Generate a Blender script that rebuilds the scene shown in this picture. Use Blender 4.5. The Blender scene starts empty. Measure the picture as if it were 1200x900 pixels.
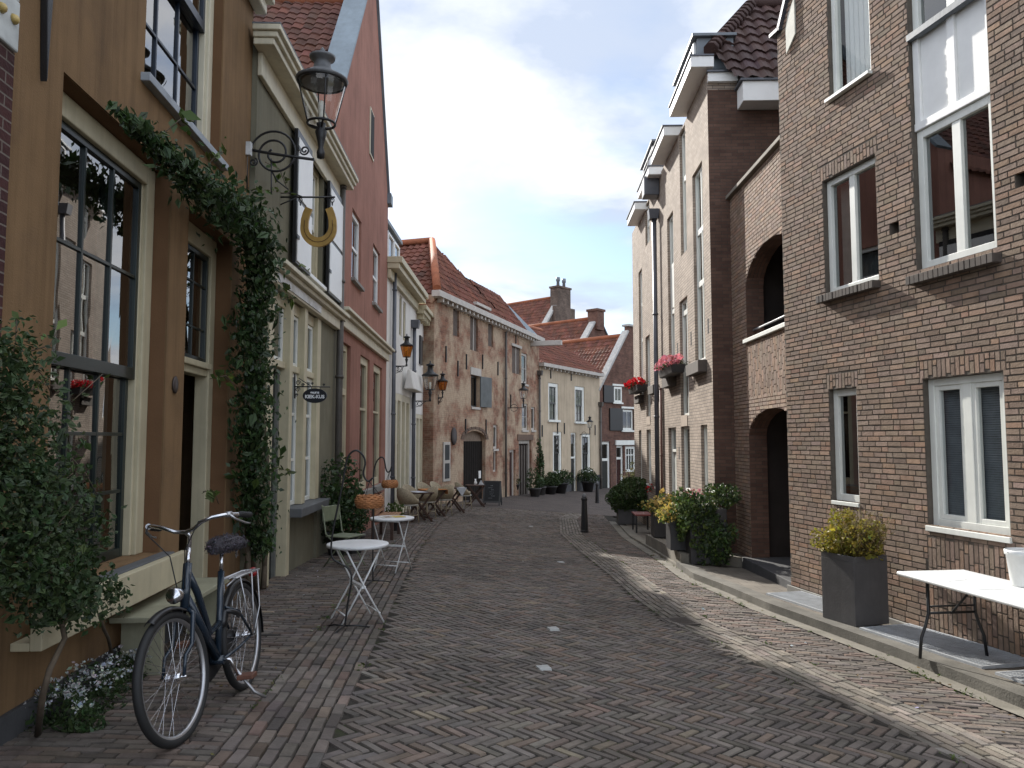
import bpy, math, random
import numpy as np
from mathutils import Vector, Matrix, Euler
random.seed(7); RNG = np.random.default_rng(7)
SC = bpy.context.scene
COL = SC.collection
PI = math.pi
# ------------------------------------------------------------------ camera
F = 900.0; PITCH = math.atan(65/900); CAM = np.array([0., 0., 1.6])
cd = bpy.data.cameras.new('camera'); cam = bpy.data.objects.new('camera', cd); COL.objects.link(cam)
cam.location = CAM; cam.rotation_euler = (PI/2 + PITCH, 0, 0)
cd.sensor_width = 36; cd.lens = 27; cd.clip_start = .05; cd.clip_end = 5000
SC.camera = cam
cs, sn = math.cos(PITCH), math.sin(PITCH)
def ray(px, py):
    a = (px-600)/F; b = (450-py)/F
    return np.array([a, cs - b*sn, sn + b*cs])
def g(x, y):
    """height of the ground: falls gently down the street and towards the right-hand side"""
    x = np.asarray(x, float); y = np.asarray(y, float)
    t = np.clip(y-4, 0, 40); t = np.where(t < 22, t, 22 + (t-22) - (t-22)**2/36)
    return -.03*t - .07*np.clip(x+1.7, 0, 6.2)
def G(px, py, off=0.):
    """the ground point seen at a photograph position"""
    r = ray(px, py); t = 5.0
    for _ in range(60):
        p = CAM + r*t
        tz = (g(p[0], p[1]) + off - CAM[2])/r[2]
        t = .5*t + .5*tz
    return CAM + r*t
def D(px, d, py=515):
    """point at distance d along the street"""
    r = ray(px, py); return CAM + r*(d/r[1])
# ------------------------------------------------------------------ materials
MATS = {}
def nn(nt, t, **k):
    n = nt.nodes.new(t)
    for a, b in k.items():
        if a in n.inputs: n.inputs[a].default_value = b
        else: setattr(n, a, b)
    return n
def mat(name, col, rough=.7, var=.25, scale=6., bump=0., bscale=60., metal=0., spec=.5, tint=False, streak=0., dark=None):
    if name in MATS: return MATS[name]
    m = bpy.data.materials.new(name); m.use_nodes = True; MATS[name] = m
    nt = m.node_tree; b = nt.nodes['Principled BSDF']; L = nt.links.new
    b.inputs['Roughness'].default_value = rough; b.inputs['Metallic'].default_value = metal
    b.inputs['Specular IOR Level'].default_value = spec
    tc = nn(nt, 'ShaderNodeTexCoord')
    no = nn(nt, 'ShaderNodeTexNoise', Scale=scale, Detail=5., Roughness=.62)
    L(tc.outputs['Object'], no.inputs['Vector'])
    mr = nn(nt, 'ShaderNodeMapRange'); mr.inputs['From Min'].default_value = .3; mr.inputs['From Max'].default_value = .7
    mr.inputs['To Min'].default_value = 1-var; mr.inputs['To Max'].default_value = 1+var*.7
    L(no.outputs['Fac'], mr.inputs['Value'])
    vm = nn(nt, 'ShaderNodeVectorMath', operation='SCALE'); vm.inputs[0].default_value = col[:3]
    L(mr.outputs[0], vm.inputs['Scale']); out = vm.outputs[0]
    if tint:
        m['tinted'] = 1
        at = nn(nt, 'ShaderNodeAttribute', attribute_name='tint')
        v2 = nn(nt, 'ShaderNodeVectorMath', operation='MULTIPLY'); L(out, v2.inputs[0]); L(at.outputs['Color'], v2.inputs[1]); out = v2.outputs[0]
    if dark:
        n2 = nn(nt, 'ShaderNodeTexNoise', Scale=dark[1], Detail=6., Roughness=.7); L(tc.outputs['Object'], n2.inputs['Vector'])
        r2 = nn(nt, 'ShaderNodeMapRange'); r2.inputs['From Min'].default_value = dark[2]; r2.inputs['From Max'].default_value = dark[3]
        L(n2.outputs['Fac'], r2.inputs['Value'])
        mx = nn(nt, 'ShaderNodeMix', data_type='RGBA'); L(r2.outputs[0], mx.inputs[0]); L(out, mx.inputs[6]); mx.inputs[7].default_value = (*dark[0], 1); out = mx.outputs[2]
    if streak:
        mp = nn(nt, 'ShaderNodeMapping'); mp.inputs['Scale'].default_value = (5, 5, .25); L(tc.outputs['Object'], mp.inputs['Vector'])
        n3 = nn(nt, 'ShaderNodeTexNoise', Scale=1.6, Detail=6., Roughness=.7); L(mp.outputs[0], n3.inputs['Vector'])
        r3 = nn(nt, 'ShaderNodeMapRange'); r3.inputs['From Min'].default_value = .45; r3.inputs['From Max'].default_value = .75
        r3.inputs['To Min'].default_value = 1; r3.inputs['To Max'].default_value = 1-streak; L(n3.outputs['Fac'], r3.inputs['Value'])
        v3 = nn(nt, 'ShaderNodeVectorMath', operation='SCALE'); L(out, v3.inputs[0]); L(r3.outputs[0], v3.inputs['Scale']); out = v3.outputs[0]
    L(out, b.inputs['Base Color'])
    if bump:
        nb = nn(nt, 'ShaderNodeTexNoise', Scale=bscale, Detail=4.); L(tc.outputs['Object'], nb.inputs['Vector'])
        bp = nn(nt, 'ShaderNodeBump', Strength=bump, Distance=.01); L(nb.outputs['Fac'], bp.inputs['Height']); L(bp.outputs[0], b.inputs['Normal'])
    return m
def brickmat(name, c1, c2, mortar, w=.22, h=.062, patch=None, bump=.6, mix2=None):
    if name in MATS: return MATS[name]
    m = bpy.data.materials.new(name); m.use_nodes = True; MATS[name] = m
    nt = m.node_tree; b = nt.nodes['Principled BSDF']; L = nt.links.new
    b.inputs['Roughness'].default_value = .85; b.inputs['Specular IOR Level'].default_value = .25
    uv = nn(nt, 'ShaderNodeUVMap'); 
    tc = nn(nt, 'ShaderNodeTexCoord')
    nw = nn(nt, 'ShaderNodeTexNoise', Scale=3., Detail=3.); L(uv.outputs[0], nw.inputs['Vector'])
    ad = nn(nt, 'ShaderNodeVectorMath', operation='MULTIPLY_ADD'); L(nw.outputs['Color'], ad.inputs[0]); ad.inputs[1].default_value = (.02, .02, 0); L(uv.outputs[0], ad.inputs[2])
    br = nn(nt, 'ShaderNodeTexBrick', Scale=1.); br.inputs['Brick Width'].default_value = w; br.inputs['Row Height'].default_value = h
    br.inputs['Mortar Size'].default_value = .006; br.inputs['Mortar Smooth'].default_value = .3; br.inputs['Bias'].default_value = 0
    br.inputs['Color1'].default_value = (*c1, 1); br.inputs['Color2'].default_value = (*c2, 1); br.inputs['Mortar'].default_value = (*mortar, 1)
    L(ad.outputs[0], br.inputs['Vector'])
    no = nn(nt, 'ShaderNodeTexNoise', Scale=1.3, Detail=8., Roughness=.7); L(tc.outputs['Object'], no.inputs['Vector'])
    mr = nn(nt, 'ShaderNodeMapRange'); mr.inputs['From Min'].default_value = .3; mr.inputs['From Max'].default_value = .7
    mr.inputs['To Min'].default_value = .72; mr.inputs['To Max'].default_value = 1.25; L(no.outputs['Fac'], mr.inputs['Value'])
    v = nn(nt, 'ShaderNodeVectorMath', operation='SCALE'); L(br.outputs['Color'], v.inputs[0]); L(mr.outputs[0], v.inputs['Scale']); out = v.outputs[0]
    if mix2:
        n4 = nn(nt, 'ShaderNodeTexNoise', Scale=mix2[1], Detail=7., Roughness=.7); L(tc.outputs['Object'], n4.inputs['Vector'])
        r4 = nn(nt, 'ShaderNodeMapRange'); r4.inputs['From Min'].default_value = mix2[2]; r4.inputs['From Max'].default_value = mix2[3]; L(n4.outputs['Fac'], r4.inputs['Value'])
        vm = nn(nt, 'ShaderNodeVectorMath', operation='MULTIPLY'); L(out, vm.inputs[0]); vm.inputs[1].default_value = mix2[0]
        mx = nn(nt, 'ShaderNodeMix', data_type='RGBA'); L(r4.outputs[0], mx.inputs[0]); L(out, mx.inputs[6]); L(vm.outputs[0], mx.inputs[7]); out = mx.outputs[2]
    hgt = br.outputs['Fac']
    if patch:
        n2 = nn(nt, 'ShaderNodeTexNoise', Scale=patch[1], Detail=9., Roughness=.68); L(tc.outputs['Object'], n2.inputs['Vector'])
        r2 = nn(nt, 'ShaderNodeMapRange'); r2.inputs['From Min'].default_value = patch[2]; r2.inputs['From Max'].default_value = patch[3]; L(n2.outputs['Fac'], r2.inputs['Value'])
        n3 = nn(nt, 'ShaderNodeTexNoise', Scale=9., Detail=6.); L(tc.outputs['Object'], n3.inputs['Vector'])
        r3 = nn(nt, 'ShaderNodeMapRange'); r3.inputs['To Min'].default_value = .6; r3.inputs['To Max'].default_value = 1.4; L(n3.outputs['Fac'], r3.inputs['Value'])
        vp = nn(nt, 'ShaderNodeVectorMath', operation='SCALE'); vp.inputs[0].default_value = patch[0]; L(r3.outputs[0], vp.inputs['Scale'])
        mx = nn(nt, 'ShaderNodeMix', data_type='RGBA'); L(r2.outputs[0], mx.inputs[0]); L(out, mx.inputs[6]); L(vp.outputs[0], mx.inputs[7]); out = mx.outputs[2]
    L(out, b.inputs['Base Color'])
    if bump:
        mu = nn(nt, 'ShaderNodeMath', operation='MULTIPLY_ADD'); L(hgt, mu.inputs[0]); mu.inputs[1].default_value = -1
        n5 = nn(nt, 'ShaderNodeTexNoise', Scale=40., Detail=3.); L(tc.outputs['Object'], n5.inputs['Vector']); L(n5.outputs['Fac'], mu.inputs[2])
        bp = nn(nt, 'ShaderNodeBump', Strength=bump, Distance=.012); L(mu.outputs[0], bp.inputs['Height']); L(bp.outputs[0], b.inputs['Normal'])
    return m
def glassmat(name, tintc=(.55, .6, .6), refl=1.0, wob=.0, ior=1.9):
    if name in MATS: return MATS[name]
    m = bpy.data.materials.new(name); m.use_nodes = True; MATS[name] = m
    nt = m.node_tree; nt.nodes.remove(nt.nodes['Principled BSDF']); o = nt.nodes['Material Output']; L = nt.links.new
    t = nn(nt, 'ShaderNodeBsdfTransparent'); t.inputs[0].default_value = (*tintc, 1)
    gl = nn(nt, 'ShaderNodeBsdfGlossy'); gl.inputs['Roughness'].default_value = .01; gl.inputs[0].default_value = (refl, refl, refl, 1)
    f0 = ((ior-1)/(ior+1))**2
    lw = nn(nt, 'ShaderNodeLayerWeight'); lw.inputs['Blend'].default_value = .5
    pw = nn(nt, 'ShaderNodeMath', operation='POWER'); L(lw.outputs['Facing'], pw.inputs[0]); pw.inputs[1].default_value = 5.
    fr = nn(nt, 'ShaderNodeMath', operation='MULTIPLY_ADD'); L(pw.outputs[0], fr.inputs[0]); fr.inputs[1].default_value = 1-f0; fr.inputs[2].default_value = f0
    if wob:
        tc = nn(nt, 'ShaderNodeTexCoord'); no = nn(nt, 'ShaderNodeTexNoise', Scale=2.2, Detail=1.); L(tc.outputs['Object'], no.inputs['Vector'])
        bp = nn(nt, 'ShaderNodeBump', Strength=wob, Distance=.05); L(no.outputs['Fac'], bp.inputs['Height']); L(bp.outputs[0], gl.inputs['Normal'])
    mx = nn(nt, 'ShaderNodeMixShader'); L(fr.outputs[0], mx.inputs[0]); L(t.outputs[0], mx.inputs[1]); L(gl.outputs[0], mx.inputs[2])
    L(mx.outputs[0], o.inputs[0]); return m
# ------------------------------------------------------------------ mesh builder
class MB:
    def __init__(s): s.v = []; s.f = []; s.m = []; s.sm = []
    def quad(s, *p, m=0, smooth=False):
        i = len(s.v); s.v += [tuple(map(float, q)) for q in p]; s.f.append(tuple(range(i, i+len(p)))); s.m.append(m); s.sm.append(smooth); return s
    def box(s, x0, x1, y0, y1, z0, z1, m=0, M=None, top=None):
        """axis box; top=(dx,dy) insets the top face"""
        dx, dy = top or (0, 0)
        P = [(x0, y0, z0), (x1, y0, z0), (x1, y1, z0), (x0, y1, z0), (x0+dx, y0+dy, z1), (x1-dx, y0+dy, z1), (x1-dx, y1-dy, z1), (x0+dx, y1-dy, z1)]
        if M is not None: P = [tuple(M @ Vector(p)) for p in P]
        i = len(s.v); s.v += P
        for q in ((0, 3, 2, 1), (4, 5, 6, 7), (0, 1, 5, 4), (1, 2, 6, 5), (2, 3, 7, 6), (3, 0, 4, 7)):
            s.f.append(tuple(i+k for k in q)); s.m.append(m); s.sm.append(False)
        return s
    def prism(s, poly, a, b, axis='y', m=0):
        """extrude polygon (list of 2D points) from a to b along an axis; for axis y the 2D points are (x,z)"""
        def P(q, t): return {'y': (q[0], t, q[1]), 'x': (t, q[0], q[1]), 'z': (q[0], q[1], t)}[axis]
        n = len(poly); i = len(s.v)
        s.v += [P(q, a) for q in poly] + [P(q, b) for q in poly]
        s.f.append(tuple(i+k for k in range(n))); s.f.append(tuple(i+n+k for k in reversed(range(n))))
        s.m += [m, m]; s.sm += [False, False]
        for k in range(n):
            j = (k+1) % n; s.f.append((i+j, i+k, i+n+k, i+n+j)); s.m.append(m); s.sm.append(False)
        return s
    def tube(s, path, r, n=8, m=0, cap=True, closed=False):
        P = [Vector(p) for p in path]; k = len(P)
        R = r if hasattr(r, '__len__') else [r]*k
        T = []
        for i in range(k):
            a = P[i-1] if (i > 0 or closed) else P[i]; b = P[(i+1) % k] if (i < k-1 or closed) else P[i]
            d = b-a; T.append(d.normalized() if d.length > 1e-9 else Vector((0, 0, 1)))
        up = Vector((0, 0, 1)) if abs(T[0].z) < .9 else Vector((1, 0, 0))
        nrm = T[0].cross(up).normalized(); base = len(s.v)
        for i in range(k):
            nrm = (nrm - T[i]*nrm.dot(T[i]))
            nrm = nrm.normalized() if nrm.length > 1e-6 else T[i].orthogonal().normalized()
            bn = T[i].cross(nrm)
            for j in range(n):
                a = 2*PI*j/n; s.v.append(tuple(P[i] + (nrm*math.cos(a) + bn*math.sin(a))*R[i]))
        for i in range(k if closed else k-1):
            for j in range(n):
                a = base+i*n+j; b = base+i*n+(j+1) % n; c = base+((i+1) % k)*n+(j+1) % n; d = base+((i+1) % k)*n+j
                s.f.append((a, b, c, d)); s.m.append(m); s.sm.append(True)
        if cap and not closed:
            s.f.append(tuple(base+j for j in reversed(range(n)))); s.f.append(tuple(base+(k-1)*n+j for j in range(n)))
            s.m += [m, m]; s.sm += [False, False]
        return s
    def lathe(s, prof, n=16, c=(0, 0, 0), m=0, smooth=True, M=None, ph=0.):
        """prof: list of (radius, z)"""
        base = len(s.v)
        for r, z in prof:
            for j in range(n):
                a = 2*PI*j/n+ph; p = Vector((c[0]+r*math.cos(a), c[1]+r*math.sin(a), c[2]+z))
                s.v.append(tuple(M @ p) if M is not None else tuple(p))
        for i in range(len(prof)-1):
            for j in range(n):
                s.f.append((base+i*n+j, base+i*n+(j+1) % n, base+(i+1)*n+(j+1) % n, base+(i+1)*n+j)); s.m.append(m); s.sm.append(smooth)
        s.f.append(tuple(base+j for j in reversed(range(n)))); s.f.append(tuple(base+(len(prof)-1)*n+j for j in range(n))); s.m += [m, m]; s.sm += [False, False]
        return s
    def build(s, name, mats, parent=None, bevel=0., mw=None):
        me = bpy.data.meshes.new(name); me.from_pydata(s.v, [], s.f)
        for q in (mats if isinstance(mats, (list, tuple)) else [mats]): me.materials.append(q)
        me.polygons.foreach_set('material_index', s.m); me.polygons.foreach_set('use_smooth', s.sm)
        boxuv(me); me.update()
        if any(q and q.get('tinted') for q in me.materials):
            at = me.color_attributes.new('tint', 'FLOAT_COLOR', 'CORNER'); at.data.foreach_set('color', np.ones(len(me.loops)*4))
        o = bpy.data.objects.new(name, me); COL.objects.link(o)
        if parent is not None: o.parent = parent
        if mw is not None: o.matrix_world = mw
        if bevel:
            b = o.modifiers.new('bevel', 'BEVEL'); b.width = bevel; b.segments = 2; b.limit_method = 'ANGLE'; b.angle_limit = .7
        return o
def boxuv(me):
    n = len(me.loops)
    if not n: return
    co = np.empty(len(me.vertices)*3); me.vertices.foreach_get('co', co); co = co.reshape(-1, 3)
    li = np.empty(n, int); me.loops.foreach_get('vertex_index', li)
    nf = len(me.polygons); nr = np.empty(nf*3); me.polygons.foreach_get('normal', nr); nr = np.abs(nr.reshape(-1, 3))
    tot = np.empty(nf, int); me.polygons.foreach_get('loop_total', tot)
    ax = np.repeat(np.argmax(nr, 1), tot); c = co[li]
    u = np.where(ax == 0, c[:, 1], c[:, 0]); v = np.where(ax == 2, c[:, 1], c[:, 2])
    l = me.uv_layers.new(name='UVMap'); l.data.foreach_set('uv', np.stack([u, v], 1).ravel())
def npmesh(name, V, Fq, mats, parent=None, tint=None, mi=None, smooth=False):
    """mesh straight from arrays; tint: one colour per face"""
    me = bpy.data.meshes.new(name); V = np.asarray(V, float); Fq = np.asarray(Fq, int); k = Fq.shape[1]
    me.vertices.add(len(V)); me.vertices.foreach_set('co', V.ravel())
    me.loops.add(Fq.size); me.loops.foreach_set('vertex_index', Fq.ravel())
    me.polygons.add(len(Fq)); me.polygons.foreach_set('loop_start', np.arange(len(Fq))*k)
    me.update(calc_edges=True); me.polygons.foreach_set('use_smooth', np.full(len(Fq), smooth))
    for q in (mats if isinstance(mats, (list, tuple)) else [mats]): me.materials.append(q)
    if mi is not None: me.polygons.foreach_set('material_index', np.asarray(mi, int))
    if tint is not None:
        a = me.color_attributes.new('tint', 'FLOAT_COLOR', 'CORNER')
        t = np.concatenate([np.asarray(tint), np.ones((len(tint), 1))], 1); a.data.foreach_set('color', np.repeat(t, k, 0).ravel())
    boxuv(me); me.validate(); me.update()
    o = bpy.data.objects.new(name, me); COL.objects.link(o)
    if parent is not None: o.parent = parent
    return o
def joinmesh(o, others):
    pass
def tag(o, label, cat=None, group=None, kind=None):
    o['label'] = label
    if cat: o['category'] = cat
    if group: o['group'] = group
    if kind: o['kind'] = kind
    return o
def struct(o, label=None):
    o['kind'] = 'structure'
    if label: o['label'] = label
    return o
def empty(name, loc, rz=0., label=None, cat=None, group=None):
    o = bpy.data.objects.new(name, None); COL.objects.link(o); o.empty_display_size = .2
    o.location = Vector([float(c) for c in loc]); o.rotation_euler = (0, 0, rz)
    if label: tag(o, label, cat, group)
    return o
def copy_tree(o, loc=None, rz=None, label=None, parent=None):
    c = o.copy(); COL.objects.link(c)
    if parent is not None: c.parent = parent
    for ch in list(o.children): copy_tree(ch, parent=c)
    if loc is not None: c.location = Vector([float(q) for q in loc])
    if rz is not None: c.rotation_euler = (0, 0, rz)
    if label: c['label'] = label
    return c
class Fac:
    """a facade: A is its left end and B its right end as seen from the street; local x runs A->B, y into the house, z up (world height)"""
    def __init__(s, A, B):
        s.A = np.array([A[0], A[1], 0.]); s.B = np.array([B[0], B[1], 0.]); d = s.B-s.A; s.L = np.linalg.norm(d); s.x = d/s.L
        s.y = np.array([-s.x[1], s.x[0], 0.]); s.rz = math.atan2(s.x[1], s.x[0])
    def at(s, px, py, off=0.):
        r = ray(px, py); o = s.A - s.y*off
        t = np.dot(o-CAM, s.y)/np.dot(r, s.y); return CAM + r*t
    def uz(s, px, py, off=0.):
        p = s.at(px, py, off); return float(np.dot(p-s.A, s.x)), float(p[2])
    def rect(s, lt, lb, rt, rb, off=0.):
        q = [s.uz(*p, off) for p in (lt, lb, rt, rb)]
        return (q[0][0]+q[1][0])/2, (q[2][0]+q[3][0])/2, (q[1][1]+q[3][1])/2, (q[0][1]+q[2][1])/2
    def box(s, x0, y0, x1, y1, off=0.):
        """rectangle whose px edges are x0,x1; y0,y1 the mid heights"""
        xm = (x0+x1)/2; ym = (y0+y1)/2
        return s.uz(x0, ym, off)[0], s.uz(x1, ym, off)[0], s.uz(xm, y1, off)[1], s.uz(xm, y0, off)[1]
    def w(s, u, y, z): return s.A + s.x*u + s.y*y + np.array([0, 0, z])
    def root(s, name, label, cat='house', group=None):
        return empty(name, s.A, s.rz, label, cat, group)
def wallmesh(mb, L, z0, z1, ops, th=.25, m=0, y0=0., u0=0.):
    """front wall slab with openings (u0,u1,z0,z1[,rise]) and their reveals"""
    us = sorted({u0, L} | {max(u0, min(L, q)) for o in ops for q in o[:2]}); zs = sorted({z0, z1} | {max(z0, min(z1, q)) for o in ops for q in o[2:4]})
    for i in range(len(us)-1):
        for j in range(len(zs)-1):
            uc = (us[i]+us[i+1])/2; zc = (zs[j]+zs[j+1])/2
            if any(o[0] < uc < o[1] and o[2] < zc < o[3] for o in ops): continue
            mb.quad((us[i], y0, zs[j]), (us[i+1], y0, zs[j]), (us[i+1], y0, zs[j+1]), (us[i], y0, zs[j+1]), m=m)
    for o in ops:
        a, b, c, d = o[:4]
        mb.quad((a, y0, c), (a, y0, d), (a, y0+th, d), (a, y0+th, c), m=m).quad((b, y0, d), (b, y0, c), (b, y0+th, c), (b, y0+th, d), m=m)
        mb.quad((a, y0, d), (b, y0, d), (b, y0+th, d), (a, y0+th, d), m=m).quad((b, y0, c), (a, y0, c), (a, y0+th, c), (b, y0+th, c), m=m)
        if len(o) > 4 and o[4]:
            rise = o[4]; N = 10; cx = (a+b)/2; hw = (b-a)/2
            pts = [(cx-hw*math.cos(PI*k/N), d-rise+rise*math.sin(PI*k/N)) for k in range(N+1)]
            mb.prism([(a, d-.001)]+[(p[0], p[1]-.001) for p in pts[:N//2+1]], y0+.002, y0+th-.003, m=m)
            mb.prism([(p[0], p[1]-.001) for p in pts[N//2:]]+[(b, d-.001)], y0+.002, y0+th-.003, m=m)
    return mb
def shell(mb, L, z0, z1, depth, th=.25, m=0, left=True, right=True, top=True, mtop=None):
    """the other walls of a house"""
    if left: mb.quad((0, 0, z0), (0, 0, z1), (0, depth, z1), (0, depth, z0), m=m)
    if right: mb.quad((L, 0, z1), (L, 0, z0), (L, depth, z0), (L, depth, z1), m=m)
    mb.quad((0, depth, z0), (0, depth, z1), (L, depth, z1), (L, depth, z0), m=m)
    if top: mb.quad((0, 0, z1), (L, 0, z1), (L, depth, z1), (0, depth, z1), m=m if mtop is None else mtop)
    return mb
def window(root, r, rec=.1, fw=.07, fd=.07, cols=(), rows=(), bar=.03, fm=None, gm=None, sill=None, name='window', curtain=None, sm=None, barp=.008):
    """frame with glazing bars as one part, its glass, sill and curtain as sub-parts"""
    u0, u1, z0, z1 = r; mb = MB(); y0 = rec; y1 = rec+fd
    u0 += .002; u1 -= .002; z0 += .002; z1 -= .002
    mb.box(u0, u0+fw, y0, y1, z0, z1).box(u1-fw, u1, y0, y1, z0, z1)
    mb.box(u0+fw, u1-fw, y0+.001, y1-.001, z0, z0+fw).box(u0+fw, u1-fw, y0+.001, y1-.001, z1-fw, z1)
    iu0, iu1, iz0, iz1 = u0+fw, u1-fw, z0+fw, z1-fw
    for c in cols:
        wd = bar if not isinstance(c, tuple) else c[1]; c = c if not isinstance(c, tuple) else c[0]
        q = iu0+(iu1-iu0)*c; mb.box(q-wd/2, q+wd/2, y0+barp, y1-barp, iz0, iz1)
    for c in rows:
        wd = bar if not isinstance(c, tuple) else c[1]; c = c if not isinstance(c, tuple) else c[0]
        q = iz0+(iz1-iz0)*c; mb.box(iu0, iu1, y0+barp+.003, y1-barp-.003, q-wd/2, q+wd/2)
    o = mb.build(name, fm, root, bevel=.004)
    if gm: 
        ym = (y0+y1)/2; MB().quad((iu0, ym, iz0), (iu1, ym, iz0), (iu1, ym, iz1), (iu0, ym, iz1)).build('glass', gm, o)
    if sill:
        pr, h, ex = sill; MB().box(u0-ex, u1+ex, -pr, rec+.02, z0-h, z0-.003).build('sill', sm or fm, o, bevel=.005)
    if curtain:
        cm, a, b, c, d = curtain   # fractions of the opening
        k = MB(); N = 14
        for i in range(N):
            ua = iu0+(iu1-iu0)*(a+(b-a)*i/N); ub = iu0+(iu1-iu0)*(a+(b-a)*(i+1)/N)
            za = iz0+(iz1-iz0)*c; zb = iz0+(iz1-iz0)*d; ya = y1+.06+.02*(i % 2); yb = y1+.06+.02*((i+1) % 2)
            k.quad((ua, ya, za), (ub, yb, za), (ub, yb, zb), (ua, ya, zb), smooth=True)
        k.build('curtain', cm, o)
    return o
def door(root, r, rec=.15, dm=None, fm=None, fw=.08, transom=0., gm=None, panels=2, handle=True, name='door'):
    u0, u1, z0, z1 = r; mb = MB(); zt = z1-transom if transom else z1
    fr = MB(); a, b = u0+.002, u1-.002
    fr.box(a, a+fw, rec-.05, rec+.06, z0, z1-.002).box(b-fw, b, rec-.05, rec+.06, z0, z1-.002).box(a+fw, b-fw, rec-.049, rec+.059, z1-fw, z1-.002)
    if transom: fr.box(a+fw, b-fw, rec-.049, rec+.059, zt-fw/2, zt+fw/2)
    o = fr.build(name, fm, root, bevel=.004)
    ztop = zt-(fw/2 if transom else fw)
    mb.box(a+fw, b-fw, rec, rec+.045, z0+.02, ztop)
    w = (b-a-2*fw)
    for k in range(panels):
        za = z0+.12+(ztop-z0-.2)*k/panels; zb = z0+.06+(ztop-z0-.2)*(k+1)/panels
        mb.box(a+fw+w*.15, b-fw-w*.15, rec-.012, rec-.001, za, zb, top=(0, 0))
    mb.build('door_leaf', dm, o, bevel=.004)
    if transom and gm: MB().quad((a+fw, rec, zt), (b-fw, rec, zt), (b-fw, rec, z1-fw), (a+fw, rec, z1-fw)).build('glass', gm, o)
    if handle: MB().lathe([(.0, 0), (.02, .005), (.028, .03), (.018, .05), (0, .055)], 10, M=Matrix.Translation((a+fw+w*.12, rec-.001, z0+1.0)) @ Matrix.Rotation(PI/2, 4, 'X')).build('handle', mat('brass', (.35, .25, .1), .35, metal=1.), o)
    return o
# ------------------------------------------------------------------ bricks as real blocks
def blocks(C, HL, HW, ang, H, drape=None, frame=None, cham=.004, tints=None, tilt=.0):
    """arrays of block centres (N,2), half sizes, angle -> verts, faces. The block's top is at height H(N); drape(x,y) adds the ground.
    frame='wall' maps (x,y,h) to (x,-h,y)"""
    N = len(C); ca, sa = np.cos(ang), np.sin(ang)
    V = np.empty((N, 8, 3))
    tx, ty = RNG.normal(0, tilt, N), RNG.normal(0, tilt, N)
    for k, (sx, sy, lv) in enumerate([(-1, -1, 0), (1, -1, 0), (1, 1, 0), (-1, 1, 0), (-1, -1, 1), (1, -1, 1), (1, 1, 1), (-1, 1, 1)]):
        lx = sx*(HL-cham*lv); ly = sy*(HW-cham*lv)
        x = C[:, 0]+lx*ca-ly*sa; y = C[:, 1]+lx*sa+ly*ca
        h = (H if lv else H-.03) + lx*tx + ly*ty
        if frame == 'wall': V[:, k] = np.stack([x, -h, y], 1)
        else: V[:, k] = np.stack([x, y, h + (drape(x, y) if drape else 0)], 1)
    Fq = np.array([[4, 5, 6, 7], [0, 1, 5, 4], [1, 2, 6, 5], [2, 3, 7, 6], [3, 0, 4, 7]])
    Fa = (np.arange(N)[:, None, None]*8 + Fq[None]).reshape(-1, 4)
    return V.reshape(-1, 3), Fa
def tints(N, sd=.18, hue=.025, odd=.06, pal=None):
    b = np.clip(RNG.normal(1, sd, N), .45, 1.7)[:, None]; t = b*(1+RNG.normal(0, hue, (N, 3))*np.array([[1, .4, 1.2]]))
    if pal is not None:
        k = RNG.choice(len(pal), N, p=[p[1] for p in pal]); t = t*np.array([p[0] for p in pal])[k]
    return np.clip(t, .1, 3)
def bricks_obj(name, parts, m, parent=None, pal=None, sd=.18, **kw):
    V = []; Fs = []; n = 0; N = 0
    for v, f in parts: V.append(v); Fs.append(f+n); n += len(v)
    V = np.concatenate(V); Fs = np.concatenate(Fs); nb = len(V)//8
    t = np.repeat(tints(nb, sd=sd, pal=pal), 5, 0)
    return npmesh(name, V, Fs, m, parent, tint=t)
def lay_wall(u0, u1, z0, z1, ops, bl=.21, bh=.062, gap=.011, vertical=False, proud=.006):
    """running-bond courses in the rectangle, left out at ops"""
    cx, cz, hl, hw = [], [], [], []
    if vertical: a0, a1, b0, b1 = z0, z1, u0, u1; O = [(o[2], o[3], o[0], o[1]) for o in ops]
    else: a0, a1, b0, b1 = u0, u1, z0, z1; O = [o[:4] for o in ops]
    n = max(1, int(round((b1-b0)/bh))); h = (b1-b0)/n
    for j in range(n):
        bc = b0+(j+.5)*h
        iv = [(a0, a1)]
        for o in O:
            if o[2] < bc < o[3]:
                nv = []
                for p, q in iv:
                    if o[1] <= p or o[0] >= q: nv.append((p, q)); continue
                    if o[0] > p: nv.append((p, o[0]))
                    if o[1] < q: nv.append((o[1], q))
                iv = nv
        for p, q in iv:
            off = (j % 2)*bl/2 + ((j//2) % 2)*.03
            s = math.floor((p-a0-off)/bl)*bl+a0+off
            while s < q-.01:
                e = s+bl*(1 if random.random() < .8 else .5)
                x0 = max(s, p); x1 = min(e, q)
                if x1-x0 > .03: cx.append((x0+x1)/2); hl.append((x1-x0-gap)/2); cz.append(bc+random.gauss(0, .0012)); hw.append((h-gap)/2)
                s = e
    N = len(cx); cx, cz, hl, hw = map(np.array, (cx, cz, hl, hw))
    C = np.stack([cz, cx] if vertical else [cx, cz], 1)
    ang = np.full(N, PI/2 if vertical else 0.) + RNG.normal(0, .004, N)
    return blocks(C, hl, hw, ang, RNG.normal(proud, .0007, N), frame='wall', cham=.0025, tilt=.005)
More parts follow.
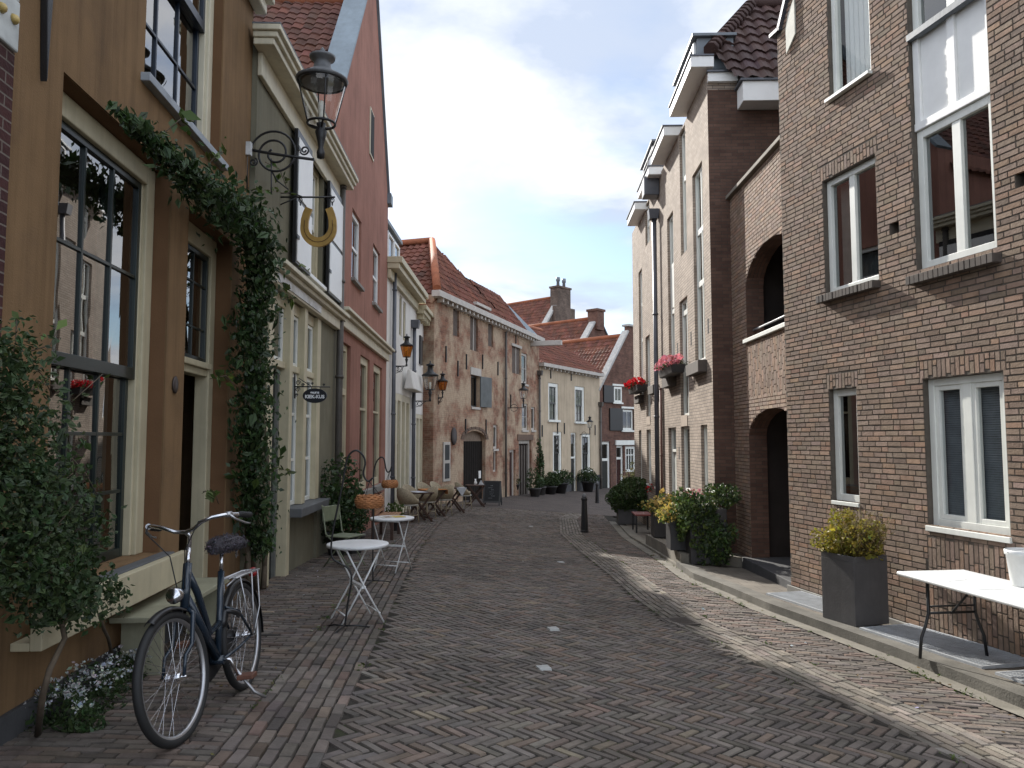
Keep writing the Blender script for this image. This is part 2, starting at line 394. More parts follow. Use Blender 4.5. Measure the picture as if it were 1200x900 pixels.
def tiles(root, poly, name, m, tw=.23, tl=.3, amp=.03, step=.025, ux=None):
    """pantiled roof plane over a planar polygon given in the house frame: a rolled, stepped sheet"""
    P = [Vector(p) for p in poly]; n = (P[1]-P[0]).cross(P[2]-P[0]).normalized()
    if n.z < 0: n = -n
    x = Vector((0, 0, 1)).cross(n).normalized() if ux is None else Vector(ux).normalized(); y = n.cross(x).normalized()   # y up the slope
    o = P[0]; Q = [((p-o).dot(x), (p-o).dot(y)) for p in P]
    x0, x1 = min(q[0] for q in Q), max(q[0] for q in Q); y0, y1 = min(q[1] for q in Q), max(q[1] for q in Q)
    K = 6; nx = int((x1-x0)/tw*K)+1; ny = int((y1-y0)/tl)+1
    Qa = np.array(Q)
    def inside(px, py):
        r = np.zeros(px.shape, bool); k = len(Qa)
        for i in range(k):
            xa, ya = Qa[i]; xb, yb = Qa[(i+1) % k]
            if ya == yb: continue
            c = ((ya > py) != (yb > py)) & (px < (xb-xa)*(py-ya)/(yb-ya)+xa); r ^= c
        return r
    gx = x0+np.arange(nx+1)*tw/K
    ph = np.arange(nx+1) % K/K*2*PI
    prof = amp*(.6*np.sin(ph)+.25*np.sin(2*ph+.6))
    rows = []; yy = []
    for j in range(ny+1):
        for e, hh in ((0., step), (tl-.004, 0.)): yy.append(y0+j*tl+e); rows.append(hh)
    yy = np.array(yy); hh = np.array(rows)
    GX, GY = np.meshgrid(gx, yy)
    jit = np.repeat(RNG.normal(0, .004, ((nx+K)//K+1, ny+1)), K, 0)[:nx+1].T; jit = np.repeat(jit, 2, 0)
    Hh = hh[:, None]+prof[None]+jit
    GYj = GY + np.repeat(np.repeat(RNG.normal(0, .008, ((nx+K)//K+1, ny+1)), K, 0)[:nx+1].T, 2, 0)
    W = np.array(o)[None, None]+GX[..., None]*np.array(x)+GYj[..., None]*np.array(y)+(Hh+.02)[..., None]*np.array(n)
    ncol = nx+1; i, j = np.meshgrid(np.arange(len(yy)-1), np.arange(nx), indexing='ij'); i = i.ravel(); j = j.ravel()
    cx = gx[j]+tw/K/2; cy = (yy[i]+yy[i+1])/2; ok = inside(cx, cy); i = i[ok]; j = j[ok]
    a = i*ncol+j; Fq = np.stack([a, a+1, a+ncol+1, a+ncol], 1)
    tid = (j//K)*1000+(i//2); u, inv = np.unique(tid, return_inverse=True); t = tints(len(u), .14, .05)[inv]
    return npmesh(name, W.reshape(-1, 3), Fq, m, root, tint=t, smooth=False)
def leaves(name, P, size, mats, parent=None, out=None, sd=.38, flat=.0, asp=.55, mi=None):
    """leaf blades: one folded four-point blade at each of the points P; out = preferred outward direction(s)"""
    P = np.asarray(P, float); N = len(P)
    a = RNG.normal(0, 1, (N, 3)); 
    nrm = a + (0 if out is None else np.asarray(out)*1.3); nrm /= np.linalg.norm(nrm, axis=1)[:, None]
    b = RNG.normal(0, 1, (N, 3)) + np.array([0, 0, -flat]); t = b - nrm*np.sum(b*nrm, 1)[:, None]; t /= np.linalg.norm(t, axis=1)[:, None]
    s = np.cross(nrm, t); L = size*np.exp(RNG.normal(0, sd, N))[:, None]
    V = np.empty((N, 6, 3)); bend = nrm*L*.18
    V[:, 0] = P-t*L*.5; V[:, 1] = P-t*L*.12+s*L*asp*.5-bend*.5; V[:, 2] = P+t*L*.5-bend*1.2; V[:, 3] = P-t*L*.12-s*L*asp*.5-bend*.5
    V[:, 4] = P-t*L*.1+bend*.25; V[:, 5] = V[:, 2]
    F4 = np.array([[0, 1, 2, 4], [0, 4, 2, 3]]); Fa = (np.arange(N)[:, None, None]*6+F4[None]).reshape(-1, 4)
    tn = np.repeat(tints(N, .28, .1), 2, 0)
    m2 = None if mi is None else np.repeat(mi, 2)
    return npmesh(name, V.reshape(-1, 3), Fa, mats, parent, tint=tn, mi=m2)
def leafmat(name, c, rough=.45, trans=.25):
    if name in MATS: return MATS[name]
    m = mat(name, c, rough, .2, 3., tint=True, spec=.4); b = m.node_tree.nodes['Principled BSDF']
    nt = m.node_tree; o = nt.nodes['Material Output']; tr = nn(nt, 'ShaderNodeBsdfTranslucent')
    src = b.inputs['Base Color'].links[0].from_socket; nt.links.new(src, tr.inputs[0])
    mx = nn(nt, 'ShaderNodeMixShader'); mx.inputs[0].default_value = trans; nt.links.new(b.outputs[0], mx.inputs[1]); nt.links.new(tr.outputs[0], mx.inputs[2]); nt.links.new(mx.outputs[0], o.inputs[0])
    return m
def blob(c, r, N, shell=.5, lump=.25, nl=9):
    """points filling a lumpy crown"""
    c = np.array(c, float); r = np.array(r, float)
    d = RNG.normal(0, 1, (N, 3)); d /= np.linalg.norm(d, axis=1)[:, None]
    L = RNG.normal(0, 1, (nl, 3)); L /= np.linalg.norm(L, axis=1)[:, None]
    k = (d @ L.T).max(1); rad = (1-lump)+lump*2*np.clip((k-.6)/.4, 0, 1)
    q = shell+(1-shell)*RNG.random(N)**.5
    return c+d*(rad*q)[:, None]*r, d
# ------------------------------------------------------------------ sky and sun
SUN_AZ = math.radians(-22.5)   # measured from straight ahead, negative = left
SUN_EL = math.radians(29.5)
w = bpy.data.worlds.new('World'); SC.world = w; w.use_nodes = True
nt = w.node_tree; L = nt.links.new; bg = nt.nodes['Background']; wo = nt.nodes['World Output']
sk = nn(nt, 'ShaderNodeTexSky', sky_type='NISHITA'); sk.sun_disc = False; sk.sun_elevation = SUN_EL; sk.sun_rotation = SUN_AZ
sk.air_density = 1.0; sk.dust_density = .5; sk.ozone_density = 2.5
L(sk.outputs[0], bg.inputs[0]); bg.inputs[1].default_value = .10
tc = nn(nt, 'ShaderNodeTexCoord'); sx = nn(nt, 'ShaderNodeSeparateXYZ'); L(tc.outputs['Generated'], sx.inputs[0])
mz = nn(nt, 'ShaderNodeMath', operation='MAXIMUM'); L(sx.outputs['Z'], mz.inputs[0]); mz.inputs[1].default_value = 0.
az = nn(nt, 'ShaderNodeMath', operation='ADD'); L(mz.outputs[0], az.inputs[0]); az.inputs[1].default_value = .13
dx = nn(nt, 'ShaderNodeMath', operation='DIVIDE'); L(sx.outputs['X'], dx.inputs[0]); L(az.outputs[0], dx.inputs[1])
dy = nn(nt, 'ShaderNodeMath', operation='DIVIDE'); L(sx.outputs['Y'], dy.inputs[0]); L(az.outputs[0], dy.inputs[1])
cx = nn(nt, 'ShaderNodeCombineXYZ'); L(dx.outputs[0], cx.inputs[0]); L(dy.outputs[0], cx.inputs[1]); cx.inputs[2].default_value = 3.1
n1 = nn(nt, 'ShaderNodeTexNoise', Scale=1.0, Detail=8., Roughness=.5, Distortion=.25); L(cx.outputs[0], n1.inputs['Vector'])
rp = nn(nt, 'ShaderNodeMapRange', interpolation_type='SMOOTHSTEP'); rp.inputs['From Min'].default_value = .36; rp.inputs['From Max'].default_value = .53
L(n1.outputs['Fac'], rp.inputs['Value'])
mp = nn(nt, 'ShaderNodeMapping'); mp.inputs['Location'].default_value = (3.3, 7.7, 1); L(cx.outputs[0], mp.inputs['Vector'])
n2 = nn(nt, 'ShaderNodeTexNoise', Scale=1.5, Detail=8., Roughness=.55, Distortion=.3); L(mp.outputs[0], n2.inputs['Vector'])
cr = nn(nt, 'ShaderNodeValToRGB'); cr.color_ramp.elements[0].position = .40; cr.color_ramp.elements[0].color = (.56, .64, .79, 1)
cr.color_ramp.elements[1].position = .57; cr.color_ramp.elements[1].color = (.97, .99, 1.03, 1); L(n2.outputs['Fac'], cr.inputs[0])
# clouds made brighter behind the camera, added fill for the shaded house fronts
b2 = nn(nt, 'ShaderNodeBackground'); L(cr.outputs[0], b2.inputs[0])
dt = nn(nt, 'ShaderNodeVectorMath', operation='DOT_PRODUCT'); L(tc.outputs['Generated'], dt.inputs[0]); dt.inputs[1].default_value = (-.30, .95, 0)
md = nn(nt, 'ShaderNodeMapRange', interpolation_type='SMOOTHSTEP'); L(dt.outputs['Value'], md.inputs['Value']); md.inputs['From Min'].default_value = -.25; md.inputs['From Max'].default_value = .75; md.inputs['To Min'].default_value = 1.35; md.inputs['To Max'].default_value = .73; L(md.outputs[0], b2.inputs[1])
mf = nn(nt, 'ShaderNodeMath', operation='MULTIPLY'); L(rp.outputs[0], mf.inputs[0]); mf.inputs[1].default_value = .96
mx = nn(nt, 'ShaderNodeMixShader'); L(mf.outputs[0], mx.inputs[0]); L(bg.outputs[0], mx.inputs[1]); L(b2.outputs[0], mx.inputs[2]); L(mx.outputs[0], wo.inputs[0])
sl = bpy.data.lights.new('sun', 'SUN'); so = bpy.data.objects.new('sun', sl); COL.objects.link(so)
sl.energy = 5.0; sl.angle = math.radians(.9); sl.color = (1, .955, .88)
sd = Vector((math.sin(SUN_AZ)*math.cos(SUN_EL), math.cos(SUN_AZ)*math.cos(SUN_EL), math.sin(SUN_EL)))
so.rotation_euler = sd.to_track_quat('Z', 'Y').to_euler(); so.location = (0, 0, 30)
vs = SC.view_settings; vs.view_transform = 'Standard'; vs.look = 'None'; vs.gamma = 1; vs.exposure = .74; vs.use_curve_mapping = False
SC.cycles.max_bounces = 8; SC.cycles.transparent_max_bounces = 12
# ------------------------------------------------------------------ palette
ochre = mat('ochre_render', (.215, .132, .066), .9, .16, 1.6, .3, 90, streak=.42, spec=.2, dark=((.15, .095, .055), 1.3, .52, .8))
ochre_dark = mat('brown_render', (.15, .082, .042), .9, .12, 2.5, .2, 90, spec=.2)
cream = mat('cream_paint', (.52, .46, .31), .55, .12, 3., .1, 30, streak=.2)
creamw = mat('pale_cream_paint', (.62, .57, .43), .55, .1, 3., streak=.2)
olive = mat('olive_render', (.185, .172, .122), .85, .15, 2., .2, 80, streak=.25, spec=.2)
salmon = mat('salmon_render', (.335, .168, .128), .9, .2, 1.1, .25, 80, streak=.3, spec=.2, dark=((.25, .12, .09), .8, .55, .75))
white = mat('white_render', (.72, .70, .66), .8, .08, 2., .15, 70, streak=.15)
whitep = mat('white_paint', (.80, .80, .78), .4, .06, 3.)
whitef = mat('white_frame_paint', (.74, .75, .70), .4, .08, 3., streak=.12)
greenp = mat('dark_green_paint', (.010, .018, .016), .3, .2, 4.)
black = mat('black_iron', (.012, .012, .013), .45, .3, 8., .15, 80)
blackp = mat('black_paint', (.010, .010, .011), .35, .2, 5.)
lead = mat('lead_sheet', (.16, .18, .20), .5, .2, 2., .1, 20)
slate = mat('slate_sheet', (.17, .21, .24), .55, .25, 1.5, .1, 20, streak=.2)
stone = mat('grey_stone', (.25, .24, .22), .8, .25, 3., .3, 60, dark=((.12, .115, .1), 2.2, .5, .75))
bluestone = mat('blue_stone', (.10, .105, .11), .6, .25, 4., .2, 60)
plinth = mat('dark_plinth', (.055, .055, .058), .8, .3, 3., .3, 60)
zinc = mat('zinc_pipe', (.10, .105, .12), .5, .25, 3., metal=.3)
pipe_brown = mat('brown_pipe', (.085, .075, .065), .55, .25, 3.)
creamwall = mat('beige_render', (.50, .41, .30), .9, .16, 1.2, .2, 70, streak=.3, spec=.2)
dark_in = mat('dark_interior', (.012, .012, .012), .9, .3, 2.)
room = mat('room_wall', (.06, .055, .05), .9, .3, 1.)
doorblack = mat('black_door_paint', (.012, .013, .014), .3, .2, 4., spec=.25)
doorgreen = mat('dark_door_paint', (.02, .022, .018), .4, .2, 4., spec=.25)
curtainm = mat('pale_curtain', (.55, .53, .48), .9, .15, 8.)
woodw = mat('weathered_wood', (.11, .06, .035), .75, .35, 7., .3, 60)
wood_red = mat('reddish_slat_wood', (.32, .165, .08), .6, .3, 7., .2, 60)
wood_dark = mat('dark_wood', (.05, .022, .013), .55, .35, 8., .2, 60)
glass = glassmat('window_glass', (.45, .48, .48), .95, ior=2.5)
glass_old = glassmat('old_window_glass', (.40, .45, .45), .95, wob=.012, ior=3.2)
glass_clear = glassmat('clear_window_glass', (.78, .80, .80), .95, ior=1.6)
glass_far = glassmat('far_window_glass', (.35, .38, .4), .9)
tile_brown = mat('brown_red_tile', (.115, .047, .032), .8, .25, 1.5, .2, 60, tint=True, spec=.25, dark=((.05, .035, .028), .9, .5, .72))
tile_red = mat('red_clay_tile', (.145, .056, .037), .8, .25, 1.5, .2, 60, tint=True, spec=.25, dark=((.07, .04, .03), .9, .52, .75))
tile_dark = mat('dark_brown_tile', (.055, .030, .026), .7, .2, 1.5, .15, 60, tint=True, spec=.3)
tile_orange = mat('orange_ridge_tile', (.30, .10, .045), .8, .25, 2., .2, 60)
mortar = mat('grey_mortar', (.098, .082, .066), .95, .25, 6., .4, 80)
soil = mat('joint_sand', (.040, .036, .031), 1., .35, 5., .4, 80, spec=.1, dark=((.045, .055, .022), 1.2, .55, .7))
brick1 = mat('brown_brick', (.250, .182, .138), .85, .22, 9., .5, 70, tint=True, spec=.25, dark=((.115, .088, .072), .55, .55, .9))
brick_shade = mat('dark_brown_brick', (.14, .085, .062), .85, .22, 9., .5, 70, tint=True, spec=.25)
roadbrick = mat('road_brick', (.150, .126, .106), .75, .3, 7., .5, 60, tint=True, spec=.35, dark=((.055, .046, .040), .6, .47, .78))
pavebrick = mat('pavement_brick', (.132, .110, .094), .8, .3, 7., .5, 60, tint=True, spec=.3, dark=((.07, .06, .05), .6, .5, .8))
bandbrick = mat('band_brick', (.165, .142, .118), .8, .3, 7., .5, 60, tint=True, spec=.3, dark=((.08, .07, .055), .6, .5, .8))
concrete = mat('pale_concrete', (.175, .158, .128), .85, .3, 3., .4, 60, dark=((.11, .10, .075), 1.8, .48, .72))
kerbm = mat('kerb_stone', (.135, .125, .105), .85, .35, 3., .5, 60, dark=((.06, .055, .045), 1.8, .45, .7))
wall_r2 = brickmat('tan_brick', (.36, .295, .24), (.28, .225, .18), (.12, .10, .085))
wall_dk = brickmat('core_and_shaded_end_brick', (.13, .075, .055), (.085, .048, .036), (.07, .055, .045))
wall_old = brickmat('old_red_brick', (.33, .155, .10), (.21, .105, .07), (.30, .23, .16), .24, .075, patch=((.45, .345, .245), .8, .42, .56), mix2=((.45, .42, .42), 2.6, .52, .68), bump=.9)
wall_gab = brickmat('dark_red_brick', (.20, .10, .07), (.13, .065, .05), (.15, .12, .1), .21, .06, mix2=((.5, .5, .5), 1.5, .45, .7))
wall_grey = brickmat('grey_brown_brick', (.20, .145, .115), (.14, .10, .08), (.14, .12, .1), .21, .06, mix2=((.45, .45, .45), .8, .45, .65))
wall_nb = brickmat('purple_red_brick', (.075, .028, .025), (.05, .02, .02), (.16, .13, .11), .21, .062, bump=.5)
# ------------------------------------------------------------------ ground, road, pavements
gx = np.concatenate([[-400, -120, -40, -15], np.arange(-8, 14.01, .5), [20, 45, 120, 400]])
gy = np.concatenate([[-300, -60, -12], np.arange(-4, 60.01, 1.), [75, 120, 300, 900]])
X, Y = np.meshgrid(gx, gy); Z = g(X, Y)-.05
k = len(gx); ii, jj = np.meshgrid(np.arange(len(gy)-1), np.arange(k-1), indexing='ij'); a = (ii*k+jj).ravel()
struct(npmesh('ground', np.stack([X, Y, Z], -1).reshape(-1, 3), np.stack([a, a+1, a+k+1, a+k], 1), soil))
def line(pts, off=0.):
    P = np.array([G(px, py, off) for px, py in pts]); o = np.argsort(P[:, 1]); P = P[o]
    return lambda y: np.interp(y, P[:, 1], P[:, 0])
YN, YF = 2.2, 27.0
_rl = line([(372, 905), (437, 760), (489, 647), (516, 612), (540, 596), (560, 589)])
def road_l(y): return np.where(np.asarray(y) < 4.0, _rl(4.0)+0*np.asarray(y), _rl(y))
_rr = line([(1117, 888), (1010, 835), (908, 788), (854, 759), (780, 727), (745, 702), (712, 672), (678, 645), (656, 625), (655, 607), (672, 597), (700, 590)])
_y0 = G(1117, 888)[1]
def road_r(y): y = np.asarray(y, float); return np.where(y < _y0, _rr(_y0)+(_y0-y)*.27, _rr(y))
def band_r(y): return road_r(y)+.55
KB = [(1200, 832), (1050, 771), (900, 716), (850, 694), (812, 679), (780, 656), (738, 630), (712, 602), (708, 592)]
_kb = line(KB); _yk = G(1200, 832)[1]
def kerb(y): y = np.asarray(y, float); return np.where(y < _yk, _kb(_yk)+(_yk-y)*.235, _kb(y))
def strip_l(y): return road_l(y)-.55
def wall_l(y): return -2.43-.067*np.asarray(y)+0.0*np.asarray(y)
def sheet(name, fa, fb, y0, y1, off, m, nc=6, ny=80, skirt=0.):
    ys = np.linspace(y0, y1, ny); t = np.linspace(0, 1, nc)
    xa, xb = fa(ys), fb(ys); X = xa[:, None]*(1-t)+xb[:, None]*t; Y = np.repeat(ys[:, None], nc, 1); Z = g(X, Y)+off
    V = np.stack([X, Y, Z], -1).reshape(-1, 3); i, j = np.meshgrid(np.arange(ny-1), np.arange(nc-1), indexing='ij'); a = (i*nc+j).ravel()
    Fq = np.stack([a, a+1, a+nc+1, a+nc], 1)
    if skirt:
        n = len(V); lo = np.stack([xa, ys, g(xa, ys)+off-skirt], 1); V = np.concatenate([V, lo]); q = np.arange(ny-1)
        Fq = np.concatenate([Fq, np.stack([n+q, q*nc, (q+1)*nc, n+q+1], 1)])
    return npmesh(name, V, Fq, m)
def herring(y0, y1, fa, fb, W=.066, n=3, rot=-PI/4+.05):
    Lb = n*W; R = 24.; ca, sa = math.cos(rot), math.sin(rot); cy = (y0+y1)/2
    K = int(R/W)+2; ks = np.arange(-K, K+1); ms = np.arange(-int(R/(2*n*W))-2, int(R/(2*n*W))+3)
    kk, mm = np.meshgrid(ks, ms, indexing='ij'); kk = kk.ravel(); mm = mm.ravel()
    H = np.stack([(kk+2*n*mm)*W+Lb/2, kk*W+W/2], 1); Vv = np.stack([(kk-1+2*n*mm)*W+W/2, kk*W+Lb/2], 1)
    # the second lattice direction brings the rows back over the area
    C = np.concatenate([H, Vv]); A = np.concatenate([np.zeros(len(H)), np.full(len(Vv), PI/2)])
    C = np.stack([C[:, 0]*ca-C[:, 1]*sa+1, C[:, 0]*sa+C[:, 1]*ca+cy], 1); A = A+rot
    # gentle wander of the courses
    C[:, 0] += .05*np.sin(C[:, 1]*.9)+.03*np.sin(C[:, 1]*2.3+C[:, 0]); C[:, 1] += .06*np.sin(C[:, 0]*1.1+.4)
    ok = (C[:, 1] > y0) & (C[:, 1] < y1); C = C[ok]; A = A[ok]
    ok = (C[:, 0] > fa(C[:, 1])+.01) & (C[:, 0] < fb(C[:, 1])-.01); C = C[ok]; A = A[ok]
    N = len(C)
    return blocks(C, Lb/2-.005+RNG.normal(0, .0015, N), np.full(N, W/2-.0045)+RNG.normal(0, .0012, N), A+RNG.normal(0, .025, N), RNG.normal(0, .002, N) , drape=lambda x, y: g(x, y)-.004, cham=.006, tilt=.018)
def courses(y0, y1, fa, fb, W=.068, Lb=.2, along=False, rows=5):
    C, A, HL, HW = [], [], [], []
    if along:
        s = 0.
        for r in range(rows):
            y = y0-random.random()*Lb
            while y < y1:
                yc = y+Lb/2; xa, xb = float(fa(yc)), float(fb(yc)); dd = float(fa(yc+.1)-fa(yc-.1)+fb(yc+.1)-fb(yc-.1))/2/.2
                C.append((xa+(xb-xa)*(r+.5)/rows, yc)); A.append(math.atan2(1, dd)); cosf = 1/math.hypot(1, dd)
                HL.append(Lb/2-.004); HW.append((xb-xa)/rows/2*cosf-.004); y += Lb*cosf
    else:
        y = y0; r = 0
        while y < y1:
            xa, xb = float(fa(y)), float(fb(y)); sl = .0
            x = xa-(r % 2)*Lb/2-random.random()*.02
            while x < xb:
                a, b = max(x, xa), min(x+Lb, xb)
                if b-a > .03: C.append(((a+b)/2, y+.02*math.sin(x*1.3)+.012*math.sin(x*3+y))); A.append(.02*math.cos(x*1.3)); HL.append((b-a)/2-.004); HW.append(W/2-.004)
                x += Lb
            y += W; r += 1
    N = len(C); C, A, HL, HW = map(np.array, (C, A, HL, HW))
    return blocks(C, HL, HW, A+RNG.normal(0, .02, N), RNG.normal(0, .003, N)+.004, drape=lambda x, y: g(x, y), cham=.005, tilt=.016)
pal_road = [((1, 1, 1), .64), ((1.12, 1.0, .92), .16), ((.86, .87, .9), .14), ((1.3, 1.25, 1.08), .03), ((1.06, .9, .85), .03)]
struct(bricks_obj('road', [herring(YN, YF, road_l, road_r)], roadbrick, pal=pal_road, sd=.15))
struct(bricks_obj('gutter_strip', [courses(YN, YF, strip_l, road_l, along=True, rows=7)], pavebrick, pal=pal_road))
struct(bricks_obj('pavement', [courses(YN, YF, wall_l, strip_l)], pavebrick, pal=pal_road))
struct(bricks_obj('brick_band', [courses(YN, YF, road_r, band_r, along=True, rows=7)], bandbrick))
def kerb_in(y): return kerb(y)-.20
struct(bricks_obj('footpath', [courses(YN, YF, band_r, kerb_in)], pavebrick, pal=[((1, 1, 1), .6), ((1.15, 1.0, .95), .25), ((.8, .8, .8), .15)]))
struct(sheet('gutter', kerb_in, lambda y: kerb(y)+.01, YN, 24., .006, concrete, nc=3))
struct(sheet('road_bed', lambda y: wall_l(y)-.3, lambda y: kerb(y)+.1, YN-.5, YF+.3, -.014, soil, nc=12, ny=60))
farm = brickmat('far_paving', (.098, .080, .072), (.072, .060, .054), (.04, .034, .03), .2, .07, bump=.3)
def mk_far():
    ys = np.concatenate([np.arange(YF-.1, 60, 1.)]); xs = np.arange(-6, 16.1, 1.); X, Y = np.meshgrid(xs, ys); k = len(xs)
    i, j = np.meshgrid(np.arange(len(ys)-1), np.arange(k-1), indexing='ij'); a = (i*k+j).ravel()
    return npmesh('street', np.stack([X, Y, g(X, Y)+.0], -1).reshape(-1, 3), np.stack([a, a+1, a+k+1, a+k], 1), farm)
struct(mk_far())
# raised pavement on the right with its kerb stones
PH = .10
YPL = G(806, 661, PH)[1]+.12
def pave_in(y): return kerb(y)+.26
ks = []
YK0 = G(811, 679)[1]
ks = sheet('kerb', kerb, pave_in, YN, YPL+.15, PH, kerbm, nc=3, skirt=.16); struct(ks)
paveflat = brickmat('grey_paving', (.17, .15, .125), (.13, .115, .095), (.08, .07, .06), .3, .3, bump=.3)
struct(sheet('raised_pavement', pave_in, lambda y: kerb(y)+3.0, YN, YPL+.2, PH-.004, paveflat, nc=4))
struct(sheet('low_kerb', lambda y: kerb(y)+.0, lambda y: kerb(y)+.22, YPL+.1, 22., .05, concrete, nc=3, skirt=.1))
struct(sheet('low_pavement', lambda y: kerb(y)+.22, lambda y: kerb(y)+2.2, YPL+.1, 24., .046, paveflat, nc=4))
# ================================================================== LEFT SIDE
def ln(x0, t, y): return (x0+t*y, y)
# ---- sliver of a brick house at the very left
nb = Fac((-2.43-.067*1.5+.0, 1.5), (-2.43-.067*3.97, 3.97)); 
r_nb = nb.root('brick_house', 'dark red brick house with pale stone corner pilaster, nearest beside the ochre house')
zt = nb.uz(20, 72)[1]
mb = wallmesh(MB(), nb.L, -1, zt, []); mb.box(0, nb.L, -.035, -.002, -1, zt); mb.build('wall', wall_nb, r_nb)
mb = MB(); mb.box(0, nb.L+.0, -.055, .2, zt+.002, zt+.28).box(0, nb.L+.0, -.05, .2, zt+.282, 7.5); mb.build('pilaster', mat('pale_grey_paint', (.5, .52, .5), .6), r_nb, bevel=.01)
for kx in range(12): MB().lathe([(.0, 0), (.03, .0), (.02, .02), (0, .03)], 8, M=Matrix.Translation((nb.L-.06-kx*.11, -.057, zt+.16)) @ Matrix.Rotation(PI/2, 4, 'X')).build('rosette', mat('gilt', (.5, .36, .12), .5), r_nb)
# ---- ochre house
OE = 8.6
O = Fac((-2.43-.067*3.97, 3.97), (-2.43-.067*OE, OE))
r_o = O.root('ochre_house', 'ochre rendered house with tall green sash window, cream trim and a dark open doorway')
def fix(q, fl=None): return q
w1 = list(O.rect((75, 84), (50, 650), (201, 225), (187, 640)))
dr = list(O.rect((219, 250), (212, 640), (273, 300), (262, 640)))
w3 = list(O.rect((169, 84), (169, 84), (258, 186), (258, 186)))
w1[2] = O.uz(150, 661)[1]; w1[3] = O.uz(75, 84)[1]; dr[2] = -1.0
dr[3] = O.uz(221, 240)[1]; w3[2] = (O.uz(169, 84)[1]+O.uz(255, 190)[1])/2; w3[3] = w3[2]+2.7
TOPO = 6.8
mb = wallmesh(MB(), O.L, -1.2, TOPO, [w1, dr, w3], th=.3)
shell(mb, O.L, -1.2, TOPO, 7); mb.build('wall', ochre, r_o)
# darker brown reveals (jamb linings standing 3 mm proud of the wall's own reveals)
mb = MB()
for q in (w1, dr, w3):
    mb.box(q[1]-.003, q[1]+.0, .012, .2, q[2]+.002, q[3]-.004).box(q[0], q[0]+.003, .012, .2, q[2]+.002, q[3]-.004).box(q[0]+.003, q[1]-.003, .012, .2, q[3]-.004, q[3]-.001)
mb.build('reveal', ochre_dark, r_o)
MB().box(-.0, w1[1]+.5, -.03, -.002, -1.2, .14).build('plinth', plinth, r_o)
def sash(root, q, rec, cw, fm, lower_rows, upper_rows, cols, mid=.5, name='window', trim=cream, sash_r=.05, gm=glass_old):
    """a sliding sash window in a moulded surround: surround > upper sash, lower sash, glass"""
    u0, u1, z0, z1 = q; s = MB()
    s.box(u0+.004, u0+cw, rec, rec+.12, z0, z1-.006).box(u1-cw, u1-.004, rec, rec+.12, z0, z1-.006).box(u0+cw, u1-cw, rec+.001, rec+.119, z1-cw*1.1, z1-.006)
    s.box(u0+cw, u0+cw+.035, rec+.03, rec+.119, z0, z1-cw*1.1).box(u1-cw-.035, u1-cw, rec+.03, rec+.119, z0, z1-cw*1.1)
    o = s.build(name, trim, root, bevel=.008)
    a, b = u0+cw+.036, u1-cw-.036; zt = z1-cw*1.1-.002; zm = z0+(zt-z0)*mid
    for nm, (za, zb, yy, rows) in {'upper_sash': (zm-.03, zt, rec+.035, upper_rows), 'lower_sash': (z0, zm+.03, rec+.085, lower_rows)}.items():
        f = MB(); f.box(a, a+sash_r, yy, yy+.045, za, zb).box(b-sash_r, b, yy, yy+.045, za, zb)
        hb = .09 if nm == 'upper_sash' else .07
        f.box(a+sash_r, b-sash_r, yy-.008 if nm == 'upper_sash' else yy, yy+.0449, za, za+hb).box(a+sash_r, b-sash_r, yy+.0003, yy+.0447, zb-.055, zb)
        ia, ib, ja, jb = a+sash_r, b-sash_r, za+hb, zb-.055
        for k in range(1, cols): u = ia+(ib-ia)*k/cols; f.box(u-.013, u+.013, yy+.004, yy+.041, ja, jb)
        for k in range(1, rows): z = ja+(jb-ja)*k/rows; f.box(ia, ib, yy+.006, yy+.039, z-.013, z+.013)
        so_ = f.build(nm, fm, o, bevel=.003)
        gq = MB()
        for c in range(cols):          # each pane sits a little differently in its putty
            for rr in range(rows):
                e = [random.uniform(-.003, .003) for _ in range(4)]; pa, pb = ia+(ib-ia)*c/cols, ia+(ib-ia)*(c+1)/cols; qa, qb = ja+(jb-ja)*rr/rows, ja+(jb-ja)*(rr+1)/rows
                gq.quad((pa, yy+.022+e[0], qa), (pb, yy+.022+e[1], qa), (pb, yy+.022+e[2], qb), (pa, yy+.022+e[3], qb))
        gq.build('glass', gm, o)
    return o
wo_ = sash(r_o, w1, .13, .15, greenp, 3, 2, 3, mid=.475)
MB().box(w1[0]-.05, w1[1]+.06, -.10, .2, w1[2]-.055, w1[2]-.002).build('sill', bluestone, wo_, bevel=.008)
MB().box(w1[0]-.3, w1[1]+.18, -.17, -.105, w1[2]-.235, w1[2]-.01).box(w1[0]-.3, w1[1]+.18, -.104, -.002, w1[2]-.235, w1[2]-.19).build('sill_board', cream, wo_, bevel=.006)
# room behind: side curtains
for a, b in ((.0, .16), (.82, 1.)):
    k = MB()
    for i in range(12):
        ua = w1[0]+.2+(w1[1]-w1[0]-.4)*(a+(b-a)*i/12); ub = w1[0]+.2+(w1[1]-w1[0]-.4)*(a+(b-a)*(i+1)/12)
        k.quad((ua, .36+.03*(i % 2), w1[2]), (ub, .36+.03*((i+1) % 2), w1[2]), (ub, .36+.03*((i+1) % 2), w1[3]-.2), (ua, .36+.03*(i % 2), w1[3]-.2), smooth=True)
    k.build('curtain', mat('grey_green_curtain', (.16, .18, .16), .9), wo_)
wu = sash(r_o, w3, .10, .12, mat('blue_green_paint', (.012, .02, .035), .3), 2, 2, 3, mid=.5, trim=creamw)
MB().box(w3[0]-.06, w3[1]+.06, -.07, .12, w3[2]-.07, w3[2]-.003).build('sill', mat('pale_lead', (.30, .33, .36), .5), wu, bevel=.006)
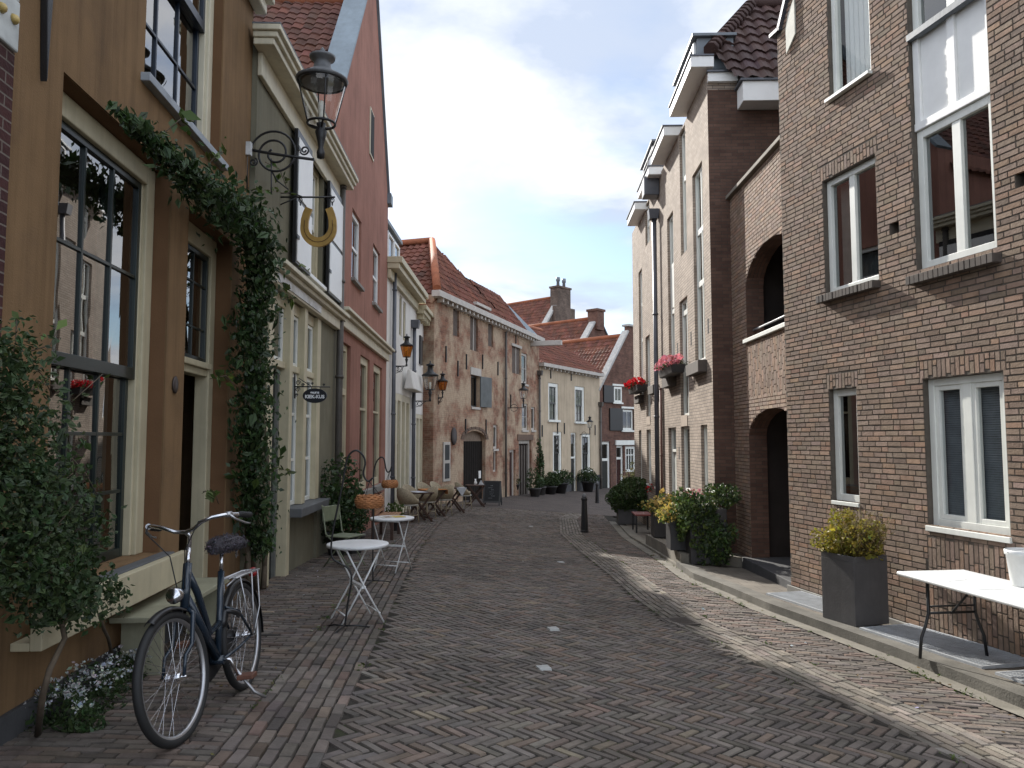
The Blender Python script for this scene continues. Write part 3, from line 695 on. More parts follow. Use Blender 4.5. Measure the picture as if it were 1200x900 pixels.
# doorway: cream surround, transom light, open door, step
zs = O.uz(232, 417)[1]; th = .16
mb = MB(); cwid = .15
mb.box(dr[0]+.004, dr[0]+cwid*.75, th, th+.14, -.25, dr[3]-.006).box(dr[1]-cwid, dr[1]-.004, th, th+.14, -.25, dr[3]-.006).box(dr[0]+cwid*.75, dr[1]-cwid, th+.001, th+.139, dr[3]-.2, dr[3]-.006)
mb.box(dr[0]+cwid*.75, dr[1]-cwid, th-.03, th+.139, zs-.06, zs+.0).box(dr[0]+cwid*.75, dr[1]-cwid, th+.012, th+.139, zs-.13, zs-.061)
do = mb.build('doorway', cream, r_o, bevel=.007)
window(r_o, (dr[0]+cwid*.75, dr[1]-cwid, zs, dr[3]-.2), rec=th+.03, fw=.05, fd=.05, cols=(.62,), rows=(.28, .72), bar=.022, fm=greenp, gm=glass_old, name='transom_light')
lf = MB(); lf.box(0, .85, -.02, .02, -.18, zs-.14).box(.15, .7, -.03, -.021, .05, .8).box(.15, .7, -.03, -.021, .95, zs-.35)
lo = lf.build('door_leaf', doorblack, do, bevel=.004); lo.location = (dr[0]+cwid, th+.12, 0); lo.rotation_euler = (0, 0, math.radians(78))
MB().lathe([(0, 0), (.012, 0), (.012, .05), (.028, .06), (.028, .085), (0, .09)], 10, M=Matrix.Translation((.78, -.021, .85)) @ Matrix.Rotation(PI/2, 4, 'X')).build('handle', mat('steel', (.5, .5, .5), .3, metal=1.), lo)
MB().box(dr[0]-.12, dr[1]+.1, -.28, .34, -.7, -.17).build('doorstep', bluestone, r_o, bevel=.01)
p = O.uz(204, 451)
MB().lathe([(0, 0), (.052, 0), (.06, .012), (.045, .02), (0, .022)], 20, M=Matrix.Translation((p[0], -.001, p[1])) @ Matrix.Scale(1.25, 4, (0, 0, 1)) @ Matrix.Rotation(PI/2, 4, 'X')).build('plaque', mat('bronze', (.07, .055, .05), .5, metal=.5), r_o)
p0, p1 = O.uz(52, -60), O.uz(49, 98)
MB().prism([(p0[0]-.05, p0[1]), (p0[0]+.05, p0[1]), (p0[0]+.035, p1[1]+.5), (p0[0]+.012, p1[1]), (p0[0]-.03, p1[1]+.6)], -.045, -.002).build('wall_anchor', black, r_o, bevel=.004)
# cornice scrap at the house's far top corner
z = O.uz(300, 8)[1]
MB().box(O.L-.9, O.L+.10, -.22, -.002, z+.02, z+.25).box(O.L-.9, O.L+.06, -.14, -.0021, z-.12, z+.018).build('cornice', creamw, r_o, bevel=.02)
# ---- olive house with shop front
LV = Fac((-2.69-.03*(OE+.02), OE+.02), (-2.69-.03*13.45, 13.45))
r_l = LV.root('olive_house', 'olive green house with cream shop front, deep cream cornice and open white shutters')
zc = 6.1; TOPL = zc+.3
sb = LV.uz(353, 359)[1]; st_ = LV.uz(355, 337)[1]     # shop cornice: underside and top
ow = list(LV.rect((357, 215), (357, 318), (377, 260), (377, 334))); ow[3] = zc-.22; ow[2] = (LV.uz(349, 309)[1]+LV.uz(363, 326)[1])/2
bays = [LV.box(317, 400, 336, 500), LV.box(339.5, 400, 353, 500), LV.box(356.5, 400, 370, 500)]
zsill = LV.uz(362, 590)[1]+.04; ztop = sb-.16; ztr = LV.uz(345, 428)[1]
U0, U1 = LV.uz(312, 450)[0], LV.uz(374, 450)[0]
shop = (U0, U1, -.62, sb)
mb = wallmesh(MB(), LV.L, -1.5, TOPL, [ow, (U0, U1, -1.49, sb)], th=.25)
shell(mb, LV.L, -1.5, TOPL, 7, mtop=0); mb.build('wall', olive, r_l)
# shop front joinery
d_in = .06
mb = MB(); posts = [U0]; P = []
def post(a, b, z0=-.65, dpt=0.): mb.box(a, b, d_in-.08-dpt, d_in+.12, z0, sb-.002)
e = [U0+.003, bays[0][0]+.05, bays[0][1], bays[1][0], bays[1][1], bays[2][0], bays[2][1], U1-.003]
post(e[0], e[1]); post(e[2], e[3], dpt=.02); post(e[4], e[5], zsill, .02); post(e[6], e[7], zsill)
for q in (bays[0], bays[1], bays[2]):
    a = q[0]+(.05 if q is bays[0] else 0); b = q[1]
    mb.box(a, b, d_in-.04, d_in+.1, ztr-.09, ztr).box(a, b, d_in-.02, d_in+.1, ztop, sb-.003)
sf = mb.build('shop_front', cream, r_l, bevel=.008)
MB().box(e[3]+.02, e[7], d_in-.02, d_in+.12, -1.4, zsill-.13).build('stall_riser', olive, sf)
MB().box(e[3]-.02, U1+.06, -.20, d_in+.1, zsill-.125, zsill-.004).build('sill', bluestone, sf, bevel=.01)
MB().box(e[2]+.02, e[3], -.05, .1, -1.4, -.45).build('plinth', plinth, sf); MB().box(e[0]-.05, e[1], -.05, .1, -1.4, -.45).build('plinth', plinth, sf)
for bi, q in enumerate((bays[1], bays[2])):
    window(r_l, (q[0], q[1], ztr, ztop), rec=d_in, fw=.05, fd=.05, cols=(.35,), bar=.03, fm=whitef, gm=glass, name='upper_light', curtain=(curtainm, .4, 1., 0, 1))
    window(r_l, (q[0], q[1], zsill, ztr-.09), rec=d_in, fw=.06, fd=.05, rows=(.33, .70), bar=.045, fm=whitef, gm=glass, name='shop_window', curtain=(mat('grey_net', (.34, .32, .29), .9), 0., 1., 0, 1))
window(r_l, (bays[0][0]+.05, bays[0][1], ztr, ztop), rec=d_in, fw=.05, fd=.05, cols=(.4,), bar=.03, fm=whitef, gm=glass, name='upper_light', curtain=(curtainm, .1, .5, 0.2, 1))
door(r_l, (bays[0][0]+.05, bays[0][1], -.55, ztr-.09), rec=.14, dm=doorblack, fm=mat('grey_green_paint', (.16, .16, .14), .5), fw=.05, panels=2)
MB().box(e[0], e[3], -.25, .1, -1.2, -.44).build('doorstep', bluestone, sf, bevel=.01)
# shop cornice
mb = MB(); a, b = U0-.05, LV.uz(394, 380)[0]
mb.box(a, b, -.10, -.002, sb+.0, st_-.12).box(a-.02, b+.03, -.17, -.0021, st_-.119, st_-.06).box(a-.04, b+.05, -.23, -.0022, st_-.059, st_)
cn = mb.build('shop_cornice', creamw, r_l, bevel=.008)
q0, q1 = LV.uz(316, 318)[0], LV.uz(368, 360)[0]
MB().box(q0, q1, -.115, -.1005, sb+.03, st_-.15).build('sign_board', mat('faded_white_board', (.62, .62, .62), .6, .2, 4., dark=((.34, .31, .25), 3., .5, .7)), cn)
# first-floor window and shutters
sash(r_l, ow, .06, .10, whitef, 1, 1, 2, mid=.5, trim=cream, gm=glass)
MB().box(ow[0]-.08, ow[1]+.08, -.08, .06, ow[2]-.06, ow[2]-.002).build('sill', whitep, r_l, bevel=.005)
for a, b, zz in ((338.5, 355.5, 0), (379, 396, 0)):
    ua, ub = LV.uz(a, 240)[0], LV.uz(b, 300)[0]
    s = MB().box(ua, ub, -.105, -.055, ow[2]-.08, zc-.30); so_ = s.build('shutter', blackp, r_l, bevel=.004)
    f = MB()
    for k2 in range(2):
        z0 = ow[2]-.05+k2*(zc-.30-ow[2])*.5; z1 = z0+(zc-.30-ow[2]-.02)*.47
        f.box(ua+.035, ub-.015, -.120, -.1055, z0, z1)
    f.build('panel', whitep, so_, bevel=.004)
    for zz in (ow[2]+.25, zc-.6): MB().box(ua-.03, ua+.10, -.13, -.1205, zz, zz+.05).build('hinge', black, so_)
# main cornice
mb = MB()
mb.box(-.02, LV.L+.1, -.06, -.002, zc-.30, zc-.02).box(-.2, LV.L+.12, -.24, -.0021, zc-.019, zc+.06).box(-.22, LV.L+.14, -.28, .0, zc+.061, zc+.13).box(-.25, LV.L+.16, -.32, .0, zc+.131, zc+.20)
mb.build('cornice', creamw, r_l, bevel=.012)
MB().box(-.25, LV.L+.16, -.32, 0., zc+.201, zc+.215).build('lead_flashing', lead, r_l)
def pipe(root, u, y, z0, z1, r=.05, m=None, hopper=False, name='downpipe', br=1.2):
    mb = MB().tube([(u, y, z0), (u, y, z1)], r, 10)
    z = z0+.5
    while z < z1: mb.tube([(u, y, z), (u, y, z+.05)], r*1.25, 10); z += br*1.4
    if hopper: mb.box(u-.12, u+.12, y-.13, y+.09, z1, z1+.25, top=(-.03, -.03))
    return mb.build(name, m or zinc, root)
pipe(r_l, LV.uz(391.5, 450)[0], -.09, -1.2, zc-.02, .06, pipe_brown)
# ---- salmon gabled house
SA = Fac((-2.69-.03*13.47, 13.47), (-2.69-.03*20, 20))
r_s = SA.root('salmon_house', 'tall salmon red house with steep lead-edged gable and red tiled roof')
sL = SA.L; az_ = 12.0; ez = 7.9; mid_ = 3.6
s1 = list(SA.rect((412.5, 238), (412.5, 326), (423, 262), (423, 340))); s2 = list(SA.rect((437, 282), (437, 352), (445, 300), (445, 365)))
zb_ = (s1[2]+s2[2])/2; zt_ = (s1[3]+s2[3])/2
for s in (s1, s2): s[2], s[3] = zb_, zt_
s3 = SA.rect((433.3, 125), (433, 180), (437, 140), (437, 186))
cz1 = SA.uz(428, 388)[1]; cz0 = SA.uz(428, 405)[1]
gd = list(SA.box(400, 400, 410, 570)); gd[2] = -1.0; gd[3] = SA.uz(405, 402)[1]
g1 = list(SA.box(421.5, 420, 432.5, 566)); g2 = list(SA.box(437, 432, 447, 566))
gz = SA.uz(434, 571)[1]; gt = SA.uz(427, 418)[1]
for s in (g1, g2): s[2], s[3] = gz, min(gt, cz0-.1)
mb = wallmesh(MB(), sL, -1.8, ez, [s1, s2, gd, g1, g2], th=.25); shell(mb, sL, -1.8, ez, 8, top=False)
# the gable itself, with its small slit window as an opening
def slab_gable(mb, pts, y0, y1, m=0): mb.prism(pts, y0, y1, 'y', m)
slab_gable(mb, [(0, ez), (sL, ez), (mid_+.25, az_+.25), (mid_-.25, az_+.25)], .0, .3)
mb.build('wall', salmon, r_s)
MB().box(s3[0]-.03, s3[1]+.03, -.025, -.002, s3[2]-.05, s3[3]+.05).build('slit_window_frame', creamw, r_s)
MB().box(s3[0]+.03, s3[1]-.03, -.035, -.0255, s3[2], s3[3]).build('slit_window', dark_in, r_s)
# gable coping and slate cheek on the near slope
def along(p, q, t): return (p[0]+(q[0]-p[0])*t, p[1]+(q[1]-p[1])*t)
nl = Vector((mid_-.25, 0, az_+.25-ez)); 
def slopebar(mb, a, b, y0, y1, h0, h1, m=0):
    """bar along a slope from a=(u,z) to b, spanning h0..h1 square to the slope"""
    d = Vector((b[0]-a[0], 0, b[1]-a[1])).normalized(); n = Vector((-d.z, 0, d.x)); n = n if n.z > 0 else -n
    q = [Vector((a[0], 0, a[1]))+n*h0, Vector((b[0], 0, b[1]))+n*h0, Vector((b[0], 0, b[1]))+n*h1, Vector((a[0], 0, a[1]))+n*h1]
    mb.prism([(v.x, v.z) for v in q], y0, y1, 'y', m); return mb
mb = MB(); slopebar(mb, (0, ez), (mid_-.25, az_+.25), -.06, .42, .0, .06); slopebar(mb, (sL, ez), (mid_+.25, az_+.25), -.06, .42, .0, .06)
mb.box(mid_-.32, mid_+.32, -.07, .43, az_+.25, az_+.36).box(sL-.18, sL+.2, -.1, .42, ez-.1, ez+.18)
mb.build('coping', slate, r_s)
mb = MB(); slopebar(mb, (0.05, ez), (mid_-.25, az_+.2), .301, .36, -.55, -.0)
mb.build('slate_cheek', slate, r_s)
rz0 = ez-.45; rzr = az_-.35
tiles(r_s, [(-.1, .36, rz0), (mid_, .36, rzr), (mid_, 8, rzr), (-.1, 8, rz0)], 'roof', tile_brown)
mb = MB(); mb.quad((sL, .36, rz0), (mid_, .36, rzr), (mid_, 8, rzr), (sL, 8, rz0)); mb.build('roof', tile_red, r_s)
mb = MB().tube([(mid_, .4, rzr+.03), (mid_, 8, rzr+.03)], .12, 8); mb.build('ridge', tile_orange, r_s)
# shop cornice
mb = MB(); mb.box(.0, sL, -.08, -.002, cz0, cz1-.13).box(-.02, sL+.03, -.15, -.0021, cz1-.129, cz1-.06).box(-.03, sL+.06, -.22, -.0022, cz1-.059, cz1)
mb.build('cornice', creamw, r_s, bevel=.01)
for s in (s1, s2):
    window(r_s, s, rec=.05, fw=.09, fd=.08, rows=(.5,), bar=.06, fm=whitep, gm=glass_far, curtain=(whitep, 0, 1, 0, 1), sill=(.08, .07, .06), sm=stone)
for s in (g1, g2): 
    window(r_s, s, rec=.05, fw=.16, fd=.1, rows=((.62, .05),), fm=cream, gm=glass_far, sill=(.12, .14, .1), sm=stone)
door(r_s, gd, rec=.12, dm=mat('red_brown_door', (.16, .045, .03), .5), fm=cream, fw=.12, transom=.9, gm=glass_far)
SE = SA.uz(440, 590)[0]
# ---- white houses
def wx(d): return -3.29+.02*(d-20)
WA = Fac((wx(20.02), 20.02), (wx(25.2), 25.2)); WB = Fac((wx(25.22), 25.22), (wx(30), 30))
r_wa = WA.root('white_house', 'white rendered house with deep cream cornice and a dark dormer, next to the salmon house')
r_wb = WB.root('white_house', 'lower white house with black shutters, against the old brick warehouse')
hz = 6.3
wv = [WA.rect((468, 343), (468, 392), (471, 350), (471, 396)), WA.rect((472.5, 350), (472.5, 398), (475.5, 357), (475.5, 402))]
wsA = (WA.uz(459, 500)[0], WA.uz(480, 500)[0], -1.6, WA.uz(469, 462)[1])
mb = wallmesh(MB(), WA.L, -2, hz, [wsA]+[list(q) for q in wv], th=.2); shell(mb, WA.L, -2, hz, 7); mb.build('wall', white, r_wa)
for q in wv: window(r_wa, q, rec=.03, fw=.05, fd=.06, fm=cream, gm=glass_far, curtain=(curtainm, 0, 1, 0, 1))
mb = MB(); n = 4; a, b = wsA[0], wsA[1]
for i in range(n+1): u = a+(b-a)*i/n; mb.box(max(a, u-.13)+.002, min(b, u+.13)-.002, .0, .15, -1.6, wsA[3]-.004)
mb.box(a+.002, b-.002, .002, .149, wsA[3]-.2, wsA[3]-.003).box(a+.002, b-.002, -.01, .148, -1.6, -.45)
shA = mb.build('shop_front', creamw, r_wa, bevel=.01)
for i in range(n):
    u = a+(b-a)*i/n; v = a+(b-a)*(i+1)/n
    window(r_wa, (u+.13, v-.13, -.45, wsA[3]-.2), rec=.06, fw=.05, fd=.04, rows=((.62, .06),), fm=cream, gm=glass_far, name='shop_window', curtain=(curtainm, 0, 1, 0, .6))
mb = MB(); s0, s1_ = WA.uz(471, 450)[0], WA.uz(483.5, 450)[0]; z0, z1 = WA.uz(477, 458)[1], WA.uz(477, 436)[1]
mb.box(s0, s1_, -.35, -.06, z0, z1, top=(.0, .1)); mb.build('fascia_box', white, r_wa, bevel=.03)
mb = MB(); mb.box(-.02, WA.L+.05, -.1, -.002, hz-.45, hz-.2).box(-.05, WA.L+.1, -.32, -.0021, hz-.199, hz-.05).box(-.07, WA.L+.12, -.40, .0, hz-.049, hz+.12)
mb.build('cornice', cream, r_wa, bevel=.012)
pipe(r_wa, WA.uz(457, 450)[0], -.1, -1.6, hz-.2, .055, zinc)
mb = MB(); du0, du1 = .3, 3.5; dz0 = hz+.1; dz1 = hz+1.35
mb.box(du0, du1, .3, 3.2, dz0, dz1).box(du0-.1, du1+.1, .2, 3.3, dz1+.001, dz1+.12)
dm_ = mb.build('dormer', lead, r_wa, bevel=.01)
for i in range(3): window(dm_, (du0+.15+i*1.0, du0+1.05+i*1.0, dz0+.25, dz1-.15), rec=.24, fw=.06, fd=.055, fm=whitep, gm=None, name='dormer_window')
mb = MB().box(du0+.2, du1-.2, .285, .2995, dz0+.3, dz1-.2); mb.build('dormer_glass', glassmat('dark_glass', (.1, .1, .1), 1.), dm_)
mb = MB().quad((0, 0, hz+.1), (WA.L, 0, hz+.1), (WA.L, 3.6, hz+2.6), (0, 3.6, hz+2.6)); mb.quad((0, 0, hz+.1), (0, 3.6, hz+2.6), (0, 7, hz+.1)).quad((0, 3.6, hz+2.6), (WA.L, 3.6, hz+2.6), (WA.L, 7, hz+.1), (0, 7, hz+.1)).quad((WA.L, 0, hz+.1), (WA.L, 3.6, hz+2.6), (WA.L, 7, hz+.1)); mb.build('roof', tile_red, r_wa)
hb = 1.6+(515-368)/900*26.4
sh = WB.rect((493.5, 398), (493.5, 428), (500, 402), (500, 430))
wsB = (WB.uz(487, 530)[0], WB.uz(498.5, 530)[0], -1.2, WB.uz(493, 486)[1])
mb = wallmesh(MB(), WB.L, -2.2, hb, [wsB, sh], th=.2); shell(mb, WB.L, -2.2, hb, 7); mb.build('wall', white, r_wb)
mb = MB(); a, b = wsB[0], wsB[1]; n = 3
for i in range(n+1): u = a+(b-a)*i/n; mb.box(max(a, u-.12)+.002, min(b, u+.12)-.002, .0, .15, wsB[2]+.002, wsB[3]-.004)
mb.box(a+.002, b-.002, .002, .149, wsB[3]-.15, wsB[3]-.003); mb.build('shop_front', creamw, r_wb, bevel=.01)
for i in range(n):
    u = a+(b-a)*i/n; v = a+(b-a)*(i+1)/n
    window(r_wb, (u+.12, v-.12, wsB[2]+.2, wsB[3]-.15), rec=.06, fw=.05, fd=.04, rows=((.6, .05),), fm=creamw, gm=glass_far, curtain=(curtainm, 0, 1, 0, .55))
window(r_wb, sh, rec=.04, fw=.07, fd=.06, cols=(.5,), fm=creamw, gm=glass_far)
for a, b in ((sh[0]-.55, sh[0]-.02), (sh[1]+.02, sh[1]+.5)): MB().box(a, b, -.06, -.004, sh[2]-.05, sh[3]+.05).build('shutter', blackp, r_wb, bevel=.008)
mb = MB(); mb.box(-.0, WB.L, -.28, -.002, hb-.14, hb+.0).box(-.02, WB.L+.05, -.36, 0., hb+.001, hb+.14)
for i in range(9): mb.box(.2+i*.5, .3+i*.5, -.24, -.0025, hb-.3, hb-.141)
mb.build('cornice', cream, r_wb, bevel=.01)
mb = MB().quad((0, 0, hb+.1), (WB.L, 0, hb+.1), (WB.L, 3.6, hb+1.6), (0, 3.6, hb+1.6)).quad((0, 0, hb+.1), (0, 3.6, hb+1.6), (0, 7, hb+.1)).quad((WB.L, 0, hb+.1), (WB.L, 3.6, hb+1.6), (WB.L, 7, hb+.1)); mb.build('roof', tile_red, r_wb)
pipe(r_wb, WB.uz(481.5, 450)[0], -.1, -1.8, WB.uz(481.5, 384)[1], .06, zinc, hopper=True)
# ---- old brick warehouse, turned towards the camera
B = Fac((-2.76, 27), (1.41, 39.8))
r_b = B.root('brick_warehouse', 'old weathered red brick warehouse with patches of plaster and steep tiled hip roof', 'warehouse')
bz = 1.6+5.15; BL = B.L
def bx(*a): return list(B.box(*a))
bw = [bx(531, 362, 538, 394), bx(551, 372, 560, 411), bx(572, 379, 578, 406), bx(600, 407, 610, 438), bx(611, 414, 618, 450)]
bm = bx(552, 440, 562, 477); br1 = bx(611.5, 473, 618.5, 504); br2 = bx(622.6, 477, 627, 504)
ba = bx(543, 505, 569, 575); ba[2] = -2.5; bs1 = bx(578, 498, 583, 526); bs2 = bx(578, 528, 582, 553)
bd1 = bx(597, 527, 604, 568); bd2 = bx(608, 516, 622.7, 577); bd1[2] = bd2[2] = -2.5
arch = tuple(ba)+(.35,)
ops = bw+[bm, br1, br2, arch, bs1, bs2, bd1, bd2]
mb = wallmesh(MB(), BL, -3.2, bz, ops, th=.3); shell(mb, BL, -3.2, bz, 9); mb.build('wall', wall_old, r_b)
oldwood = mat('grey_brown_wood', (.10, .075, .06), .8, .3, 6.); offw = mat('old_white_paint', (.45, .42, .38), .6, .15, 4.)
for i, q in enumerate(bw):
    if i < 4:
        mb = MB(); n = 2 if i in (1, 3) else 1; wd = (q[1]-q[0])/n
        for k in range(n): mb.box(q[0]+k*wd+.02, q[0]+(k+1)*wd-.02, .06, .1, q[2]+.02, q[3]-.02)
        o = mb.build('shutter', oldwood, r_b, bevel=.006)
        mb = MB().box(q[0]-.1, q[1]+.1, -.05, .05, q[3]+.002, q[3]+.12); mb.build('lintel', offw, r_b)
        if n == 2: MB().box((q[0]+q[1])/2-.03, (q[0]+q[1])/2+.03, .02, .058, q[2], q[3]).build('post', offw, o)
    else: window(r_b, q, rec=.05, fw=.12, fd=.08, rows=(.5,), fm=offw, gm=glass_far, sill=(.06, .1, .05))
window(r_b, bm, rec=.14, fw=.08, fd=.08, cols=(.5,), fm=doorblack, gm=glass_far, sill=(.05, .1, .0), sm=offw)
MB().box(bm[0]-.1, bm[1]+.1, -.04, .1, bm[3]+.003, bm[3]+.3).build('lintel', offw, r_b)
sc = MB().box(0, (bm[1]-bm[0])*.9, -.05, -.005, bm[2]+.02, bm[3]).build('shutter', mat('grey_shutter_paint', (.09, .10, .10), .5, .3, 3.), r_b, bevel=.01); sc.location = (bm[1]+.02, 0, 0); sc.rotation_euler = (0, 0, math.radians(-12))
for q in (br1, br2, bs1): window(r_b, q, rec=.05, fw=.1, fd=.08, rows=(.5,) if q is br1 else (), fm=offw, gm=glass_far, sill=(.05, .1, .05))
window(r_b, bs2, rec=.06, fw=.08, fd=.06, fm=offw, gm=glass_far)
# arched gateway: plank doors below, plastered tympanum
zt2 = B.uz(556, 517)[1]; MB().box(ba[0], ba[1], .18, .23, zt2+.001, ba[3]-.01).build('tympanum', mat('brown_plaster', (.20, .15, .11), .9), r_b)
mb = MB(); n = 10
for i in range(n): u = ba[0]+(ba[1]-ba[0])*i/n; mb.box(u+.008, u+(ba[1]-ba[0])/n-.008, .15, .2, -2.5, zt2)
gt_ = mb.build('gate', mat('dark_plank_paint', (.016, .013, .011), .85, .3, 5., spec=.1), r_b, bevel=.006)
p = B.uz(562, 556, -.14); MB().box(p[0]-.12, p[0]+.12, .125, .149, p[1]-.15, p[1]+.15).build('notice', whitep, gt_)
mb = MB(); N = 10; c = (ba[0]+ba[1])/2; hw = (ba[1]-ba[0])/2+.14
for k in range(N):
    a0, a1 = PI*k/N+.02, PI*(k+1)/N-.02; f = lambda a, r: (c-hw*math.cos(a)*r, ba[3]-.35+(.35+.12)*math.sin(a)*r)
    mb.prism([f(a0, .9), f(a1, .9), f(a1, 1.12), f(a0, 1.12)], -.03, -.002)
mb.build('arch_stones', mat('old_brick_arch', (.13, .085, .06), .85), r_b)
door(r_b, bd1, rec=.15, dm=mat('wine_door_paint', (.04, .014, .011), .7, spec=.2), fm=offw, fw=.12, handle=False, panels=1)
d2 = door(r_b, bd2, rec=.15, dm=mat('brown_plank_door', (.022, .014, .011), .8, spec=.1), fm=offw, fw=.16, handle=False, panels=1)
mb = MB()
for k in range(4): u = bd2[0]+.2+(bd2[1]-bd2[0]-.4)*(k+.5)/4; mb.box(u-.05, u+.05, .10, .137, -2.4, bd2[3]-.25)
mb.build('batten', mat('pale_batten', (.16, .14, .12), .6), d2)
z = bd2[3]; MB().box(bd2[0]-.25, bd2[1]+.25, -.04, -.002, z+.01, z+.28).build('lintel', mat('old_brick_arch', ()), r_b)
# cornice, hoist beam, wall anchors, pipes
mb = MB().box(-.25, BL+.02, -.32, -.002, bz-.12, bz+.1)
for i in range(30): mb.box(.2+i*.44, .32+i*.44, -.25, -.003, bz-.26, bz-.121)
mb.build('cornice', offw, r_b, bevel=.01)
q = B.uz(622, 403); MB().box(q[0]-.12, q[0]+.12, -1.6, .0, q[1]-.12, q[1]+.12).build('hoist_beam', offw, r_b, bevel=.01)
mb = MB()
for px, py in ((522, 415), (536, 432), (546, 424), (565, 424), (583, 432), (598, 470), (545, 500), (569, 500), (604, 395)):
    p = B.uz(px, py); mb.box(p[0]-.025, p[0]+.025, -.05, -.002, p[1]-.3, p[1]+.3)
mb.build('wall_anchor', black, r_b)
pu = B.uz(590.5, 480)[0]; pipe(r_b, pu, -.1, -2.5, bz-.3, .055, pipe_brown, br=1.5)
pu = B.uz(630.3, 480)[0]; pipe(r_b, pu, -.1, -2.5, B.uz(630, 440)[1], .06, pipe_brown, hopper=True)
mb = MB()
for px in (519, 523.6):
    pass
q = bx(518.5, 518, 526.5, 564); mb.box(q[0], q[1], -.05, -.002, q[2], q[3])
mo = mb.build('menu_frame', offw, r_b, bevel=.01); zz = (q[2]+q[3])/2
mb = MB().box(q[0]+.12, q[1]-.12, -.062, -.0505, q[2]+.1, zz-.06).box(q[0]+.12, q[1]-.12, -.062, -.0505, zz+.06, q[3]-.1); mb.build('menu_board', mat('chalkboard', (.02, .022, .024), .7), mo)
p = B.uz(531, 511); MB().lathe([(0, 0), (.22, 0), (.26, .03), (.24, .06), (0, .05)], 16, M=Matrix.Translation((p[0], -.002, p[1])) @ Matrix.Scale(1.3, 4, (0, 0, 1)) @ Matrix.Rotation(PI/2, 4, 'X')).build('niche_plate', mat('old_iron', (.04, .03, .028), .7), r_b)
# roofs: steep hip over the near part, lower hip with slate over the far part
AP = (4.0, 1.9, 1.6+8.15); RB = (4.0, 9, 1.6+8.15); e0 = (0, -.1, bz+.1); e1 = (8.2, -.1, bz+.1)
tiles(r_b, [e0, e1, AP], 'roof', tile_red, tw=.26, tl=.34)
tiles(r_b, [(0, -.1, bz-.35), (0, 9, bz-.35), RB, AP], 'roof', tile_red, tw=.28, tl=.36, amp=.05, step=.05)
MB().quad(e1, (8.2, 9, bz+.1), RB, AP).build('roof', tile_red, r_b)
mb = MB().tube([Vector(e0)+Vector((0, 0, .1)), Vector(AP)+Vector((0, 0, .1))], .15, 8).tube([Vector(AP)+Vector((0, 0, .1)), Vector(RB)+Vector((0, 0, .1))], .14, 8); mb.build('ridge', tile_orange, r_b)
A2 = (9.9, 1.0, 1.6+6.95); A1 = (7.4, 1.0, 1.6+6.95)
tiles(r_b, [(8.1, -.1, bz+.1), (11.3, -.1, bz+.1), A2, (5.8, 1.0, A1[2])], 'roof', tile_red, tw=.26, tl=.34)
mb = MB().quad((11.3, -.1, bz+.1), (BL, -.1, bz+.1), A2).quad((BL, -.1, bz+.1), (BL, 7, bz+.1), (9.9, 7, A2[2]), A2).quad((5.5, 1., A2[2]), A2, (9.9, 7, A2[2]), (5.5, 7, A2[2])); mb.build('slate_roof', slate, r_b)
dq = bx(556, 354, 570, 361); mb = MB().box(dq[0], dq[1]+.3, -.12, 1.5, bz+.3, bz+.42).box(dq[0]+.15, dq[1]+.1, .1, 1.5, bz+.05, bz+.299); mb.build('dormer', offw, r_b, bevel=.01)
# ---- cream house
Cc = Fac((1.45, 39.8), (5.34, 46.7)); r_c = Cc.root('cream_house', 'beige rendered house with tall white sash windows, next to the brick warehouse')
def cx_(*a): return list(Cc.box(*a))
czt = 1.6+3.9; CL = Cc.L
cw = [cx_(642.6, 449, 654.4, 492), cx_(673.6, 453, 685, 494), cx_(648, 506, 658.4, 552), cx_(681.6, 508, 692, 551)]; cdn = cx_(669, 507, 675.6, 569); cdn[2] = -2.9
mb = wallmesh(MB(), CL, -3.5, czt, cw+[cdn], th=.25); shell(mb, CL, -3.5, czt, 8); mb.build('wall', creamwall, r_c)
z = Cc.uz(665, 560)[1]
MB().box(.0, cdn[0]-.02, -.04, -.002, -3.5, z).build('plinth', plinth, r_c); MB().box(cdn[1]+.02, CL, -.04, -.002, -3.5, z).build('plinth', plinth, r_c)
for i, q in enumerate(cw):
    o = sash(r_c, q, .04, .18, mat('grey_window_paint', (.07, .07, .068), .5) if i < 2 else doorblack, 2, 2, 2, trim=whitef, gm=glass_far, sash_r=.07)
    MB().box(q[0]-.1, q[1]+.1, -.1, .06, q[2]-.12, q[2]-.003).build('sill', whitef, o)
    k = MB(); k.quad((q[0]+.25, .21, q[2]), (q[1]-.25, .21, q[2]), (q[1]-.25, .21, q[2]+(q[3]-q[2])*(.85 if i == 2 else .55)), (q[0]+.25, .21, q[2]+(q[3]-q[2])*(.85 if i == 2 else .55))).build('curtain', curtainm, o)
door(r_c, cdn, rec=.12, dm=doorblack, fm=whitef, fw=.10, transom=1.4, gm=glass_far)
mb = MB().box(-.1, CL+.1, -.3, -.002, czt-.1, czt+.08)
for i in range(16): mb.box(.2+i*.48, .3+i*.48, -.2, -.003, czt-.22, czt-.101)
mb.build('cornice', offw, r_c)
tiles(r_c, [(0, -.28, czt+.08), (CL, -.28, czt+.08), (CL, 4, czt+3.0), (0, 4, czt+3.0)], 'roof', tile_red, tw=.28, tl=.36)
MB().quad((0, 8, czt), (0, 4, czt+3), (CL, 4, czt+3), (CL, 8, czt)).build('roof', tile_red, r_c)
MB().tube([(0, 4, czt+3.03), (CL, 4, czt+3.03)], .14, 8).build('ridge', tile_orange, r_c)
pipe(r_c, CL-.12, -.1, -2.9, Cc.uz(700.5, 476)[1], .07, pipe_brown, hopper=True)
mb = MB()
for px, py in ((645, 437), (669, 440), (635, 505), (653, 502), (661, 502), (697, 504)):
    p = Cc.uz(px, py); mb.box(p[0]-.03, p[0]+.03, -.05, -.002, p[1]-.3, p[1]+.3)
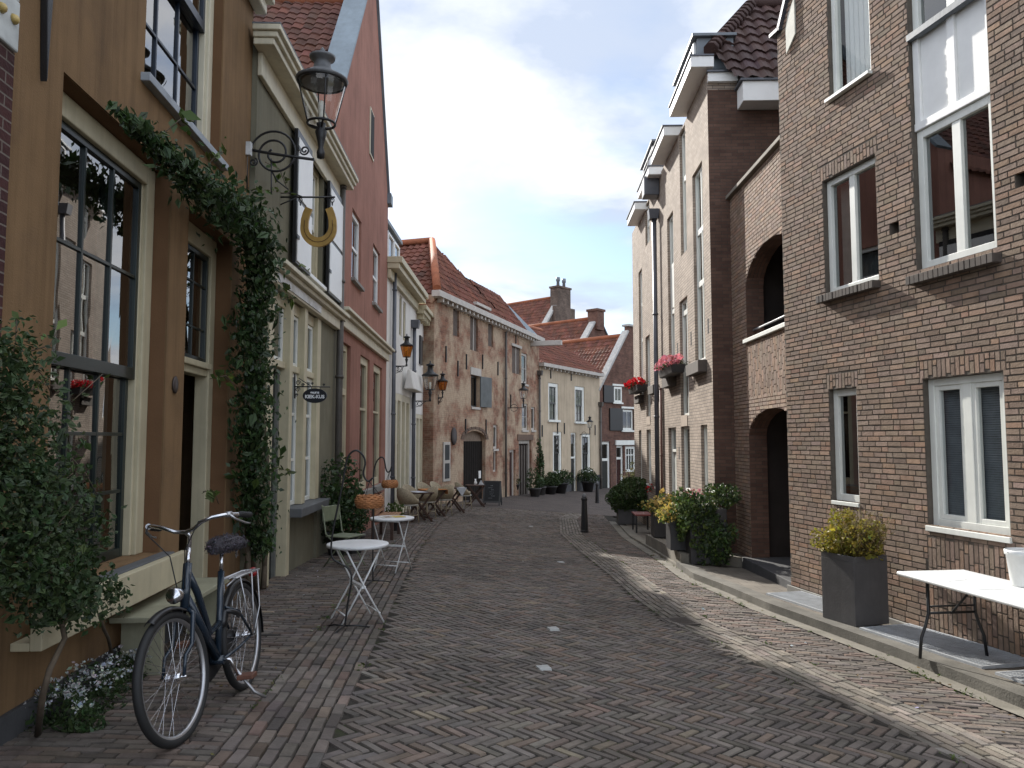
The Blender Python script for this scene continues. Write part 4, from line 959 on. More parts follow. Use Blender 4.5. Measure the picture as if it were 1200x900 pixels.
mb.build('wall_anchor', black, r_c)
# ---- dark brick gable house
s2_ = math.sqrt(.5); Dg = Fac((5.36, 46.75), (5.36+6.6*s2_, 46.75+6.6*s2_)); r_d = Dg.root('gable_house', 'dark brick gable house with black shutters and white coped gable, right of the cream house')
def dx_(*a): return list(Dg.box(*a))
DL = Dg.L; dez = 1.6+3.05; daz = 1.6+6.9; dm2 = DL*.5
dw = [dx_(718.6, 453.5, 728, 471.5), dx_(729, 480, 742, 504)]; dd = dx_(703.6, 517.5, 715.5, 569); dd[2] = -2.95; dd2 = dx_(722.5, 522, 731, 569); dd2[2] = -2.95; dp = dx_(733, 523, 745, 553)
dw[0][3] = min(dw[0][3], dez+1.5)
front = [q for q in (dw+[dd, dd2, dp])]
hole0 = dw[0]
mb = wallmesh(MB(), DL, -3.5, dez, [dw[1], dd, dd2, dp]+([dw[0]] if dw[0][3] < dez else []), th=.25); shell(mb, DL, -3.5, dez, 10, top=False)
mb.prism([(0, dez), (DL, dez), (dm2+.35, daz), (dm2+.35, daz+.35), (dm2-.35, daz+.35), (dm2-.35, daz)], 0, .3); mb.build('wall', wall_gab, r_d)
def framed(root, q, y=-.02, **k):
    """a window set flush in the face of a wall"""
    return window(root, q, rec=y, **k)
framed(r_d, dw[0], y=-.05 if dw[0][3] >= dez else .05, fw=.12, fd=.06, cols=(.5,), fm=whitef, gm=glassmat('dark_glass', ()), sill=(.1, .1, .1))
MB().box(dw[0][0]+.13, dw[0][1]-.13, -.012, -.006, dw[0][2]+.12, dw[0][3]-.12).build('window_back', dark_in, r_d)
window(r_d, dw[1], rec=.05, fw=.13, fd=.08, cols=(.5,), fm=whitef, gm=glass_far, sill=(.1, .12, .1))
for q, wd in ((dw[0], 1.), (dw[1], 1.3)):
    MB().box(q[0]-wd-.02, q[0]-.03, -.09, -.004, q[2]-.05, q[3]+.05).build('shutter', blackp, r_d, bevel=.01)
    MB().box(q[0]-.1, q[1]+.2, -.06, -.004, q[3]+.06, q[3]+.18).build('lintel', whitef, r_d)
MB().box(dw[1][1]+.03, dw[1][1]+1.3, -.09, -.004, dw[1][2]-.05, dw[1][3]+.05).build('shutter', blackp, r_d, bevel=.01)
door(r_d, dd, rec=.15, dm=doorgreen, fm=whitef, fw=.16, transom=1.1, gm=glass_far, panels=1)
door(r_d, dd2, rec=.15, dm=mat('wine_door_paint', ()), fm=whitef, fw=.14, transom=.8, gm=glass_far)
window(r_d, dp, rec=.05, fw=.16, fd=.1, cols=(.33, .66), rows=(.7,), bar=.06, fm=whitef, gm=glass_far)
q = dx_(720.5, 516, 746, 521.5); MB().box(q[0], q[1], -.12, -.002, q[2], q[3]).build('beam', whitef, r_d, bevel=.01)
mb = MB(); slopebar(mb, (-.1, dez-.12), (dm2-.35, daz), -.08, .4, .0, .13); slopebar(mb, (DL+.1, dez-.12), (dm2+.35, daz), -.08, .4, .0, .13); mb.box(dm2-.42, dm2+.42, -.1, .45, daz+.351, daz+.48); mb.build('coping', mat('pale_coping', (.40, .39, .37), .7), r_d)
tiles(r_d, [(0, .4, dez-.2), (dm2, .4, daz-.2), (dm2, 12, daz-.2), (0, 12, dez-.2)], 'roof', tile_red, tw=.28, tl=.36)
MB().quad((DL, .4, dez-.2), (dm2, .4, daz-.2), (dm2, 12, daz-.2), (DL, 12, dez-.2)).build('roof', tile_red, r_d)
MB().tube([(dm2, .4, daz-.17), (dm2, 12, daz-.17)], .15, 8).build('ridge', tile_orange, r_d)
# ---- gables behind
def back_house(name, label, apx, apy, d, t, half, slope, length, stack, m, coping=True):
    c = D(apx, d, apy); n = math.hypot(1, t); ux = np.array([t/n*-0+1/n*t, 1/n]) ; 
    dirx = np.array([t, 1.])/n
    A = c[:2]-dirx*half; Bq = c[:2]+dirx*half; Fb = Fac(A, Bq); r = Fb.root(name, label); Lh = Fb.L; az = c[2]; ez = az-half*slope
    mb = MB(); mb.quad((0, 0, -3), (Lh, 0, -3), (Lh, 0, ez), (0, 0, ez)).quad((0, 0, -3), (0, 0, ez), (0, length, ez), (0, length, -3)).quad((Lh, 0, -3), (Lh, 0, ez), (Lh, length, ez), (Lh, length, -3)).quad((0, length, -3), (Lh, length, -3), (Lh, length, ez), (0, length, ez))
    mb.prism([(0, ez), (Lh, ez), (half, az)], 0, .35).quad((0, length, ez), (Lh, length, ez), (half, length, az)); mb.build('wall', m, r)
    mb = MB(); slopebar(mb, (-.1, ez), (half-stack[0]/2, az-stack[0]/2*slope), -.1, .45, .0, .16); mb.build('coping', mat('pale_coping', ()), r)
    MB().tube([(half+stack[0]/2, -.05, az-stack[0]/2*slope+.05), (Lh+.1, -.05, ez+.05)], .07, 6).build('verge', zinc, r)
    ch = MB().box(half-stack[0]/2, half+stack[0]/2, -.25, .7, az-stack[0]*1.2, az+stack[1]).box(half-stack[0]/2-.1, half+stack[0]/2+.1, -.32, .77, az+stack[1]+.001, az+stack[1]+.18).build('chimney', m, r)
    tiles(r, [(0, .45, ez), (half, .45, az-.1), (half, length, az-.1), (0, length, ez)], 'roof', tile_red, tw=.3, tl=.4)
    MB().quad((Lh, .45, ez), (half, .45, az-.1), (half, length, az-.1), (Lh, length, ez)).build('roof', tile_red, r)
    MB().tube([(half, .4, az-.08), (half, length, az-.08)], .15, 8).build('ridge', tile_orange, r)
    return Fb, r, ch, az, half
F1, r1_, ch, az, hf = back_house('gable_house', 'large grey gable with broad chimney stack and two pots, tallest of the roofs behind', 659, 346, 72, .9, 6.5, 1.25, 14, (1.9, .6), wall_grey)
for k in (-.4, .5): MB().lathe([(.16, 0), (.14, .5), (.2, .55), (.2, .9), (0, .9)], 10, c=(hf+k, .2, az+.78)).build('chimney_pot', lead, ch)
MB().box(hf-1.5, hf+1.5, -.35, -.003, az-6.5, az-1.2).build('flue_breast', wall_grey, r1_)
MB().box(hf+1.2, hf+3.2, -1.2, -.002, az-6, az-3.1).build('annex', wall_grey, r1_)
F2, r2_, ch2, az2, hf2 = back_house('gable_house', 'brick gable with small chimney and round vent, behind the shuttered gable house', 701, 371, 60, .9, 5.2, 1.2, 13, (.9, .4), wall_gab)
MB().lathe([(0, 0), (.3, 0), (.36, .04), (0, .05)], 14, M=Matrix.Translation((hf2, -.002, az2-2.2)) @ Matrix.Rotation(PI/2, 4, 'X')).build('round_vent', mat('old_iron', ()), r2_)
# ================================================================== RIGHT SIDE
def r1x(y): return 6.239-.222*y
R1F = 10.76; R1N = 4.6
R1 = Fac((r1x(R1F), R1F), (r1x(R1N), R1N)); R1L = R1.L
r_1 = R1.root('brick_house', 'brown brick house with white framed windows and steep gable shoulder, close on the right')
ge = 1.6+ (R1.uz(916, 46)[1]-1.6)
q_sm = list(R1.rect((972, 458), (975, 586), (1003, 452.7), (1007.7, 590))); q_bg = list(R1.rect((1082, 445), (1088, 616), (1175, 434.6), (1185, 629)))
q_ul = list(R1.rect((964, 213), (968, 345), (1024.5, 181), (1031, 328))); q_us = list(R1.rect((1063.5, 45), (1076, 318), (1155, 0), (1168.6, 288)))
q_tl = list(R1.rect((971.5, 20), (971.5, 119), (1018, -25), (1020, 83)))
q_us[3] = 1.6+8.6; q_tl[3] = q_tl[2]+1.9
v1 = list(R1.box(1043, 259, 1053.5, 276)); v2 = list(R1.box(1190, 199, 1202, 219))
wins = [q_sm, q_bg, q_ul, q_us, q_tl]
TZ = 10.2
G0 = -.9
mb = wallmesh(MB(), R1L, G0, TZ, wins+[v1, v2], th=.22); mb.quad((0, 0, G0), (0, 0, ge), (0, 7, ge), (0, 7, G0))
mb.quad((R1L, 0, G0), (R1L, 0, TZ), (R1L, 7, TZ), (R1L, 7, G0)).quad((0, 7, G0), (0, 7, TZ), (R1L, 7, TZ), (R1L, 7, G0)).quad((0, 0, TZ), (R1L, 0, TZ), (R1L, 7, TZ), (0, 7, TZ))
# the gable shoulder: wall above the eaves slopes up from the far corner
def clip_gable(mb):
    keepf, keepm, keeps = [], [], []
    for f, m_, s_ in zip(mb.f, mb.m, mb.sm):
        c = np.mean([mb.v[i] for i in f], 0)
        keepf.append(f); keepm.append(m_); keeps.append(s_)
    return mb
SLP = 1.75   # rise of the shoulder
def shoulder(u): return ge+.12+max(0, u-.12)*SLP
mb = MB(); W2 = [(q[0], q[1], q[2], q[3]) for q in wins+[v1, v2]]
us = sorted({0., .12, R1L} | {u for q in W2 for u in q[:2]} | set(np.arange(.3, 2.6, .1)))
for i in range(len(us)-1):
    a, b = us[i], us[i+1]; ta, tb = min(TZ, shoulder(a)), min(TZ, shoulder(b)); uc = (a+b)/2
    segs = [(G0, None)]
    hol = sorted([(q[2], q[3]) for q in W2 if q[0] < uc < q[1]])
    z = G0
    for h0, h1 in hol:
        mb.quad((a, 0, z), (b, 0, z), (b, 0, h0), (a, 0, h0)); z = h1
    if z < min(ta, tb): mb.quad((a, 0, z), (b, 0, z), (b, 0, tb), (a, 0, ta))
for q in W2:
    a, b, c, d = q; th = .16
    mb.quad((a, 0, c), (a, 0, d), (a, th, d), (a, th, c)).quad((b, 0, d), (b, 0, c), (b, th, c), (b, th, d)).quad((a, 0, d), (b, 0, d), (b, th, d), (a, th, d)).quad((b, 0, c), (a, 0, c), (a, th, c), (b, th, c))
for q in (v1, v2): mb.quad((q[0], .16, q[2]), (q[1], .16, q[2]), (q[1], .16, q[3]), (q[0], .16, q[3]))
mb.quad((0, 0, G0), (0, 0, ge+.12), (0, 7, ge+.12), (0, 7, G0)); ut = .12+(TZ-ge-.12)/SLP
mb.quad((R1L, 0, G0), (R1L, 0, TZ), (R1L, 7, TZ), (R1L, 7, G0)).quad((0, 7, G0), (0, 7, ge+.12), (ut, 7, TZ), (R1L, 7, TZ), (R1L, 7, G0)).quad((ut, 0, TZ), (R1L, 0, TZ), (R1L, 7, TZ), (ut, 7, TZ)).quad((0, 0, ge+.12), (.12, 0, ge+.12), (.12, 7, ge+.12), (0, 7, ge+.12)).quad((.12, 0, ge+.12), (ut, 0, TZ), (ut, 7, TZ), (.12, 7, ge+.12))
core = mb.build('wall', mortar, r_1)
# zones with upright bricks: soldier courses over openings, panel under the big window, sills
ZH = q_us[2]-.10
zones = [(q[0]-.04, q[1]+.04, q[3]+.002, q[3]+.20) for q in (q_sm, q_bg, q_ul)]
panel = (q_bg[0]-.02, q_bg[1]+.05, G0, q_bg[2]-.10)
panel2 = (q_sm[0]-.02, q_sm[1]+.02, q_sm[2]-.22, q_sm[2]-.05)
zones2 = [panel, panel2]
dropz = [(q[0], q[1], q[2]-.06, q[2]) for q in (q_sm, q_bg)] 
parts = [lay_wall(.0, R1L, G0, 7.4, W2+zones+zones2)]
# upper part follows the shoulder
zz = 7.4
n0 = 0
while zz < TZ-.01:
    ua = max(0, (zz-ge-.12)/SLP+.12); parts.append(lay_wall(ua+.02, R1L, zz, zz+.062, W2, bh=.062)); zz += .062
for z in zones: parts.append(lay_wall(*z, [], bl=.2, bh=.06, vertical=True))
for z in zones2: parts.append(lay_wall(*z, [], bl=.21, bh=.062, vertical=True))
pal_w = [((1, 1, 1), .62), ((1.12, 1.03, .96), .2), ((.84, .82, .82), .13), ((1.03, .9, .83), .05)]
bricks_obj('brickwork', parts, brick1, r_1, pal=pal_w, sd=.10)
# return of the wall at the far corner
mb = MB(); 
V, Fq = lay_wall(0, 3., G0, 7.2, []); V2 = V.copy(); V2[:, 0] = V[:, 1]; V2[:, 1] = 3.-V[:, 0]
bricks_obj('brickwork', [(V2, Fq)], brick1, r_1, pal=pal_w, sd=.10)
# windows
wf = whitef
o = window(r_1, (q_sm[0], q_sm[1], q_sm[2], q_sm[3]), rec=.06, fw=.085, fd=.08, fm=wf, gm=glass, sill=(.02, .05, .0), curtain=(mat('grey_green_curtain', ()), .0, .45, 0, 1))
o = window(r_1, q_bg, rec=.06, fw=.075, fd=.09, cols=((.5, .10),), fm=wf, gm=glass_clear, sill=(.03, .06, .02))
a, b = q_bg[0]+.10, q_bg[1]-.10
mb = MB(); n = 58
for i in range(n):
    z = q_bg[2]+.1+(q_bg[3]-q_bg[2]-.2)*i/n; mb.quad((a, .160, z), (b, .160, z), (b, .168, z+.021), (a, .168, z+.021))
mb.build('blind', mat('grey_blind_slats', (.17, .19, .21), .5), o)
for s in (0, 1):      # casement inside the frame
    c = (q_bg[0]+q_bg[1])/2; a, b = (q_bg[0]+.078, c-.053) if s == 0 else (c+.053, q_bg[1]-.078)
    f = MB(); z0, z1 = q_bg[2]+.078, q_bg[3]-.078; f.box(a, a+.05, .075, .14, z0, z1).box(b-.05, b, .075, .14, z0, z1).box(a+.05, b-.05, .0755, .1395, z0, z0+.05).box(a+.05, b-.05, .0755, .1395, z1-.05, z1); f.build('casement', wf, o, bevel=.004)
o = window(r_1, q_ul, rec=.06, fw=.075, fd=.09, cols=((.48, .10),), fm=wf, gm=glass, curtain=(curtainm, .0, .3, .0, 1))
def brick_sill(q, ex=.06, pr=.11): 
    n = int((q[1]-q[0]+2*ex)/.068); mb = MB()
    for i in range(n): u = q[0]-ex+i*.068; mb.box(u+.004, u+.064, -pr+random.uniform(-.004, .004), .06, q[2]-.105, q[2]-.012)
    mb.box(q[0]-ex, q[0]-ex+n*.068, -pr+.012, .06, q[2]-.1, q[2]-.018)
    return mb.build('brick_sill', mat('sill_brick', (.075, .06, .05), .8, .3, 6.), r_1, bevel=.004)
brick_sill(q_ul)
zA = R1.uz(1112, 132)[1]; zB = R1.uz(1101, 22)[1]
o = window(r_1, (q_us[0], q_us[1], q_us[2], zA), rec=.06, fw=.085, fd=.09, cols=((.52, .11),), fm=wf, gm=glass)
MB().box(q_us[0]+.003, q_us[1]-.003, .02, .15, q_us[2]-.05, q_us[2]+.0).build('sill', wf, o)
mb = MB(); mb.box(q_us[0]+.003, q_us[1]-.003, .075, .11, zA+.002, zB).box(q_us[0]+.003, q_us[1]-.003, .03, .1098, zA+.003, zA+.09)
um = q_us[0]+(q_us[1]-q_us[0])*.52
mb.box(q_us[0]+.003, q_us[0]+.09, .04, .0745, zA+.091, zB).box(um-.05, um+.05, .04, .0745, zA+.091, zB).box(q_us[1]-.06, q_us[1]-.003, .04, .0745, zA+.091, zB); mb.build('spandrel_panel', whitep, r_1, bevel=.005)
o = window(r_1, (q_us[0], q_us[1], zB+.003, q_us[3]), rec=.06, fw=.085, fd=.09, cols=((.52, .11),), fm=wf, gm=glass)
MB().box(q_us[0]-.0, q_us[1], -.03, .055, zB-.02, zB+.05).build('sill', lead, o)
brick_sill((q_us[0], q_us[1], q_us[2]-.055, 0))
o = window(r_1, q_tl, rec=.05, fw=.07, fd=.09, cols=(), fm=wf, gm=glass_clear, sill=(.07, .045, .03), curtain=(whitep, 0, 1, 0, 1))  # white curtain added so the pane looks as bright as reflected sky
# verge flashing and pale kneeler
mb = MB(); slopebar(mb, (.12, ge+.12), (2.4, shoulder(2.4)), -.06, .3, .0, .06); mb.box(-.12, .14, -.06, .3, ge+.13, ge+.18); mb.build('verge', zinc, r_1)
p = R1.uz(929, 36); MB().prism([(p[0]-.12, p[1]-.28), (p[0]+.1, p[1]-.1), (p[0]+.1, p[1]+.42), (p[0]-.05, p[1]+.28), (p[0]-.12, p[1]+.1)], -.035, -.0135).build('kneeler', mat('pale_stone', (.5, .49, .42), .7), r_1)
# stone footing blocks
mb = MB().box(-.05, 2.9, -.04, -.016, G0, -.40); mb.build('footing', stone, r_1, bevel=.01)
# ---- link wall with two arches over the passage
PW = Fac((4.05, 14.0), (4.05, 10.72)); r_p = PW.root('passage_wall', 'recessed brick link wall with two dark arched openings between the brick houses', 'wall')
zc2 = PW.uz(890, 196)[1]; a0, a1 = 1.0, 3.2
lowt = PW.uz(912, 477)[1]; upb = PW.uz(898, 388)[1]; upt = PW.uz(913, 270)[1]
a0 = PW.uz(879.5, 580)[0]; a1 = PW.L-.04
lo_ = (a0, a1, -1.2, lowt, .42); up_ = (a0, a1, upb, upt, .55)
mb = wallmesh(MB(), PW.L, -1.3, zc2, [lo_, up_], th=.3); mb.quad((0, .3, -1.3), (0, .3, zc2), (0, 0, zc2), (0, 0, -1.3)).quad((0, 0, zc2), (PW.L, 0, zc2), (PW.L, .3, zc2), (0, .3, zc2)); mb.build('wall', wall_dk, r_p)
def arch_ops(o):
    a, b, c, d, r = o; N = 14; out = [(a, b, c, d-r)]
    for k in range(N): z0 = d-r+r*k/N; hw = (b-a)/2*math.sqrt(max(0, 1-((k+.5)/N)**2)); m_ = (a+b)/2; out.append((m_-hw, m_+hw, z0, z0+r/N+.001))
    return out
vz = (a0-.05, PW.L, lowt+.22, upb-.1)
parts = [lay_wall(0, PW.L, -1.2, zc2, arch_ops(lo_)+arch_ops(up_)+[vz]), lay_wall(*vz, [], vertical=True)]
bricks_obj('brickwork', parts, brick1, r_p, pal=pal_w, sd=.10)
MB().box(-.02, PW.L, -.08, .34, zc2+.001, zc2+.07).build('coping', concrete, r_p, bevel=.01)
MB().box(a0-.06, a1, -.06, .32, upb-.07, upb-.005).build('sill', whitef, r_p, bevel=.005)
MB().tube([(a0, .12, upb+.16), (a1, .12, upb+.16)], .018, 8).build('rail', mat('grey_rail', (.3, .32, .34), .4), r_p)
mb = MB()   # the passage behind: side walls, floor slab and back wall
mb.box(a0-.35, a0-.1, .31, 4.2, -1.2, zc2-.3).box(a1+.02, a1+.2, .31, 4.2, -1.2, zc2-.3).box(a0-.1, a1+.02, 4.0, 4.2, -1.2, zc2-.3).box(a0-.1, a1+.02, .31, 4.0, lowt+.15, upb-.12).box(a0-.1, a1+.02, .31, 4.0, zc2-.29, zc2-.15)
mb.build('passage_interior', mat('shade_black_passage', (.022, .017, .015), .9, .3, 3.), r_p)  # deep shade of the passage put into a near-black wall colour
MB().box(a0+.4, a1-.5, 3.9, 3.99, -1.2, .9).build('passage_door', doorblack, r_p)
MB().box(a0+.2, a0+.25, 3.0, 3.05, upb, upt-.3).build('post', mat('grey_rail', ()), r_p)
struct(MB().box(a0-.1, PW.L+.2, -.14, 4.2, -1.3, float(g(3.9, 12))+.24).build('threshold_step', plinth, None, bevel=.01, mw=Matrix.Translation(tuple(PW.A)) @ Matrix.Rotation(PW.rz, 4, 'Z')))
# ---- terrace beyond, with stepped white eaves
def r2x(y): return 3.25+.03*y
R2N, R2FAR = 14.0, 25.2
R2 = Fac((r2x(R2FAR), R2FAR), (r2x(R2N), R2N)); L2 = R2.L
r_2 = R2.root('terrace_house', 'tan brick terrace with tall narrow white windows and four white box eaves', 'terrace')
def qx(x0, yt0, yb0, x1, yt1, yb1): return list(R2.rect((x0, yt0), (x0, yb0), (x1, yt1), (x1, yb1)))
wt = 8.45
V1 = qx(813, 201, 428, 824.6, 187, 420); V2_ = qx(797, 150, 303, 803.6, 130, 293); V2b = qx(797, 353, 489, 806.5, 345, 486)
V3 = qx(783, 255, 444, 790, 244, 439); V4 = qx(766, 287, 452, 770.5, 280, 450); V5 = qx(756, 210, 289, 761, 205, 284); V5b = qx(757, 395, 496, 762, 391, 495); V6 = qx(749, 319, 464, 753, 312, 462)
for q in (V2_, V5): q[3] = 8.4
Gq = [qx(822, 495, 600, 829.6, 495, 600), qx(798.6, 500, 577, 808.7, 499, 575), qx(784, 502.5, 620, 793, 502, 620), qx(767.5, 503.5, 571, 773, 503, 571), qx(758, 504, 567, 763, 504, 567), qx(749, 505.5, 566, 752, 505.5, 566)]
gz0 = Gq[1][2]; gtop = Gq[1][3]
Gq[0][2] = gz0; Gq[2][2] = -1.2
for q in Gq: q[3] = gtop
o2 = [V1, V2_, V2b, V3, V4, V5, V5b, V6]+Gq
mb = wallmesh(MB(), L2, -1.6, wt, o2, th=.2)
mb.quad((L2, 0, wt), (L2, 0, -1.6), (L2, 9, -1.6), (L2, 9, wt)).quad((0, 0, -1.6), (0, 0, wt), (0, 9, wt), (0, 9, -1.6)).quad((0, 9, -1.6), (0, 9, wt), (L2, 9, wt), (L2, 9, -1.6)).quad((0, 0, wt), (L2, 0, wt), (L2, 9, wt), (0, 9, wt))
mb.build('wall', wall_r2, r_2)
bx_ = lambda u0, u1, y0, y1, z0, z1: MB().box(u0, u1, y0, y1, z0, z1)
MB().quad((L2+.004, .003, wt-.3), (L2+.004, .003, -1.6), (L2+.004, 9, -1.6), (L2+.004, 9, wt-.3)).build('shaded_end_wall', wall_dk, r_2)  # end wall's shade put into its colour, darker than the tan front
netc = mat('net_curtain', (.6, .6, .58), .9)
def strip(q, rails, bottom_sill=True, panels=()):
    o = window(r_2, q, rec=.06, fw=.06, fd=.07, rows=tuple((max(.02, min(.98, (z-q[2])/(q[3]-q[2]))), .11) for z in rails), cols=((.55, .05),) if q[1]-q[0] > .55 else (), fm=whitef, gm=glass_clear, curtain=(netc, 0, 1, 0, 1))
    for za, zb in panels: MB().box(q[0]+.065, q[1]-.065, .075, .095, za, zb).build('infill_panel', whitef, o)
    if bottom_sill: MB().box(q[0]-.12, q[1]+.12, -.17, .05, q[2]-.26, q[2]-.03).build('planter_sill', mat('sill_brick', ()), o, bevel=.01); MB().box(q[0], q[1], -.04, .055, q[2]-.029, q[2]-.001).build('sill', whitef, o)
    return o
zr1 = R2.uz(819, 331)[1]; zr2 = R2.uz(818, 267)[1]
strip(V1, (zr1, zr2)); strip(V3, (zr1-.05, zr2), panels=((zr1+.06, zr2-.06),)); strip(V4, (zr1-.05, zr2)); strip(V6, (zr1-.05, zr2))
strip(V2_, (R2.uz(800, 206)[1],), False); strip(V5, (R2.uz(758, 262)[1],), False)
strip(V2b, (R2.uz(801, 362)[1],), False); strip(V5b, (), False)
for i, q in enumerate(Gq):
    if i == 2: door(r_2, q, rec=.12, dm=mat('pale_door_paint', (.5, .5, .46), .5), fm=whitef, fw=.06, transom=.55, gm=glass_far, panels=1)
    else: window(r_2, q, rec=.06, fw=.06, fd=.07, rows=(), fm=whitef, gm=glass_clear, curtain=(netc, 0, 1, 0, 1), sill=(.03, .05, .0))
for px in (802, 760): 
    u = R2.uz(px, 490)[0]; z = R2.uz(px, 493)[1]; MB().box(u-.35, u+.35, -.012, -.002, z-.12, z+.12).build('lintel', mat('tan_lintel', (.34, .27, .21), .8), r_2)
# eaves boxes, one per bay, with soffits; gutters on top
ebay = [(13.85, 16.1), (16.9, 18.8), (19.25, 21.3), (22., 23.8)]
for i, (da, db) in enumerate(ebay):
    ub = L2-(da-R2N); ua = L2-(db-R2N); z0 = 8.53-.075*i
    e_ = MB().box(ua, ub, -.33, .1, z0, z0+.21).build('eaves_box', whitep, r_2, bevel=.01)
    MB().box(ua-.02, ub+.02, -.36, .1, z0+.211, z0+.24).build('eaves_flashing', zinc, e_)
    if z0 > wt+.02: MB().box(ua+.2, min(ub, L2), .0, .1, wt+.002, z0-.002).build('frieze', wall_r2, r_2)
MB().box(L2+.006, L2+.09, .0, .55, wt-.17, wt-.002).build('corner_cap', whitep, r_2); MB().box(L2+.006, L2+.13, -.02, .6, wt-.001, wt+.03).build('cap_flashing', zinc, r_2)
ez2 = R2.uz(836, 120)[1]
MB().box(L2+.006, L2+.42, .55, 9, 7.75, 8.12).build('end_eaves', whitep, r_2, bevel=.01)
MB().box(L2+.008, L2+.46, .5, 9, 8.121, 8.16).build('end_gutter', zinc, r_2)
mb = MB(); mb.tube([(L2+.14, 1.55, 7.7), (L2+.14, 1.55, -.5)], .055, 10); mb.build('downpipe', mat('grey_rail', ()), r_2)
p = R2.uz(772.5, 300); pipe(r_2, p[0], -.12, -1.0, 1.6+5.75, .06, zinc, hopper=True, br=1.9)
hz2 = R2.uz(771, 221)[1]; MB().box(p[0]-.22, p[0]+.22, -.40, -.005, hz2-.25, hz2+.25).build('hopper', zinc, r_2, bevel=.02)
p = R2.uz(777.5, 500); pipe(r_2, p[0], -.06, -1.0, R2.uz(777, 455)[1], .03, mat('rust_pipe', (.16, .07, .05), .6))
# roof: hipped end towards the camera, dormers on the street side
rid = 10.55; hx = 1.35; ry = 1.25
tiles(r_2, [(L2+.42, .45, 8.14), (L2+.42, 9.2, 8.14), (L2-hx, 9.2, rid), (L2-hx, ry, rid), (L2-.18, .12, 9.0)], 'roof', tile_dark, tw=.27, tl=.33, amp=.045, step=.04)
MB().quad((L2-2.3, .1, 8.75), (L2-.2, .1, 8.95), (L2-hx, ry, rid), (L2-2.3, ry, rid)).quad((L2-2.3, ry, rid), (L2-hx, ry, rid), (L2-hx, 9, rid), (L2-2.3, 9, rid)).quad((L2-2.3, .1, 8.45), (L2-2.3, ry, rid), (L2-2.3, 9, rid), (L2-2.3, 9, 8.45)).build('roof', tile_dark, r_2)
mb = MB()
n = 14
for i in range(n):
    a = Vector((L2-.18, .12, 9.02)).lerp(Vector((L2-hx, ry, rid+.03)), i/n); b = Vector((L2-.18, .12, 9.02)).lerp(Vector((L2-hx, ry, rid+.03)), (i+1.12)/n); mb.tube([a, b], [.15, .12], 8)
mb.tube([(L2-hx, ry, rid+.05), (L2-hx, 9.2, rid+.05)], .12, 8)
mb.build('ridge', tile_dark, r_2)
for ua, ub in ((L2-2.3, L2-.35), (L2-(21.6-R2N), L2-(19.6-R2N))):
    z0 = 8.72; z1 = 9.36
    d_ = MB().box(ua, ub, -.10, .6, z0, z1).box(ua-.12, ub+.08, -.2, .65, z1+.001, z1+.06).build('dormer', lead, r_2, bevel=.008)
    window(d_, (ua+.15, ub-.1, z0+.06, z1-.04), rec=-.15, fw=.06, fd=.048, cols=(.5,), fm=whitep, gm=glassmat('dark_glass', ()), name='dormer_window')
mb = MB()
for px, py in ((830, 382), (810, 397), (794, 409), (796, 531)): p = R2.uz(px, py); mb.box(p[0]-.05, p[0]+.05, -.004, -.002, p[1]-.14, p[1]+.14)
mb.build('weep_vent', dark_in, r_2)
# ================================================================== PLANTS
leaf_dark = leafmat('ivy_leaf', (.042, .075, .024), .4, .25)
leaf_mid = leafmat('shrub_leaf', (.045, .074, .025), .5, .25)
leaf_fresh = leafmat('fresh_leaf', (.085, .125, .030), .5, .3)
leaf_box = leafmat('box_leaf', (.055, .090, .026), .5, .2)
leaf_yel = leafmat('yellow_green_leaf', (.29, .25, .04), .55, .3)
straw = leafmat('dry_stem', (.20, .15, .065), .7, .2)
petal_w = leafmat('white_petal', (.48, .50, .49), .6, .2); petal_r = leafmat('red_petal', (.55, .012, .02), .5, .2); petal_p = leafmat('pink_petal', (.62, .22, .26), .5, .25); petal_y = leafmat('cream_petal', (.55, .42, .12), .5, .25)
bark = mat('bark', (.10, .075, .05), .9, .35, 9., .5, 40)
earth = mat('potting_soil', (.02, .016, .012), .95, .4, 8.)
def V3(p): return Vector([float(q) for q in p])
# ---- creeper along the ochre front and down the joint with the olive house
def along_path(pts, N, off=.22):
    """pts: (px,py,radius_px); points scattered round the line in the house's own plane"""
    Q = np.array([np.append(O.at(p[0], p[1], off), 0) for p in pts]); Rr = []
    for p in pts:
        a = O.at(p[0], p[1], off); b = O.at(p[0], p[1]+p[2], off); Rr.append(np.linalg.norm(a-b))
    Q = Q[:, :3]; Rr = np.array(Rr); seg = np.linalg.norm(np.diff(Q, axis=0), axis=1); wgt = seg*(Rr[:-1]+Rr[1:]); wgt /= wgt.sum()
    k = RNG.choice(len(seg), N, p=wgt); t = RNG.random(N)
    c = Q[k]+(Q[k+1]-Q[k])*t[:, None]; r = Rr[k]+(Rr[k+1]-Rr[k])*t
    a = RNG.random(N)*2*PI; s = np.abs(RNG.normal(0, .62, N)); u = np.cos(a)*s*r; z = np.sin(a)*s*r
    y = RNG.normal(0, .5, N)*np.minimum(r, .22)
    P = c+O.x[None]*u[:, None]+np.array([0, 0, 1])[None]*z[:, None]-O.y[None]*(y+.05)[:, None]
    # keep in front of the wall
    dd = np.einsum('ij,j->i', P-O.A, -O.y); P = P-O.y[None]*np.maximum(0, .03-dd)[:, None]
    return P
iv = [(118, 124, 5), (150, 145, 14), (185, 178, 20), (215, 205, 28), (250, 235, 34), (280, 255, 34), (300, 285, 36), (298, 340, 30), (290, 400, 30), (292, 450, 32), (292, 510, 34), (294, 560, 32), (296, 610, 28), (300, 650, 18)]
ivr = empty('climbing_creeper', O.at(295, 665, .15), 0, 'dark leafy creeper climbing the joint of ochre and olive house and over the window', 'creeper')
P = along_path([(a_, b_, c_*.82) for a_, b_, c_ in iv], 7600)
